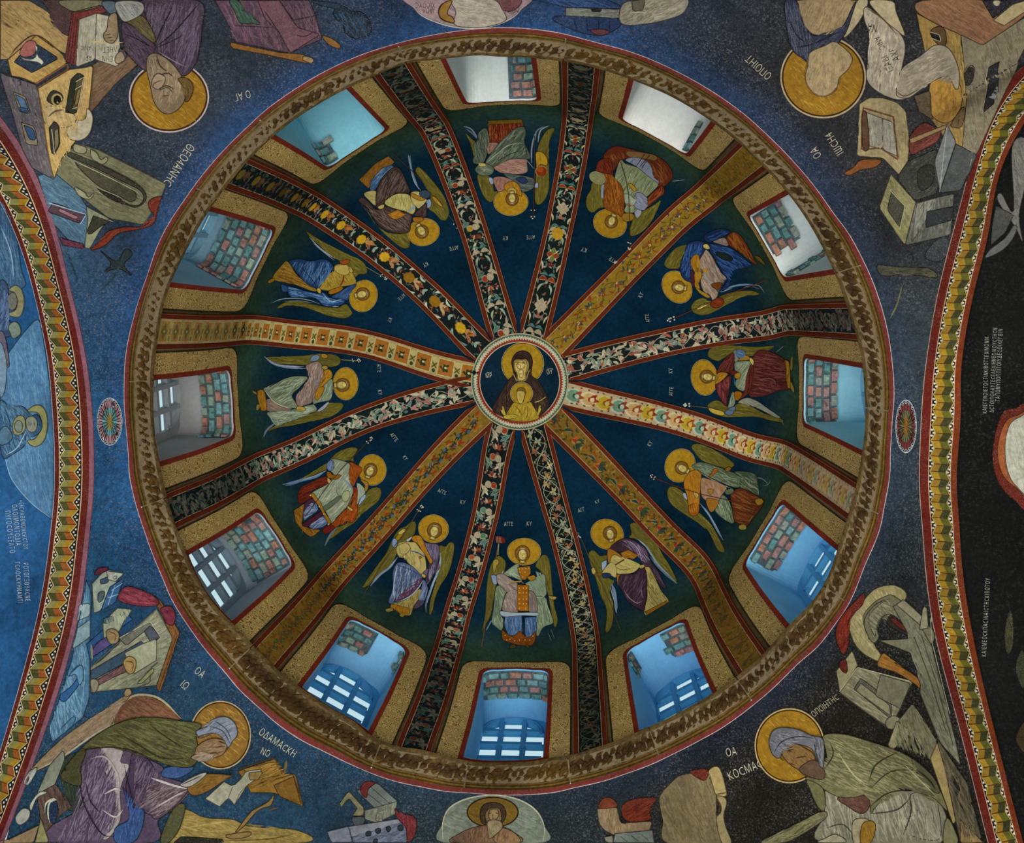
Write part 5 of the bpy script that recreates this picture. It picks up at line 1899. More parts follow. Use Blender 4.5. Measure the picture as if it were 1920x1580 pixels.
part('gold_tunic', 'f 8a5f16 640,640 700,570 750,590 740,700 690,780 650,720\nf 8f6a1a 700,790 770,790 780,850 740,930 760,1000 720,1020 690,960 700,880\nh b08a2a,744c0e 80 9 80 90 640,640 750,590 780,850 720,1010 690,880 690,780\ne 9a7020 825,770 30 30\nf 8a6a1c 700,980 780,1030 880,1090 860,1120 760,1060')
part('globe', 'f 64260c 890,1170 1000,1110 1060,1150 1050,1200 990,1240 910,1230\nh 8a4012,46160a 40 9 20 80 890,1170 1000,1110 1060,1150 990,1240 910,1230')
head(500, 985, 82, -82, .2)
hand('f a89a58 800,450 850,430 890,490 850,500 810,480', 'f a8944a 720,1250 800,1200 850,1205 760,1260', 'l c0ac64 8 720,1260 860,1200')
staff('440,1370 620,1290 900,1170 1200,1040 1620,885', '', '5c2416', 8)
part('staff_knob', 'd b5b39c 11 355,1400 372,1378 385,1412 430,1355 440,1390 395,1370')
lettering([('ΚΥ', 20, 1120, 66, -60), ('ΑΓΓΕ', 130, 1420, 58, -98)], INS)

# --- right: dark red cloak
angel('painted angel in a dark red cloak gathered over a grey green tunic', (1240, 600), (1000, 700))
wing('580,430 620,350 760,320 920,320 1100,330 1250,330 1420,320 1300,400 1100,450 920,400 820,450 740,500 700,510 620,480', 175, 70, ln=170)
wing('580,1100 600,1040 700,1000 800,1060 860,1100 1000,1030 1150,1090 1300,1170 1480,1220 1540,1280 1400,1260 1200,1210 1000,1210 800,1210 660,1170', 12, 80, ln=190)
part('feather', 'f 74786a 960,1030 1070,970 1200,1010 1330,1100 1500,1220 1420,1210 1250,1120 1100,1060\nh 9aa090,4a4f42 60 7 30 90 960,1030 1070,970 1330,1100 1500,1220 1250,1120\nl 5f6a5c 10 1440,400 1540,320\nl 5c6458 8 1500,1230 1540,1320')
halo(540, 715, 168, 228, -8)
part('tunic', '''f 66705a 920,530 1000,510 1130,510 1110,600 1070,700 1050,880 950,850 930,760 1000,700 960,640 930,640
h 8c9678,465040,9aa388 90 8 120 130 920,530 1130,510 1070,700 1050,880 950,850 1000,700
f 6a7464 910,380 940,370 950,450 980,480 940,520 910,510\nf 67745f 840,1080 870,960 900,890 930,950 920,1060 850,1100
h 98a28c,454e3e 30 8 95 110 840,1080 900,890 930,950 850,1100
l 36506a 10 920,700 920,790 940,840''')
part('cloak', '''f 4a1f1b 1150,460 1220,380 1340,380 1480,440 1560,500 1600,640 1650,760 1620,860 1480,880 1330,940 1180,960 1100,940 1120,800 1160,640 1140,540
f 4f201b 720,590 780,500 900,400 920,480 900,640 880,660 760,640 690,670
f 4c1c1c 680,800 760,770 870,680 870,800 840,950 820,1080 760,1010 700,900
f 52241c 1050,880 1070,720 1120,560 1160,560 1150,700 1110,900 960,1000 940,960
h 6e3a34,2c0f0e,7d4a42,3c1615 210 9 10 220 1150,460 1340,380 1560,500 1650,760 1480,880 1180,960 1100,940 1160,640
h 743c30,2e0f0d 60 9 125 150 720,590 900,400 900,640 760,640 690,670
h 8a4a48,300f12,64282c 70 9 80 150 680,800 870,680 840,950 820,1080 700,900
h 6d3024,300f0c 50 9 100 150 1050,880 1120,560 1160,560 1110,900 960,1000
l 1d0a09 7 1160,560 1300,600 1420,640 1580,640\nl 1d0a09 6 1190,720 1330,710 1450,740 1460,800\nl 7d4c48 8 1240,760 1320,720 1430,750 1440,820
f 52170f 860,620 960,640 1000,680 940,690 880,680''')
part('gold_tunic', 'f 8a6016 700,670 760,645 840,660 830,690 760,760 690,800 680,770 720,730\nh b08528,744c0e 50 9 140 80 700,670 840,660 760,760 690,800\nf 80500f 920,900 1000,890 1020,940 950,1010\nf 8f6a18 930,670 990,650 1005,690 980,730 930,720\nf 8a661c 1060,430 1120,460 1110,490 980,500 980,480')
part('sleeve', 'e 456080 1000,415 68 52 20\nh 6d88a4,2c425c 24 8 20 60 940,410 1000,370 1060,420 1010,460\nf 4a6078 800,1160 880,1090 940,1080 930,1130 880,1190')
part('hem', 'g 86641a 1570,490 1620,510 1640,640 1640,760 1640,860 1600,840 1600,660\nh ab8228,5f3f0c 50 9 80 80 1570,490 1620,510 1640,860 1600,840\nf 7a6a2c 1650,470 1670,460 1660,620 1640,600\nf 7f6f34 1650,760 1690,860 1680,910 1640,830')
head(590, 705, 84, -80, .1)
hand('f b3a254 1130,460 1170,490 1170,550 1150,550 1120,490', 'l 5d4718 5 1140,500 1165,530', 'f a08a34 600,1090 660,1110 780,1140 800,1190 700,1180 620,1140', 'l c0aa60 7 640,1110 720,1140')
staff('370,1070 590,1095 800,1120 1100,1150 1400,1230', '', '5c4a24', 7)
part('staff_knob', 'd b8b6a0 11 290,1058 308,1045 305,1075 358,1045 360,1075 320,1062')
lettering([('ΚΥ', 150, 660, 66, -92), ('ΑΓΓΕ', 148, 945, 60, -84)], INS)
# --- portrait at the crown, traced at ten times
CV.org, CV.k, CV.layer, CV.fig, CV.anchor = (880, 620), 10, 0, MED, HC
halo(1000, 615, 400, 398, 0, '94761c')
part('veil', '''f 2d211c 430,1480 520,1280 620,1110 730,920 820,830 810,700 790,590 820,480 890,400 990,368 1090,390 1160,460 1190,580 1170,720 1170,840 1270,910 1350,1020 1440,1180 1500,1330 1480,1450 1380,1560 1250,1640 1000,1700 760,1660 560,1580
f 241915 840,560 900,450 1000,480 1100,560 1140,720 1060,880 1000,940 900,900 850,780
h 4c3a30,17100d,5a463a 110 9 115 180 430,1480 620,1110 820,830 900,1000 760,1100 760,1660 560,1580
h 4c3a30,17100d,5a463a 90 9 65 180 1170,840 1350,1020 1500,1330 1380,1560 1250,1640 1200,1200
h 4a372c,1a120e 30 9 20 100 830,480 990,375 1160,470 1150,560 1000,500 850,540
l 14100c 12 720,920 690,1100 700,1300 690,1500
l 8f8060 16 820,790 870,900 900,960\nl 8f8060 14 1140,720 1090,830 1080,900
k 9a8444 18 1225,1340 1330,1310 1430,1240''')
part('face', '''f 7f6c34 835,560 900,530 1000,540 1050,520 1120,600 1110,740 1070,800 1070,930 980,950 890,930 890,800 840,730
f a69452 850,600 900,560 1000,555 1050,540 1080,620 1080,720 1050,800 1050,900 980,935 910,910 900,790 850,710
f b8a662 900,600 1000,590 1050,600 1030,680 960,720 900,680
f b8a662 930,740 1010,740 1000,860 950,870
l 4a3a18 14 860,600 900,580 945,590\nl 4a3a18 14 985,590 1020,570 1060,590
l 281e10 16 870,630 905,615 945,635\nl 281e10 16 985,615 1020,600 1055,620
l 6b5726 12 960,620 955,690 945,740 970,750
l 7d4c2c 12 930,800 970,806 1005,798
l 7c6a34 8 1080,620 1090,700 1070,760\nl 8d7c44 10 860,545 960,550 1040,530''')
part('child_halo', 'e a08c64 980,1172 215,212\ne 201710 980,1172 205,202\ne 94781f 980,1172 198,195\nh b2942c,7f6018 50 9 40 60 800,1100 980,990 1160,1100 1160,1260 980,1360 800,1260', M_GOLD)
part('child', '''f 89721f 850,1330 940,1380 1040,1380 1140,1320 1220,1440 1290,1560 1290,1650 1000,1705 640,1640 700,1560 760,1440
h b09632,66521a,c0a83e 150 9 100 150 850,1330 1140,1320 1290,1560 1290,1650 1000,1700 640,1640 760,1440
f 665022 890,1120 930,1060 1000,1060 1060,1110 1050,1180 1040,1240 1000,1350 940,1360 900,1260
f a59448 890,1140 960,1120 1040,1150 1030,1250 980,1370 920,1330 890,1230
l 4a3a18 10 900,1170 930,1160 950,1170\nl 4a3a18 10 975,1165 1010,1160 1030,1170
l 6b5726 9 955,1170 950,1220 965,1240\nl 6d4a22 9 930,1290 960,1296 985,1288
l 4c3b14 9 860,1400 960,1520 1000,1640\nl 4c3b14 9 1090,1400 1100,1520 1060,1660\nl c0aa48 9 720,1620 840,1600 940,1580''')
part('hand', 'f a09034 600,1400 625,1470 610,1490 580,1470 600,1520 640,1580 700,1600 680,1540 660,1480 650,1400 635,1400 640,1460 615,1395\nf a09034 640,1600 760,1560 930,1590 900,1620 760,1650 650,1640\nk 6b5a20 6 760,1600 930,1595')
part('hand', 'f a09034 1350,1390 1330,1460 1360,1450 1340,1500 1310,1560 1290,1600 1260,1570 1290,1500 1300,1430 1320,1390')
lettering([('ΜΡ', 305, 880, 105, -5), ('ΘΥ', 1455, 815, 105, -8)], 'b0b09c')
part('titlos', 'k b0b09c 9 325,785 375,775\nk b0b09c 9 395,780 415,768\nk b0b09c 9 1450,718 1530,706\nk b0b09c 8 1545,700 1570,715')
fig('iron_hook', 'small black iron hook fixed at the rim of the crown portrait', 'hook', (880, 620), 10, (110, 785))
b = MB()
p0 = np.array(hit(882.5, 697.8)[0])
p1 = np.array(hit(896, 698.2)[0])
dx = (p1 - p0) / np.linalg.norm(p1 - p0)
up_ = np.array([0, 0, -1.])
sd = np.cross(up_, dx)
b.box((p0 + p1) / 2 + up_ * .012 - CV.anchor, (p1 - p0) / 2, sd * .005, up_ * .006, '08090a')
b.box((p0 + p1) / 2 + up_ * .010 - CV.anchor, dx * .013, sd * .016, up_ * .010, '0a0b0d')
b.box(p1 + up_ * .028 - CV.anchor, dx * .005, sd * .005, up_ * .018, '08090a')
b.done('hook_arm', M_WOOD, CV.fig)
# ------------------------------------------------------------------ painted scenes on the sail vault
KQ = 2.98125
CV.sharp = .5
FR = M_FRESCO


def scene(name, label, org, at, cat='fresco', lay=0):
    return fig(name, label, cat, org, KQ, at, None, lay)


def fp(name, text):
    return part(name, text, FR)


# ---- upper left corner
scene('painted_house', 'painted tall ochre house upside down at the far upper left with small black windows', (0, 0), (300, 500))
fp('upper_block', '''g 8a744a 0,0 160,0 260,60 400,190 395,260 360,300 200,195 40,330 0,330
g 7d6742 0,20 110,120 60,150 0,110
f 3a2a2a 240,0 400,20 400,190 330,170 280,110 275,60
l 5a3c28 8 0,120 60,150 105,135 30,60 0,60
h 9c875a,6a5638,8f7a50 70 14 40 130 0,0 260,60 395,250 200,195 40,330 0,330
f 5b5a44 330,0 570,0 560,30 440,60 380,50''')
fp('top_storey', '''g 8c7240 40,330 200,192 345,298 370,350 195,462 120,430 60,420
h 9f8550,7a6234 60 14 35 90 40,330 200,192 345,298 370,350 195,462
l 3d2416 7 42,330 90,260 200,192 345,298
g 1d2838 75,342 110,300 200,240 325,322 175,402
f 7d4a48 108,280 150,225 200,235 185,300 120,312
f a3a79a 110,312 140,325 190,320 205,262 190,250 210,310 232,330 240,345 226,358 212,345 165,335 130,330
k 5c3a24 10 195,465 372,352 380,380 205,490''')
fp('side_wall', '''g 4b464c 0,400 30,418 195,468 215,520 300,1000 180,935 120,820 60,600 0,430
h 5f5a60,3a373d,6a625e 80 12 75 130 30,418 195,468 300,1000 180,935 60,600
l 2a2628 6 65,430 70,455\nl 2a2628 6 92,450 105,445 108,470 95,468\nl 2a2628 6 145,460 150,485
g 6d6450 70,505 140,535 168,630 108,615\ng 45607c 82,520 135,545 158,618 118,600\ng 28476a 108,590 158,600 160,625 112,612
g 6d6450 115,675 190,700 210,805 145,800\ng 28405e 130,690 185,712 200,778 160,770\nl 2a2628 5 188,620 200,640\nr 75706a 4 200,672 8 12''')
fp('front_wall', '''g 9c8450 205,490 380,382 470,372 515,360 492,600 420,780 340,880 300,995 262,850 235,640
f 99937c 480,600 512,640 500,730 450,775 390,770 370,720 400,670 470,660
f 95886a 235,600 340,590 420,650 380,700 260,690
h af9660,86703f,a89468 90 14 75 130 205,490 470,372 515,360 420,780 300,995 235,640
l 5f4426 6 200,470 235,640 268,860 300,990''')
fp('shutter_box', '''g 25281f 390,435 432,395 466,420 420,630 358,620
g 45412a 418,450 460,425 428,615 395,600\ng 6e6238 425,500 446,480 428,580 408,585
k a3987c 4 418,448 462,422 424,628\nk a3987c 4 395,602 425,592\nk a3987c 4 412,492 450,470''')
fp('window', 'f 2a2a22 255,540 285,498 330,512 345,545 310,580 262,560\ne 8c8054 310,548 32 34\ne 12120f 312,550 22 26')
fp('window', 'g 2b2c26 270,705 300,662 325,690 330,800 295,860 282,840\ng 5f5a42 300,720 322,700 325,800 300,840\nk 9c927a 4 285,710 300,850\nl 4a4234 8 265,640 300,612 345,605')
scene('painted_brown_slope', 'painted brown sloping building side behind the upside down ochre house', (0, 0), (600, 450))
fp('slope', 'g 5d4836 515,360 700,262 780,350 640,470 505,630 490,600\nh 73593f,48382c,6d5a46 60 14 140 140 515,360 700,262 780,350 640,470 505,625')

scene('painted_seated_writer', 'painted haloed hymn writer in a dark purple hooded robe, upside down at the upper left', (0, 0), (900, 250), lay=14)
part('halo', 'e 9a8f8c 942,538 225,200\ne 2b1a16 942,538 216,192\ne 7c5c1c 942,538 206,182\nh 927429,66491a,9c7c30 90 12 40 60 740,540 800,690 942,725 1090,690 1150,540 1100,420 942,380 800,400', M_GOLD)
fp('robe', '''f 352c38 780,0 1110,0 1125,150 1110,280 1080,370 1030,420 980,400 900,330 860,290 820,330 815,385 770,350 700,260 680,180 740,130 860,230
f 3d2f3c 680,120 790,170 860,240 850,300 815,390 720,310 690,250
h 584c5e,1d1820,463a4a,635868 130 12 105 190 780,0 1110,0 1120,260 1030,410 900,320 860,240
h 584c5e,1d1820,463a4a 60 11 50 120 680,120 860,240 815,390 700,270
l 15121a 8 860,250 900,150 960,30\nl 15121a 7 860,255 960,180 1110,10\nl 15121a 6 870,260 960,220 1020,190\nl 15121a 7 855,250 820,120 790,20\nl 15121a 6 850,260 760,210 690,180\nl 6b6070 6 880,280 960,330 1040,370
f 4a4228 700,110 790,80 860,190 850,230 740,140\nh 6b6240,2c2818 24 9 50 90 700,110 790,80 860,190 850,230''')
fp('face', '''f 6b5d48 815,385 820,310 870,290 950,340 1010,420 1030,500 1020,570 960,625 900,620 855,560 835,470
h 85765c,54473a,8f8068 70 12 100 60 820,320 950,340 1030,500 960,620 855,560
f 7f7058 845,440 880,400 920,430 890,490 850,480\nl 3d3228 8 850,420 880,400 915,420\nl 3d3228 7 880,500 930,480 960,510\nl 3d3228 6 900,530 940,525
l 2e241a 7 880,490 925,470 965,490\nl 2e241a 7 890,410 935,400 960,420\nl 4a3a2c 7 900,440 860,455 850,480 875,490\nh 8f8068,4a3e30 40 9 80 60 820,320 870,290 900,350 880,400 830,390\nl 3a3024 8 870,300 890,360 930,390\nf 4f3d1e 990,430 1040,430 1075,470 1060,540 1030,560 1025,490\nh 6b5428,2c2210 24 8 95 50 990,430 1075,470 1060,540 1030,560''')
fp('sleeve', 'f 45525c 560,0 640,0 640,60 600,60\nf 7f7f78 640,0 780,0 790,60 700,110 660,80\nh 9a9a94,54565a 30 9 50 90 640,0 780,0 790,60 700,110\nf 3a3c4c 660,260 700,290 690,320 660,300')
fp('hand', 'f 75654e 600,80 640,60 650,120 650,190 620,230 580,215 570,180 590,150\nl 3a2e22 6 580,185 610,180\nl 3a2e22 6 585,200 620,198\nl 3a2e22 6 600,215 630,210')
fp('hand', 'f 7d705a 640,300 670,275 690,320 650,345 635,330')
scene('painted_open_book', 'painted open book with red page edges held by the upside down hymn writer', (0, 0), (500, 220), lay=7)
fp('red_edge', 'g 5a2826 400,65 560,25 600,60 440,110 420,370 360,335\nk 351412 4 408,75 372,340\nk 351412 4 420,90 388,350\nk 351412 4 430,100 404,362\nk 351412 3 420,70 560,40')
fp('page', 'g 8c8a78 440,105 535,70 530,330 420,372\nh a09e8c,78766a 40 14 95 90 440,105 535,70 530,330 420,372')
fp('page', 'g 918f7c 535,70 610,85 660,130 670,300 655,370 530,328\nh a5a390,7d7b6c 40 14 85 90 535,70 610,85 670,300 655,370 530,328\nl 9a8a5a 8 470,225 700,235')
lettering([('ΛΗΕΤ', 652, 255, 46, 178), ('ΕΗΝ', 630, 310, 46, 184), ('ΑΝΙC', 505, 250, 36, 178), ('ΑΡ', 510, 305, 42, 180)], '20201c')

scene('painted_grey_shrine', 'painted grey green arched shrine with a red drape on its corner beside the left arch', (0, 0), (600, 950))
fp('body', '''g 5c5c44 430,800 540,830 930,1025 905,1090 850,1180 800,1255 610,1220 480,1120 400,1050 220,1000 330,890
g 3d5a6c 210,980 300,960 420,1060 500,1180 470,1380 380,1340 300,1250
h 73725a,46472f,6b6a50 110 14 28 160 430,800 930,1025 800,1255 480,1120 330,890
h 55748a,2b4356,4d6a7c 70 12 40 130 210,980 420,1060 500,1180 470,1380 300,1250
g 70745c 480,1150 610,1220 560,1280 500,1390 470,1380 490,1230
k 34352a 6 440,800 545,832 930,1028\nk 34352a 6 905,1095 800,1255
f 73725a 415,800 480,820 470,855 410,840\nl 2e2f26 5 415,800 480,820 470,855 410,840 415,800''')
fp('arch', '''f 2e2f25 380,870 520,930 680,1010 780,1060 800,1110 770,1145 720,1140 640,1100 540,1050 640,1120 700,1140 760,1155 815,1110 790,1050 700,990 540,910 400,850
f 3c3c2c 420,900 640,1000 740,1060 760,1100 730,1125 660,1090 540,1030
f 1f2117 545,1050 640,1090 680,1110 660,1125 600,1100
l 85846a 6 380,880 520,945 680,1025 770,1075 780,1110 750,1140
l 85846a 5 540,1045 660,1095 690,1120\nl 23241c 6 400,850 560,915 700,985 790,1045 815,1100 780,1150 720,1150''')
fp('volute', 'f 75745a 505,830 540,850 560,890 590,870 600,890 570,915 540,900 510,880\nl 2e2f26 5 505,830 540,850 560,890 590,870\nf 7d7c62 415,1040 470,1070 490,1100 525,1070 500,1110 440,1090\nl 2e2f26 5 415,1040 470,1070 490,1100')
fp('pink_panel', 'g 3f3038 290,1130 330,1140 480,1200 440,1245 270,1180\ng 7a545c 330,1160 440,1210 420,1225 320,1175\nk 7f97a8 5 270,1130 480,1195 445,1250')
fp('window', 'g 2a2c22 520,1200 620,1235 560,1260 500,1310 480,1300\nk 75745c 5 515,1195 630,1235')
fp('red_drape', 'f 5c2418 905,1095 860,1100 825,1130 840,1180 860,1190 830,1240 780,1265 700,1265 600,1290 560,1340 500,1395 580,1370 660,1300 760,1280 850,1250 875,1180 890,1120\nh 7d3c28,3c140e 36 9 140 80 905,1095 825,1130 860,1190 780,1265 600,1290 500,1395 660,1300 850,1250\ng 4f2434 330,1325 460,1360 468,1390 345,1365')

scene('painted_purple_shrine', 'painted purple brown shrine with a green curtain at the top edge, orange cornice below', (0, 0), (1500, 150))
fp('body', '''g 463440 1200,0 1730,0 1760,80 1800,215 1620,295 1310,230 1290,160
h 5f4856,2e222c,6a4f58 110 14 70 140 1200,0 1730,0 1800,215 1620,295 1310,230
g 5a3f48 1440,0 1560,0 1660,150 1790,190 1620,295 1560,180 1480,100
k 281c24 7 1560,0 1640,110 1780,80\nk 281c24 6 1480,60 1560,180 1620,290\nk 281c24 5 1310,140 1520,150\nl 281c24 6 1650,190 1700,200 1760,170''')
fp('curtain', 'f 2c4238 1280,0 1330,0 1370,60 1455,130 1400,125 1340,125 1310,60\nh 456452,1a2a24 24 9 60 90 1280,0 1330,0 1455,130 1340,125')
fp('cornice', 'g 6e4a22 1285,232 1390,255 1560,290 1690,300 1745,330 1720,352 1620,330 1480,300 1290,265\nf 7d6a48 1700,310 1750,325 1740,350 1690,330\nf 6d4e2c 1800,195 1860,215 1905,255 1880,265 1830,240')
scene('painted_roof_corner', 'painted dark blue foliage at the top edge beside the cornice', (0, 0), (1850, 100))  # dark blue leaf shapes of the fresco
fp('leaves', 'f 16232f 1860,70 1905,30 1960,60 2010,110 2030,180 1990,220 1960,170 1990,120 1950,90 1900,120\nf 1a2b3a 1740,0 1900,20 1880,45 1780,25\nh 2f4a60,0f1820 40 9 60 90 1860,70 1960,50 2060,120 2060,230 1990,220')
scene('painted_foliage', 'painted dark plant fronds growing between the left arch and the dome cornice', (0, 0), (650, 1450))
fp('leaves', 'f 1f2a2a 560,1400 650,1460 700,1390 740,1420 690,1480 740,1540 660,1500 580,1520 620,1470\nl 1a2a38 10 380,1420 430,1560\nl 1c2b34 9 620,1380 800,1370\nl 22404f 8 330,1400 420,1480 560,1570\nl 1f3038 9 700,1400 640,1540 540,1640')
lettering([('Ο ΑΓ', 1395, 500, 62, 165)], 'a39c88')
scene('painted_inscription', 'painted name lettering slanting down beside the upper left halo', (0, 0), (1000, 900), 'inscription')
lettering([('ΘΕΟΦΑΝΗC', 1050, 795, 72, 122)], 'a8a08a')
# ---- lower left corner (view of 0,1050)
G = (0, 1050)
scene('painted_town', 'painted pale blue towers and grey gabled building with red cloth, lower left', G, (700, 450))
fp('blue_house', '''g 3f6784 480,110 510,190 500,440 495,780 460,880 290,1020 270,940 330,780 400,560 440,330 470,200
h 5f8aa6,2c4e6c,7398ac 120 13 80 150 480,110 500,440 460,880 290,1020 270,940 400,560 440,330
f 24507c 330,760 400,700 440,640 450,620 440,690 360,790\nf 4f7c9a 380,650 440,590 460,600 462,660 440,700 420,640
l 20405c 7 370,660 430,590 460,600 462,680\nl 20405c 6 320,960 400,880 420,880 400,930
g 7f9499 445,250 500,240 500,310 430,340\ng 76909a 430,380 500,330 500,430 400,500\nk 284258 5 500,120 500,460 495,760\ng 1f4a78 480,470 640,330 700,300 740,330 600,430 500,560''')
fp('tower', '''g 7d887c 510,130 585,50 690,75 640,130 560,280 520,300
g 274c74 610,150 690,100 640,240 560,280
k 7d9aa8 4 620,170 680,130\nk 7d9aa8 4 600,210 660,190\nk 7d9aa8 4 640,140 600,250
g 2c4252 555,110 605,90 608,120 560,140\ng 8e968a 590,60 690,75 640,120 600,110\nl 2c3a40 5 625,95 650,85 640,110 625,95
f 3a4c50 545,185 580,175 570,220 545,235\nk 24383f 5 512,130 585,50 692,76\nf 4c1f2e 525,70 545,45 600,40 590,60 530,85''')
fp('tower', '''g 858c78 570,350 590,330 650,270 735,275 690,340 660,400 575,440
g 36505c 570,330 625,310 630,340 575,360\nk 2c3a3c 5 570,300 650,268 735,276 690,345\nl 2c3a3c 5 665,300 692,290 680,318 665,300
h 9aa08c,646c5c 30 10 80 70 570,350 650,270 735,275 660,400''')
fp('grey_building', '''g 6c705e 560,560 870,275 965,440 880,700 700,720 500,740 500,600
h 83866f,555a4a,8d8f78 130 14 150 150 560,560 870,275 965,440 880,700 500,740
g 585c50 660,440 830,345 890,430 850,470 800,400 700,480\ng 3d444c 800,400 835,365 890,430 840,465\nk 8d907a 5 655,440 832,342 893,432
g 2b4052 500,620 790,450 800,490 720,560 500,680\ng 8c9078 690,520 790,470 870,440 870,560 740,640
k 3a3f38 5 800,640 880,570 840,600 830,690 740,720\ng 7d8058 760,690 850,600 860,620 790,690
k 444a42 6 500,600 870,275 968,440 885,710''')
fp('gable_beam', 'g 6a4826 865,240 885,215 1000,405 890,740 865,715 960,440\nk 3c2612 5 880,225 985,420 880,730\nh 80592c,472e16 24 8 110 80 865,240 1000,405 890,740 960,440\nk 3c2612 4 900,290 940,280\nk 3c2612 4 920,340 960,330')
fp('red_cloth', 'f 5a2030 650,215 690,150 760,160 860,205 880,250 800,260 700,245\nh 7d3644,3a101c,8a4048 50 9 20 90 650,215 690,150 860,205 880,250 700,245\nf 5f2632 890,270 950,260 975,310 960,365 920,350 905,310\nh 7d3644,3a101c 20 9 60 50 890,270 950,260 975,310 920,350')
fp('column', 'f 46406c 500,540 530,470 600,430 620,460 560,510\nf 7a6a48 585,400 620,385 655,410 650,460 610,470 590,440\nl 40301c 5 600,400 640,420 630,455\nl 6d6a54 12 500,470 505,560')
fp('column', 'f 5c4244 510,690 640,610 720,570 740,600 620,660 520,710\nh 77585a,40292c 30 8 150 70 510,690 720,570 740,600 520,710\nf 8c7448 680,570 710,540 750,560 745,620 715,640 690,610\nl 40301c 5 690,570 735,575 730,625\nf 6f6a56 495,670 540,680 530,730 505,740')

scene('painted_bench', 'painted long pinkish bench with a rounded brown back behind the green cloaked writer', G, (800, 830))
fp('seat_back', 'f 5d3f2c 640,910 650,840 720,765 800,755 900,790 1010,890 860,880 740,890 640,925\nh 75523a,463022,7d5a42 70 13 30 90 640,910 720,765 800,755 1010,890 740,890\nl 8f8a6c 12 630,930 650,840 720,770 800,752 900,780 1010,885')
fp('rail', 'f 7a6a50 180,1160 330,1010 480,900 640,800 730,730 710,780 640,830 620,920 480,990 360,1090 200,1180\nh 90806a,5f4e3c,86735c 60 13 145 140 190,1160 480,900 720,740 620,920 360,1090\nl 99967a 10 190,1180 360,1090 500,990 640,910\nf 8a7450 690,740 715,715 735,745 700,765')
fp('leg', '''g 6c7264 200,1310 270,1150 350,1060 360,1110 300,1260
g 4a3b34 200,1310 310,1250 350,1330 400,1380 340,1420 270,1500 300,1580 250,1580 220,1440
h 62514a,30261f 50 11 80 100 200,1310 310,1250 400,1380 270,1500 250,1580
f 14253e 250,1400 260,1350 300,1335 320,1400 300,1470 275,1460\nl a3a896 9 245,1410 250,1360 285,1335 310,1335 270,1355 262,1420 275,1470
f 888c84 80,1440 120,1390 160,1400 150,1450 100,1480\nf 7f8880 140,1230 190,1160 200,1180 150,1260\nf 8f9488 160,1370 210,1300 260,1300 200,1330 170,1400\ng 7c6a50 0,1580 210,1480 180,1580\ng 77754e 190,1580 220,1440 270,1580''')

scene('painted_green_bush', 'painted dark green clump beside the knees of the green cloaked writer', G, (380, 1250))
fp('leaves', 'f 26332a 330,1200 360,1110 440,1080 470,1180 460,1340 420,1400 340,1380 360,1300\nh 3c4c3a,18221c 60 11 70 70 330,1200 440,1080 460,1340 340,1380')
scene('painted_bowed_writer', 'painted hymn writer bowed forward in a green cloak, purple robe and blue turban', G, (800, 1100), lay=8)
part('halo', 'e 9a8a66 1230,978 172,192\ne 2a1c10 1230,978 165,185\ne 735626 1230,978 158,178\nh 9a7a38,66491c,a5853c 80 11 40 55 1080,980 1130,840 1230,805 1340,850 1385,980 1330,1110 1230,1150 1120,1100', M_GOLD)
fp('robe', '''f 463a4e 440,1160 480,1060 560,1040 680,1060 740,1080 900,1150 920,1210 1060,1260 1050,1310 960,1400 880,1460 850,1580 290,1580 270,1500 400,1420 470,1360 430,1250
f 8b8484 560,1050 680,1060 670,1130 720,1150 670,1280 670,1450 600,1560 560,1540 630,1440 640,1300 590,1200
f 392b40 740,1080 830,1120 860,1200 800,1290 740,1350 700,1280 720,1180
f 4d3d44 830,1240 960,1260 1060,1270 960,1390 870,1450 820,1400 760,1400 740,1340
h 6d6072,281e30,80748a,3a2e42 150 13 110 190 440,1160 560,1040 640,1150 670,1450 560,1580 290,1580 400,1420
h 75697a,2a1f30 90 11 115 140 740,1080 860,1150 960,1260 870,1450 740,1350
h 85787c,2e2226 70 11 150 120 830,1240 1060,1270 960,1390 870,1450 760,1400
l 1d1624 8 450,1150 440,1250 470,1380 560,1530 640,1550\nl 1d1624 7 470,1240 500,1350 560,1420\nl 1d1624 7 690,1150 720,1280 760,1390 880,1440
l a39c9c 10 580,1310 640,1280 670,1290\nl a39c9c 9 570,1400 640,1440 680,1400\nl a39c9c 12 840,1220 960,1260 1040,1280\nl 968c90 8 1040,1290 960,1330 860,1390\nl 9a9090 9 500,1110 580,1100 650,1200 660,1300''')
fp('blue_tunic', 'f 2a4570 680,1270 720,1360 760,1400 800,1400 790,1500 740,1580 640,1580 640,1500 720,1440\nf 2c4672 900,1210 930,1160 1080,1160 1000,1220\nh 43629a,172c50 50 10 100 100 680,1270 800,1400 740,1580 640,1580 720,1440')
fp('cloak', '''f 434426 440,1060 560,960 720,890 860,880 1000,900 1120,920 1090,980 1110,1090 1060,1160 940,1150 860,1120 740,1070 600,1045 500,1050
f 3a3c22 330,1210 440,1060 470,1080 440,1160 440,1260\nf 3f4128 960,1400 1030,1370 1000,1500 940,1580 890,1570
h 5c5d3a,2d2e18,6a6a44,35371e 190 14 20 170 440,1060 720,890 1000,900 1110,940 1060,1160 860,1120 600,1045
l 24260f 8 640,960 760,1030 900,1110 1040,1110\nl 24260f 7 830,920 920,990 1030,1060\nl 1e200f 8 440,1070 600,1045 740,1070 860,1125''')
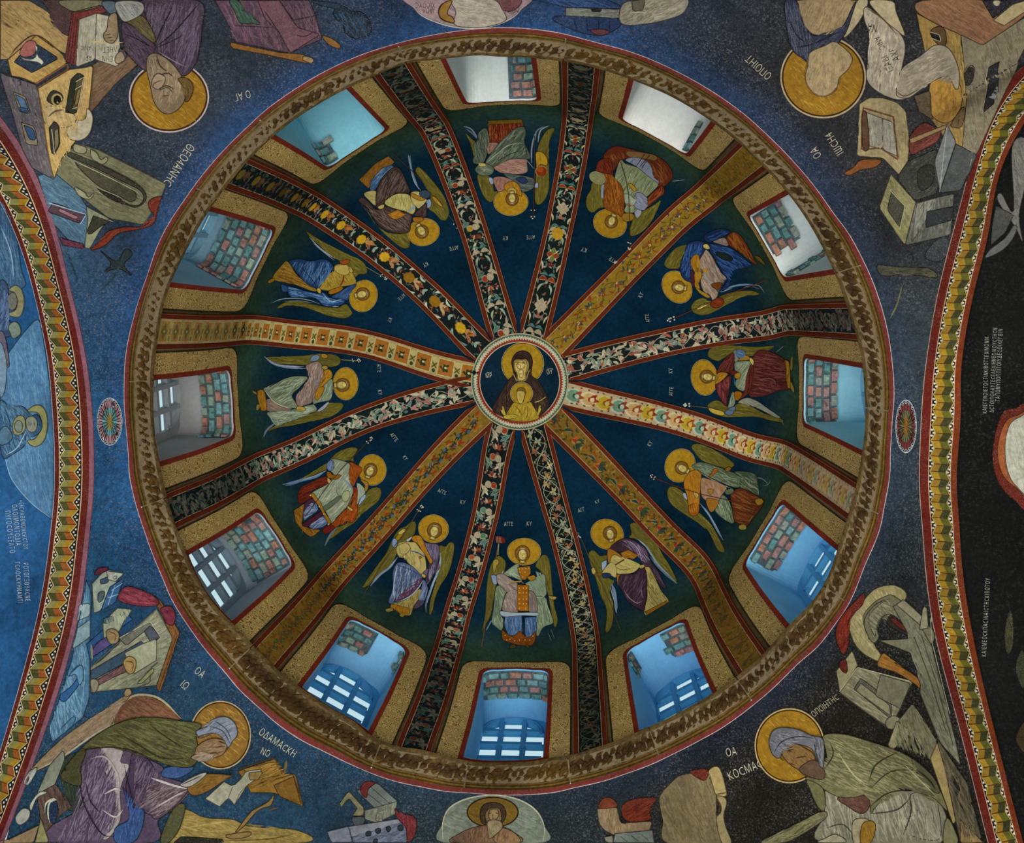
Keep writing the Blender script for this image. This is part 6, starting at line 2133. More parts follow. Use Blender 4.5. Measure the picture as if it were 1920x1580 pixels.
fp('face', 'f 6a553c 1080,1090 1100,1040 1180,1000 1260,1020 1250,1080 1190,1110 1110,1110 1060,1110\nh 84694c,4a3a28,8f7a5c 60 11 160 50 1080,1090 1180,1000 1250,1060 1190,1110\nl 30261a 6 1190,1050 1240,1045\nl 30261a 6 1130,1100 1190,1080 1220,1090\nf 85745c 1060,1108 1110,1085 1170,1095 1190,1115 1120,1130\nh 9a8c78,5c5040 40 9 170 50 1060,1108 1110,1070 1190,1090 1190,1120 1110,1135\nl 2a2016 6 1215,1015 1255,1030\nl 2a2016 5 1225,1040 1250,1048\nl 3a2c1c 6 1260,1020 1275,1050 1255,1068\nl 4a2a1c 6 1210,1080 1235,1074')
fp('turban', 'f 68707c 1090,960 1160,930 1190,890 1260,880 1310,920 1320,980 1290,1020 1270,1050 1240,1000 1190,970 1100,990 1110,1000\nh 8a929c,454c5a 50 9 150 70 1090,960 1190,890 1310,920 1280,1040 1190,970\nl 303848 6 1190,900 1260,950 1290,1020\nl 303848 6 1160,930 1240,960 1280,1030\nl 303848 5 1090,965 1110,1000 1180,975')
fp('hand', 'f 6a4e20 1040,1280 1090,1230 1150,1200 1290,1210 1250,1230 1200,1270 1130,1310 1070,1320\nh 84642c,4a3614 40 9 160 60 1040,1280 1150,1200 1290,1210 1130,1310')
fp('collar', 'f 8a8880 1000,1260 1110,1200 1150,1200 1060,1270\nl 33302c 6 1010,1260 1120,1210')
scene('painted_lectern', 'painted tilted wooden lectern with a white scroll on a crooked stand at the lower left', G, (1500, 1250), lay=5)
fp('desk', 'g 73551f 1330,1180 1540,1110 1590,1200 1650,1195 1695,1380 1530,1300 1400,1300 1380,1260\ng 8a6a2c 1360,1170 1535,1125 1580,1200 1430,1230\ng 5e4416 1530,1260 1640,1210 1685,1375 1560,1320\nk 3c2a0c 6 1380,1265 1640,1200 1695,1380\nk 3c2a0c 6 1340,1165 1530,1105 1590,1200\nh 8f7030,553d14 40 9 160 80 1330,1180 1540,1110 1640,1210 1400,1300\nl 5a4820 14 1600,1120 1590,1190')
fp('paper', 'g 8b8b78 1145,1335 1250,1240 1300,1265 1340,1230 1375,1180 1460,1170 1440,1220 1380,1260 1310,1370 1275,1330 1225,1380\nk 4a4a3c 4 1300,1265 1275,1330\nk 4a4a3c 4 1380,1260 1340,1300 1310,1368\ng 75623a 1390,1190 1470,1180 1440,1230 1390,1230')
fp('stand', 'f 6e5a32 1530,1310 1515,1370 1460,1390 1420,1420 1360,1490 1310,1530 1330,1500 1400,1410 1450,1380 1500,1350\nf 6e5c34 1260,1540 1390,1520 1390,1545 1300,1560\nl 4c3c1c 10 1500,1400 1550,1385')
scene('painted_table', 'painted yellow table top running along the bottom edge below the tilted lectern', G, (1300, 1520))
fp('table_top', 'f 7a6a38 1020,1400 1060,1400 1150,1440 1300,1450 1400,1490 1660,1510 1700,1580 930,1580 1000,1500\nh 94824a,5f5228 80 14 12 160 1020,1400 1150,1440 1660,1510 1700,1580 930,1580\ng 1c1c16 970,1580 1010,1545 1250,1560 1250,1580\nl 4f4420 7 1240,1570 1500,1560 1640,1530\nl 8f7f4c 8 1010,1500 1300,1455')
scene('painted_inscription', 'painted short name letters beside the blue turbaned halo at the lower left', G, (1200, 680), 'inscription')
lettering([('ΟΑ', 1080, 625, 62, 38), ('ΙΩ', 1000, 700, 66, 40), ('ΟΔΑΜΑCΚΗ', 1440, 970, 62, 34), ('ΝΟ', 1450, 1080, 56, 24)], 'a8a890')
# ---- upper right corner (view of 1280,0)
R = (1280, 0)
scene('painted_dark_robe_saint', 'painted faceless haloed writer with a dark blue scarf, upside down at the upper right', R, (780, 250))
part('halo', 'e 93866a 787,430 240,230\ne 2a1c0e 787,430 231,221\ne 7c5c1c 787,430 222,212\nh 927429,66491a,9c7c30 100 12 40 60 570,430 640,280 787,220 930,270 1005,430 930,600 787,640 640,580', M_GOLD)
fp('robe', 'f 7d6c50 640,0 980,0 960,90 900,150 820,190 740,190 690,150 650,80\nh 94825f,665640,8a7858 70 13 110 110 640,0 980,0 900,150 740,190 650,80\nf 8f8468 980,0 1040,0 1000,100 930,190 900,190')
fp('scarf', '''f 262a38 575,0 640,0 660,80 700,170 740,195 830,190 900,140 950,40 975,0 950,80 920,170 880,230 850,285 830,240 790,250 720,280 715,350 670,320 620,280 590,200 580,120
h 434a5e,161924,535a6c 80 11 80 120 575,0 640,0 700,170 740,195 720,280 700,340 620,280 580,120
h 434a5e,161924 40 10 140 100 740,195 900,140 960,40 850,280 720,280
l 14161f 7 620,260 700,250 800,210 900,160\nl 14161f 6 600,100 640,190 700,240''')
fp('face', 'f 8a7a5c 715,290 800,250 860,230 950,310 930,380 880,430 860,500 790,535 720,500 690,430 705,360\nh a0906c,6c5c42,95855f 110 12 100 50 715,290 860,230 950,310 880,430 790,535 700,440\nl 5a4628 8 715,290 690,400 700,470 750,525 810,530 860,490 890,430')
scene('painted_scroll', 'painted white scroll with black letters curling beside the faceless upper right writer', R, (1150, 300), lay=24)
fp('scroll', '''f 8a8272 1030,30 1130,100 1220,180 1250,260 1225,400 1200,500 1260,540 1200,550 1100,510 1035,440 1040,330 1050,190 1020,100
f 7f7868 1200,500 1230,380 1330,310 1420,245 1500,270 1550,380 1550,480 1530,490 1490,420 1420,440 1330,500 1270,540 1210,535
f 8f8468 1050,0 1180,0 1200,60 1250,190 1200,160 1130,100
h 9f9786,6f6858,a8a08e 130 14 100 110 1030,30 1220,180 1225,400 1200,500 1100,510 1035,440 1050,190
h 9a9280,655f50 60 13 150 100 1230,380 1420,245 1550,380 1530,480 1420,440 1270,540
l 4a3c28 7 1030,30 1130,100 1200,180\nl 4a3c28 6 1200,500 1250,530 1330,490''')
lettering([('ΝΑ', 1100, 132, 60, 190), ('ΑΝΙC', 1075, 205, 48, 62), ('ΑΧΡ', 1225, 325, 62, 250), ('ΙΞΑΔΙ', 1190, 385, 56, 245), ('Ο', 1050, 345, 50, 180), ('Ι', 1120, 385, 56, 190), ('Ι', 1120, 460, 56, 190)], '17140f')
scene('painted_folding_book', 'painted open book with brown inner border on a lectern at the upper right', R, (1130, 750))
fp('frame', 'g 857a58 990,580 1040,545 1120,545 1200,570 1250,620 1270,800 1255,940 1210,975 1120,880 975,870 985,720\nh 9c9070,6c6246 60 13 80 90 990,580 1120,545 1250,620 1270,800 1210,975 1120,880 975,870\nk 5a3824 9 1010,600 1180,650 1205,890 1110,825 1000,835 1012,600')
fp('page', 'g 7a776c 1030,625 1120,660 1120,830 1045,815\ng 827f72 1120,660 1180,680 1200,870 1120,832\nh 989588,64625a 40 12 85 80 1030,625 1180,680 1200,870 1045,815\nf 4a3426 1005,640 1030,630 1045,815 1010,825')
fp('cloth', 'f 6a4020 905,965 960,930 1000,890 1110,890 1080,930 1000,945 940,975\nf 5a2c26 1270,760 1350,680 1430,720 1450,690 1430,780 1350,830 1280,860\nh 7a463a,3c1c18 36 9 150 90 1270,760 1430,720 1430,780 1280,860\ng 7d6848 1270,770 1500,680 1500,700 1275,800')
scene('painted_red_roof_house', 'painted yellow house with a pinkish tiled roof upside down at the far upper right', R, (1600, 400))
fp('roof', 'f 6e5038 1310,60 1350,0 1690,0 1740,70 1810,130 1900,60 1920,80 1680,250 1560,190 1440,140\nh 86634a,553c2c,7a5a40 80 13 35 140 1310,60 1350,0 1690,0 1800,130 1680,250 1440,140\ng 8a7e5c 1740,110 1850,20 1920,0 1920,60 1800,140\ng 1d1c22 1680,0 1850,0 1740,100\nf 85826c 1740,0 1780,0 1770,30 1745,25')
fp('wall', 'g 7f6838 1310,70 1440,140 1560,190 1560,360 1620,420 1560,890 1380,650 1390,450 1340,200\ng 6a6450 1560,190 1680,250 1920,90 1920,260 1640,860 1560,890 1590,500\nh 97804a,64522c 80 14 80 130 1310,70 1560,190 1590,500 1560,880 1380,650 1390,450\nh 7f7860,524d40 80 14 75 130 1680,250 1920,90 1900,300 1640,860 1570,860 1590,500\nf 8f6d30 1385,480 1420,430 1500,420 1560,480 1550,600 1480,680 1390,630\nh a8823c,6f5220 40 13 100 80 1385,480 1500,420 1550,600 1480,680')
fp('window', 'f 4a3826 1390,170 1440,140 1475,170 1475,250 1420,230\ng 17171a 1395,175 1440,190 1450,225 1400,205\nk 95896c 4 1390,172 1442,188 1452,228 1400,208')
fp('window', 'f 23211c 1580,400 1605,360 1635,370 1625,450 1595,475\nl 5c5644 6 1580,400 1605,360 1635,372')
fp('window', 'g 1c1e22 1720,370 1780,335 1740,570 1680,620\nf 6f7070 1745,480 1760,450 1755,540 1705,530 1730,510\nk 857c62 4 1715,370 1675,625')
fp('bracket', 'f 54462a 1500,690 1560,590 1580,610 1560,700 1530,705\nl 2c2416 5 1550,600 1540,700\ng 4a4030 1300,530 1390,500 1400,660 1330,620')
scene('painted_grey_blocks', 'painted grey green blocks with a diamond window beside the right arch, upper right', R, (1280, 1150))
fp('block', 'g 6d6a48 1165,970 1305,1130 1245,1370 1100,1160\nh 86825c,545238 40 13 60 100 1165,970 1305,1130 1245,1370 1100,1160\ng 33332a 1170,1065 1245,1150 1215,1270 1145,1170\nk 8f8a66 4 1160,1060 1245,1150 1215,1280')
fp('block', 'g 4a4c46 1305,1130 1520,1080 1500,1310 1245,1370\ng 6a6c62 1310,1135 1420,1105 1350,1250 1280,1355\nh 6a6c64,363833 60 13 100 110 1305,1130 1520,1080 1500,1310 1250,1365\ng 24282a 1370,1180 1520,1150 1500,1230 1360,1270')
fp('block', 'g 2e302c 1260,900 1420,830 1440,1000 1420,1080 1300,1120 1200,990\nh 45463f,1c1e1c 50 12 140 90 1260,900 1420,830 1430,1060 1300,1120\nf 222420 1320,950 1400,920 1400,1020 1330,1060')
fp('spire', 'g 5c6060 1480,690 1530,790 1440,1070 1410,900\nk 83868000 1 0,0 1,1'.replace('83868000 1 0,0 1,1', '838680 4 1480,690 1440,1070') + '\ng 3a3e3e 1530,800 1640,860 1560,1060 1440,1075')
scene('painted_plant_spray', 'painted dark plant sprays at the right between the cornice and the right arch', R, (1250, 1500))
fp('leaves', 'f 3a3c30 1090,1480 1200,1490 1380,1500 1420,1550 1250,1530 1120,1540\nf 2a3034 1380,1380 1460,1320 1500,1380 1440,1460 1360,1440\nh 5c5a44,22241e 40 9 10 80 1090,1480 1380,1500 1420,1550 1120,1540\nl 5e5c40 9 1230,1590 1200,1700 1160,1780')
lettering([('ΟΠΟΙΗΤ', 505, 415, 66, 222)], 'a09a84')
scene('painted_inscription', 'painted name lettering slanting between the upper right halo and the cornice', R, (830, 800), 'inscription')
lettering([('ΙѠCΗΦ', 905, 850, 66, 238), ('ΟΑ', 780, 870, 66, 240)], 'a09a84')

# ---- lower right corner (view of 1280,1050)
R = (1280, 1050)
scene('painted_ruined_arch', 'painted pale stone arch building with a red drape, curled beside the lower right arch', R, (1150, 400))
fp('arch_ring', '''f 7d7650 960,460 930,360 960,300 1010,230 1080,160 1180,140 1250,180 1240,230 1180,260 1120,220 1050,260 1010,330 1020,420 1090,500 1130,570 1080,560 1010,520
h 948c64,645e40,a0986c 80 13 60 110 960,460 940,340 1080,160 1250,180 1180,240 1050,260 1010,340 1100,520
f 5a5a44 1010,330 1060,250 1130,205 1200,210 1400,390 1380,470 1290,360 1170,300 1110,330 1090,390 1100,430 1060,460
f 6d6c52 1040,330 1090,260 1160,240 1330,400 1290,400 1180,310 1110,320 1080,380 1080,430
h 82826a,42432f 60 12 40 130 1020,330 1130,210 1400,390 1290,370 1110,330 1080,440
f 1f1d18 1150,330 1180,310 1290,400 1280,430 1160,370\nf 4a1c14 1165,335 1185,325 1270,390 1240,395
l 2c2b20 6 1030,420 1020,330 1080,250 1160,215\nl 2c2b20 6 1100,420 1090,370 1130,310 1180,305''')
fp('side', '''g 5d5e4c 1180,260 1230,230 1340,380 1390,470 1480,800 1540,1050 1560,1150 1440,1010 1330,740 1340,640 1280,520 1100,450 1280,440
h 75765f,42443a,686a56 150 14 60 170 1230,240 1390,470 1480,800 1560,1150 1440,1010 1330,700 1280,520
g 73705a 1200,250 1345,375 1360,330 1240,220\nk 36372c 6 1300,430 1380,640 1480,960\nk 36372c 5 1340,420 1430,700 1520,1040\nk 85846c 4 1390,300 1400,460 1500,860\ng 787660 1330,390 1350,260 1370,260 1380,380''')
fp('red_drape', 'f 571c12 1020,185 1010,250 950,310 925,370 935,460 905,530 870,470 860,400 890,320 960,240\nh 7a2c1c,380e08,6c2818 50 9 110 100 1020,185 950,310 930,450 905,530 865,430 890,320\nf 4a1810 880,580 915,555 925,630 895,620')
fp('orange_volute', 'f 7a5222 1095,580 1130,520 1160,560 1230,600 1320,660 1335,720 1300,690 1200,630 1110,600\nh 946a30,54360f 30 9 30 70 1095,580 1130,520 1320,660 1200,630')
scene('painted_grey_stone_porch', 'painted grey stone porch with a square niche behind the bowed green saint', R, (1050, 750))
fp('block', '''g 7c7858 860,620 950,505 980,590 880,740
g 66644c 880,740 980,600 1290,680 1220,830 1180,900 1160,940 1000,830
h 7f7d64,4c4b38,8a8870 90 14 35 120 880,740 980,600 1290,680 1160,940
g 4a4a3a 960,720 1000,660 1170,790 1170,890\ng 76745a 1000,690 1160,810 1165,870 970,730
g 5d5d4a 1110,640 1280,690 1220,830 1080,760\nk 8f8d70 5 880,735 980,600 1285,680\nk 33332a 5 890,750 1160,945 1220,830
f 6a6950 1140,900 1180,870 1220,890 1200,940 1150,940''')
fp('plinth', 'g 5c5b47 1210,900 1290,800 1420,1000 1440,1180 1380,1110 1300,980\ng 6f6d52 1200,900 1290,960 1180,1060 1150,1040\nh 75745a,44442f 70 13 70 120 1210,900 1290,800 1430,1000 1400,1120 1180,1040\ng 84754a 1390,1110 1430,1020 1550,1430 1520,1480 1470,1340\ng 4c4838 1430,1000 1600,1250 1680,1560 1560,1580 1470,1150\ng 7a6540 1560,1450 1690,1580 1560,1580\nf 1b1a14 1520,1200 1560,1270 1540,1320 1570,1380 1600,1430 1550,1350 1530,1290\nh 6a6248,2e2c22 60 12 70 140 1430,1010 1600,1250 1680,1560 1570,1560')
scene('painted_bowed_saint', 'painted haloed saint in a grey hood and olive green mantle bowing at the lower right', R, (900, 1250), lay=10)
part('halo', 'e a08c60 600,1038 196,210\ne 24180c 600,1038 189,202\ne 80601a 600,1038 182,195\nh 977628,6a4e17,a48236 90 12 40 55 425,1040 480,890 600,850 720,890 775,1040 700,1190 600,1230 480,1180', M_GOLD)
fp('under_robe', '''f 6b6a58 800,1290 900,1330 1050,1280 1250,1290 1420,1310 1450,1580 780,1580 800,1420
f 757464 1280,1310 1400,1300 1440,1400 1440,1560 1280,1540 1250,1460 1320,1400
h 8d8c78,4c4b3e,9a9984 180 13 75 160 800,1290 1050,1280 1420,1310 1450,1580 780,1580
f 4a3028 870,1330 1040,1320 1045,1390 1000,1420 930,1380\nh 66463a,30201a 30 9 20 80 870,1330 1040,1320 1000,1420
l 2c2b22 7 1050,1420 1200,1400 1280,1330\nl 2c2b22 7 1270,1310 1285,1400 1240,1540\nl 2c2b22 6 810,1500 900,1480 960,1540
f 8a8468 960,1460 1050,1460 1000,1580 960,1580\nf 7d5f1c 1010,1480 1060,1460 1085,1490 1060,1580 1000,1580\nh 9c7a2a,5c430f 20 9 80 70 1010,1480 1085,1490 1060,1580 1000,1580\nf 85806a 800,1560 860,1535 920,1580 760,1580''')
fp('cloak', '''f 5b5a3c 790,985 900,975 1040,1010 1190,1060 1290,1110 1390,1190 1450,1290 1490,1400 1410,1330 1280,1280 1180,1290 1080,1390 1060,1420 1040,1320 960,1330 860,1320 760,1260 690,1220 800,1190 810,1080
f 44452e 1290,1110 1400,1200 1450,1290 1420,1300 1340,1220\nf 5f5e44 440,1580 600,1500 780,1410 810,1440 700,1520 580,1580\nf 555638 700,1230 790,1280 800,1400 760,1380 720,1290
f 6a6948 1490,1440 1540,1520 1550,1580 1470,1580
h 777654,3d3d27,84835e,484930 260 14 25 180 790,985 1040,1010 1290,1110 1480,1390 1280,1280 1060,1410 1040,1320 690,1220 810,1100
h 777654,3d3d27 60 13 150 150 440,1580 780,1410 810,1440 600,1580
l 26271a 8 1050,1240 1080,1160 1140,1110 1210,1080\nl 26271a 7 1060,1380 1150,1310 1280,1280\nl 26271a 7 800,1170 850,1090 830,1020\nl 26271a 6 1060,1280 1180,1180 1330,1180\nl 8a8a64 8 880,1080 960,1200 1040,1260\nl 8a8a64 7 1240,1130 1350,1240 1440,1330\nl 1e1f14 8 1330,1180 1400,1240 1430,1290''')
fp('face', 'f 6e5530 560,1080 580,1040 640,1030 700,1060 740,1090 760,1160 800,1190 790,1230 720,1210 660,1180 590,1130\nh 8a6c40,4a371e,7a6038 70 11 50 50 560,1080 640,1030 740,1090 790,1210 660,1180\nl 2e2214 7 580,1058 625,1046\nl 2e2214 6 590,1075 622,1070\nl 3a2a16 6 562,1080 552,1110 575,1124\nl 4a2a18 6 600,1140 640,1150\nh 7a6850,3c3024 40 9 50 60 640,1160 740,1120 800,1180 790,1230 690,1215\nl 2e2214 6 590,1070 630,1060\nl 2e2214 6 640,1110 700,1100\nf 4f4030 660,1170 740,1120 800,1180 790,1230 700,1210')
fp('hood', 'f 5a5c62 490,1020 510,960 560,940 650,950 730,985 790,1000 800,1080 790,1170 760,1120 730,1060 640,1030 580,1040 550,1110 510,1090\nh 80828a,363840,6f7178 80 10 20 90 490,1020 560,940 730,985 640,1030 550,1100\nh 80828a,363840 40 10 80 90 730,985 800,1000 790,1170 740,1080\nl 24262c 6 520,1080 560,1020 650,990 740,1000\nl 24262c 6 740,1010 760,1100 780,1150')
scene('painted_tan_patch', 'painted bare tan plaster patch with a scrolled bracket at the bottom edge, lower right', (1280, 1050), (80, 1400))
fp('plaster', 'f 62583e -130,1330 -60,1240 0,1200 120,1190 170,1230 190,1330 190,1420 220,1480 230,1580 -90,1580 -110,1450\nh 766a4c,4f4632 90 16 70 120 -130,1330 0,1200 170,1230 190,1420 230,1580 -90,1580')
fp('bracket', 'f 8a7c50 145,1180 205,1160 245,1290 240,1320 190,1315 170,1260\nf 7f7450 190,1320 240,1330 245,1370 230,1430 245,1500 275,1580 220,1580 190,1450 215,1410 215,1370\nl 3a301c 6 185,1310 250,1300\nl 4a2818 7 190,1330 210,1370 200,1420\nl 4a401f 5 150,1190 180,1300')
fp('red_cloth', 'f 571e14 40,1180 140,1170 130,1230 90,1220 60,1200')
lettering([('ΟΠΟΙΗΤΗC', 735, 880, 50, -36)], 'a09c80')
scene('painted_inscription', 'painted two line name lettering left of the hooded saint at the lower right', R, (330, 1180), 'inscription')
lettering([('ΟΑ', 245, 1100, 66, -12), ('ΚΟCΜΑC', 262, 1232, 70, -22)], 'a6a28c')
# ---- top edge (view of 640,0)
T0 = (640, 0)
scene('painted_top_medallion', 'painted pink and white round medallion cut by the top edge, its face worn away', T0, (700, 60))
fp('disc', 'f 7d6c70 380,-30 1030,-30 1000,60 920,120 800,150 700,158 600,140 480,100 410,50\nh 947f80,62565c,8f7e7e 130 14 20 100 380,-30 1030,-30 1000,60 800,150 600,140 410,50\nl 9a9690 6 385,0 430,70 520,118 640,150 760,155 880,132 980,80 1025,10\nf 5c3a3e 840,-10 1000,-10 985,40 930,60 860,30')
fp('worn_face', 'f 8a8478 620,-10 640,60 630,130 700,150 820,145 920,110 900,50 840,-10\nh 9c968a,746e62 70 13 10 90 620,-10 640,60 630,130 820,145 920,110 840,-10')
part('halo', 'f 74592a 620,0 570,15 545,60 560,100 630,125 620,90 590,70\nl 2a1c10 6 600,0 555,25 543,65 562,105 632,130', M_GOLD)
lettering([('ΧΙCΟΥC', 525, 10, 44, 180), ('ΙΑΟΛ', 520, 42, 42, 182), ('ΛΟΙCΕ', 995, 36, 44, 178), ('Ο', 950, 0, 36, 180)], '4a2830')
scene('painted_blue_roof', 'painted blue tiled roof with a small window block at the top edge, right of centre', T0, (1400, 60))
fp('roof', 'g 1c2f50 1040,-10 1470,-10 1570,35 1570,45 1260,40 1180,20\nh 34507a,101f38 50 10 20 120 1040,-10 1470,-10 1570,45 1260,40\nf 1b2c48 1180,100 1280,85 1540,100 1560,140 1500,180 1430,195 1340,180 1240,140\nl 0d1626 6 1300,100 1320,170\nl 0d1626 6 1370,100 1380,180\nl 0d1626 6 1440,105 1440,180\nl 0d1626 6 1500,105 1500,170')
fp('wall', 'g 5d6058 1255,40 1560,50 1560,98 1255,85\nh 74776c,464a46 40 12 0 90 1255,40 1560,50 1560,98 1255,85\ng 14161c 1395,45 1460,45 1455,65 1395,62\nf 4a2c30 1390,165 1470,160 1500,180 1440,195')
fp('rubble', 'f 6c695c 1560,50 1620,0 1920,-20 1920,60 1840,100 1700,130 1570,130\nh 85816f,504e44 110 14 150 90 1560,50 1620,0 1920,-10 1900,70 1700,130 1570,130\ng 464438 1625,0 1700,-10 1690,50 1630,60\nk 8a8672 4 1615,62 1700,66')
scene('painted_plant_tuft', 'painted dark curling plant tuft at the top edge left of the pink medallion', T0, (80, 150))  # dark plant tuft of the fresco
fp('leaves', 'f 141d2a 20,90 60,60 120,70 160,120 165,180 130,210 145,150 110,100 70,100 60,160 70,210 30,190 10,140\nh 2c4258,0c141e 40 9 80 70 20,90 120,70 165,180 130,200 70,200 20,180')
# ---- bottom edge (view of 640,1050)
B0 = (640, 1050)
scene('painted_christ_medallion', 'painted pale oval medallion with a bearded haloed man at the bottom edge', B0, (850, 1480))
fp('disc', 'f 5f685c 566,1470 600,1390 680,1340 790,1315 900,1315 1010,1345 1090,1400 1133,1480 1130,1580 570,1580\nh 767f72,4a5348,6d7468 120 14 20 110 566,1470 680,1340 900,1315 1090,1400 1130,1580 570,1580\nl 9a9a84 8 568,1560 566,1470 600,1392 680,1342 790,1317 900,1317 1010,1347 1090,1402 1133,1482 1130,1570')
part('halo', 'e 1d130a 846,1410 146,87\ne 5f4a1c 846,1410 138,80\nh 7a5f24,46350f 40 11 20 50 710,1410 760,1350 846,1330 930,1350 982,1410 930,1460 846,1488 760,1470', M_GOLD)
fp('robe', 'f 5a4434 620,1580 660,1530 740,1495 840,1480 900,1490 960,1520 1000,1580\nf 70583a 880,1500 960,1520 1000,1580 860,1580\nh 76583f,3e2c22,84684a 70 12 100 70 620,1580 740,1495 900,1490 1000,1580')
fp('hair', 'f 35281a 775,1420 790,1375 840,1355 900,1370 922,1420 900,1470 870,1460 880,1420 830,1400 800,1430 810,1480 785,1470\nh 52402a,1c140c 30 8 80 50 775,1420 840,1355 922,1420 900,1470 800,1470')
fp('face', 'f 685436 805,1420 830,1390 880,1390 895,1430 890,1470 850,1490 815,1470\nf 7d6a46 830,1400 870,1395 880,1430 850,1460 825,1440\nf 746a4e 820,1460 890,1460 900,1500 870,1530 830,1560 820,1520\nh 8c8264,5a4e36 30 9 80 40 820,1460 890,1460 900,1500 830,1560\nl 2a1e10 5 820,1420 840,1415\nl 2a1e10 5 860,1415 885,1420\nl 40301c 5 848,1420 845,1445 856,1448')
lettering([('ΙC', 605, 1435, 36, 0), ('ΧC', 1085, 1480, 36, 0)], '4a4a3a')
scene('painted_bottom_left_house', 'painted pale grey house with a striped roof and red cloth at the bottom edge', B0, (180, 1400))
fp('roof', 'g 5a625e 85,1290 200,1245 315,1350 190,1390\nk 2a3234 4 120,1285 230,1370\nk 2a3234 4 160,1265 270,1360\nf 5c211e 105,1290 130,1240 190,1245 150,1280 140,1330\ng 6d6c50 -10,1360 40,1290 130,1390 120,1430 60,1430 90,1390 40,1330 0,1380')
fp('wall', 'g 63685a 130,1400 310,1350 300,1420 200,1470 130,1450\ng 7b7c68 200,1410 240,1395 230,1460 190,1460\nh 7a7f70,4a4f46 40 12 100 70 130,1400 310,1350 300,1420 200,1470\nf 3a4448 60,1440 130,1440 120,1480 90,1500 70,1480')
fp('wall', 'g 4d5566 60,1545 380,1450 370,1580 60,1580\ng 676b74 -20,1500 370,1440 380,1460 60,1550 -20,1530\nh 666e80,363e4c 60 12 160 90 60,1545 380,1450 370,1580 60,1580\nf 20262e 135,1525 160,1515 165,1540 140,1545\nf 20262e 190,1508 215,1500 218,1525 195,1530\nf 20262e 250,1495 272,1490 275,1515 255,1520\nf 20262e 315,1490 340,1482 345,1510 320,1515\nf 20262e 180,1565 200,1560 200,1580 180,1580\ng 5f6672 -80,1520 40,1490 60,1580 -60,1580')
fp('red_cloth', 'f 581f22 300,1390 330,1420 390,1430 420,1460 410,1540 370,1580 360,1500 310,1440\nh 7a3436,3a1014 24 9 80 70 300,1390 420,1460 400,1550 360,1500')
scene('painted_small_tower', 'painted small pinkish tower with a red tiled wing at the bottom edge, right of centre', B0, (880, 1450))
fp('tower', 'g 6e5f48 1430,1390 1540,1380 1560,1470 1740,1460 1720,1520 1530,1540 1470,1510 1440,1470\nh 857458,54472f 50 12 90 80 1430,1390 1540,1380 1560,1470 1730,1470 1530,1540\nf 5c2a18 1440,1385 1460,1335 1500,1328 1535,1350 1540,1380\ng 14161a 1560,1435 1585,1440 1590,1475 1562,1465\nk 1c140e 4 1480,1540 1750,1520')
fp('red_roof', 'f 552012 1565,1390 1620,1340 1760,1330 1720,1400 1730,1450 1600,1460\nh 77341c,360e06 40 9 150 80 1565,1390 1760,1330 1720,1440 1600,1460')
fp('wall', 'g 58605a 1530,1530 1740,1510 1750,1580 1520,1580\nk 343a38 4 1560,1545 1600,1575\nk 343a38 4 1620,1540 1660,1570\nk 343a38 4 1680,1535 1720,1570\ng 6a6a5c 1470,1550 1520,1540 1520,1580 1480,1580')
# ---- wheels on the crowns of the two arches
for org, cx, cy, rx, ry, cols, lab in (((0, 0), 205.3, 790, 24, 45, ('74545c', '8a646a', '2c5a62', '4f8488', '7d6a2c', '3a5c86'), 'painted pink and teal rayed wheel between the left arch and the cornice'),
                                       ((0, 0), 1699, 799, 19.8, 50, ('5a2a26', '4a201c', '30382a', '50543a', '6d4a18', '20303e'), 'painted dark red rayed wheel between the right arch and the cornice')):
    fig('painted_roundel', lab, 'fresco', org, 1, (cx, cy), 'rayed wheels on the arch crowns')
    e2 = lambda r, a: '%.2f,%.2f' % (cx + rx * r * math.cos(a), cy + ry * r * math.sin(a))
    t = ['e 8f9aa0 %s,%s %s %s' % (cx, cy, rx, ry), 'e 141c2c %s,%s %s %s' % (cx, cy, rx * .965, ry * .965)]
    part('rim', '\n'.join(t))
    n = 18
    for i in range(n):
        a = 2 * PI * i / n
        d = PI / n
        part('outer_ray', 'g %s %s %s %s\ng %s %s %s %s\nk 959a9a .7 %s %s %s\nd b0b4b4 .8 %s' % (cols[0], e2(.30, a - d), e2(.86, a - d), e2(.97, a), cols[1], e2(.30, a + d), e2(.97, a), e2(.86, a + d), e2(.84, a - d), e2(.965, a), e2(.84, a + d), e2(.93, a + d)))
        CV.layer = 2.2
    for i in range(n):
        a = 2 * PI * i / n
        d = PI / n
        CV.layer = 5
        part('inner_ray', 'g %s %s %s %s\ng %s %s %s %s\nk %s 1.1 %s %s' % (cols[2], e2(.02, a), e2(.62, a - d), e2(.66, a - d * .1), cols[3], e2(.02, a), e2(.66, a - d * .1), e2(.62, a + d), cols[4], e2(.02, a), e2(.40, a)))

# ---- neighbouring vault on the left (view of 0,530)
L0 = (0, 530)
scene('painted_half_circle', 'painted pale blue half circle on the vault beyond the left arch', L0, (200, 600))
fp('disc', 'f 3f6788 215,205 150,260 80,350 30,430 10,560 5,700 20,920 60,1080 130,1180 200,1250 290,1320 300,1250 300,800 270,500 240,300\nh 587f9e,2f5678,4a7292 200 14 80 150 215,205 80,350 10,560 20,920 130,1180 290,1320 300,800 240,300\nl 6f93ac 5 20,930 60,1080 130,1180 200,1250 285,1315')
scene('painted_mother_and_child', 'painted haloed woman and child in blue beyond the left arch, at half height', L0, (150, 800), lay=14)
part('halo', 'f 75764c 150,720 190,688 230,685 260,720 270,790 255,870 220,910 180,910 155,880 200,870 240,800 220,730 180,720\nl 2c3c3c 5 150,718 190,686 232,684 262,720 272,790 256,872 220,912 178,912', M_GOLD)
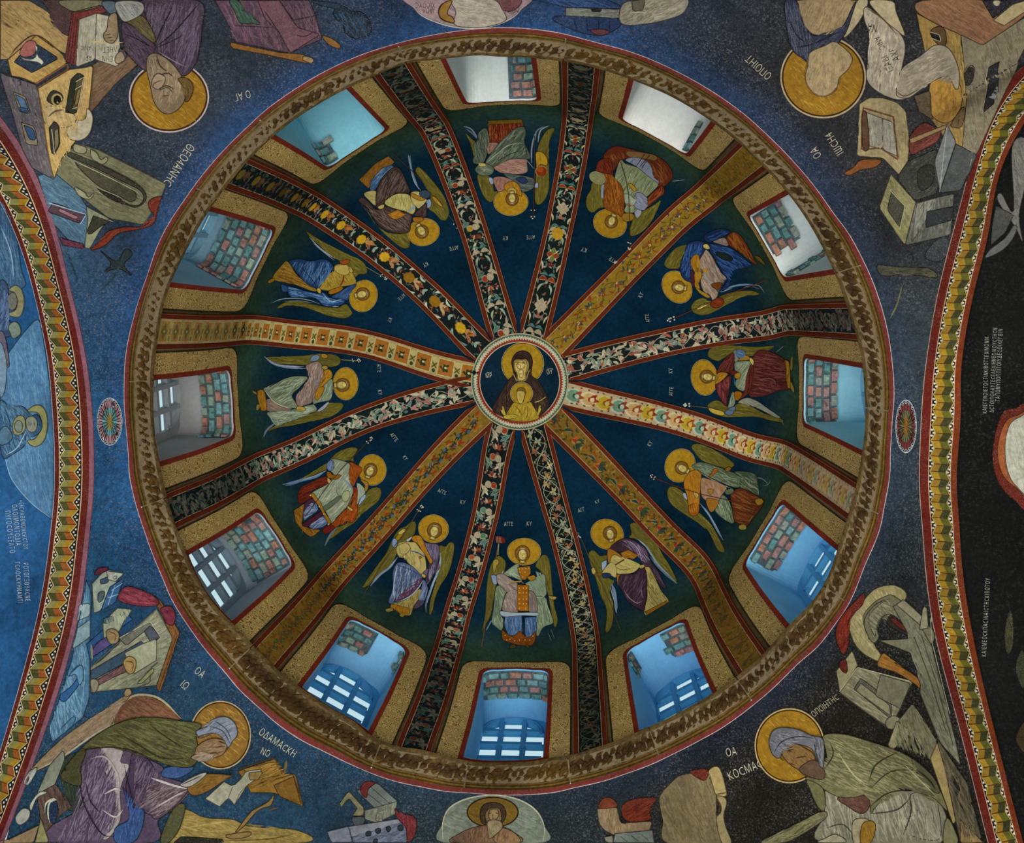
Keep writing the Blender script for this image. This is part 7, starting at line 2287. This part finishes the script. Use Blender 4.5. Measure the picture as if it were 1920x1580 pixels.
fp('veil', 'f 23435e 0,660 60,690 130,690 180,740 215,735 240,790 230,830 190,860 150,850 140,910 70,960 20,980 0,860\nh 3f6680,18324a,527690 110 11 60 110 0,660 130,690 240,790 190,860 140,910 20,980\nl 16304a 6 20,680 60,790 50,960\nl 7f9cac 5 150,830 100,920 40,960')
fp('face', 'f 6f7666 150,760 190,745 215,780 200,830 160,825\nl 2c3a3c 5 165,775 168,800\nl 2c3a3c 5 195,770 198,800\nl 44504a 5 180,770 176,800')
fp('child', 'f 6f7350 75,790 100,745 140,750 145,820 110,850 80,840\nf 5f6a62 85,790 110,765 130,790 125,830 95,830\nf 39566a 0,830 40,800 75,860 40,900 0,900')
scene('painted_leaning_figure', 'painted bent haloed figure in dark blue at the left edge above the pale half circle', L0, (80, 150), lay=10)
part('halo', 'f 6f6d50 50,40 90,10 125,40 138,110 120,180 80,190 45,170 90,150 100,90 80,50\nl 2c3a3c 5 50,40 90,12 127,42 140,110 120,182 80,192', M_GOLD)
fp('head', 'f 55584e 50,70 80,50 100,90 90,140 60,150 40,110\nh 6f7264,3a3e38 20 7 80 40 50,70 100,90 60,150')
fp('robe', 'f 263a55 0,0 40,0 50,60 40,130 60,220 90,260 50,300 0,270\nh 42597a,142338,5a708c 60 11 110 90 0,0 50,60 60,220 90,260 0,270\nf 5c6a60 50,240 80,215 110,230 120,280 80,310 60,280\nf 4f4a58 0,270 30,290 55,450 35,460 0,330\nf 5c7486 0,330 40,440 30,600 0,620')
scene('painted_drapery', 'painted dull blue drapery shapes at the left edge below the dark bent figure', (0, 0), (40, 1350))
fp('drapery', 'f 2a4a66 0,1100 60,1200 100,1350 120,1500 140,1600 0,1600\nh 4a6c86,1c3650 60 13 80 150 0,1100 60,1200 120,1500 130,1600 0,1600\nl 6f8ca0 6 0,1250 60,1400 80,1560')
scene('painted_inscription', 'painted three line vertical inscription beyond the left arch, lower left', L0, (90, 1400), 'inscription')
lettering([('+ΕΙCΗΛΘΕΜΩΝCΗCΤΟΥ', 105, 1215, 36, 84), ('ΟΛΟΙΜΟΝΤΟΔΙΑ', 66, 1240, 44, 84), ('ΠΥΓΟCΟΥΞΕΛΤΟ', 28, 1275, 44, 83)], '9aa7ac')
lettering([('ΓCΛΟCΚΥΗΝΑΜΤΙ', 85, 1560, 40, 86), ('ΡΟΤΟΓΞΘΥΧCΝΕ', 132, 1565, 40, 87)], '9aa7ac')

# ---- wall beyond the right arch (view of 1280,530)
Q0 = (1280, 530)
scene('painted_white_disc', 'painted off-white disc with a broad red brown rim cut by the right edge', Q0, (1850, 950))
fp('rim', 'f 4f1a10 1960,700 1860,702 1800,715 1765,780 1740,880 1732,970 1745,1060 1780,1140 1850,1210 1960,1260\nf 7d4422 1960,740 1870,742 1815,765 1780,830 1760,930 1770,1020 1800,1090 1870,1150 1960,1200\nh 96583a,5e2c14 50 12 70 90 1960,740 1815,765 1760,930 1800,1090 1960,1200')
fp('white_field', 'f 96988a 1960,745 1890,748 1830,790 1805,880 1805,980 1820,1060 1860,1130 1960,1180\nh a8aa9c,82857a 60 14 80 100 1960,745 1830,790 1805,980 1860,1130 1960,1180')
scene('painted_inscription', 'painted four line vertical inscription on the dark wall beyond the right arch', Q0, (1740, 400), 'inscription')
lettering([('ΚΑΙΕΓΕΝΟΙΕΤΟCΤΙΝΚΙΒΩΤΤΕΔΙΜΟΝΙΚ', 1700, 730, 35, -88.5), ('ΔCΤΩΙΠΟΛΑΥΤΕCΕΛΕΛΙΗΝΕΟΙΚΟΥCΤΗCΝ', 1738, 725, 35, -87.5), ('ΤΑΠΩΝΥΠΟΠΤΙΤΟΙΥΔΕCΟΙΧΕΡΒΙΝ', 1772, 665, 37, -87.5)], '8d9088')
scene('painted_inscription', 'painted single line vertical inscription beyond the right arch, lower right', (1280, 1050), (1690, 300), 'inscription')
lettering([('ΚΑΙΕΜΕΟCΚΠΑCΙΝΑΙCΤΗCΚΙΒΩΤΟΥ', 1695, 540, 38, -87)], '8d9088')
scene('painted_pale_beams', 'painted pale crossing beams on the dark wall beyond the right arch, upper right', (1280, 0), (1850, 1200))
fp('beam', 'f 5c5c58 1840,820 1920,780 1920,1000 1880,1200 1900,1350 1860,1270 1760,1120 1780,1080 1850,1180\nh 75756f,444442 40 12 70 130 1840,820 1920,780 1880,1200 1860,1270')
fp('arc', 'f 4f5252 1690,1440 1780,1400 1840,1340 1870,1270 1850,1260 1800,1330 1720,1390\ng 3c3e3e 1750,1150 1850,1200 1800,1300 1720,1370 1730,1250')
scene('painted_pale_growth', 'painted faint olive plant shapes on the dark wall at the lower right edge', (1280, 1050), (1830, 400))
fp('leaves', 'f 2f3220 1800,400 1830,280 1850,380 1840,500 1810,520\nf 2a2d1e 1860,600 1900,500 1920,640 1900,720\nf 2b2414 1860,1000 1920,900 1920,1080\nh 4a4c30,1a1c12 40 9 80 80 1800,400 1830,280 1850,380 1840,500')
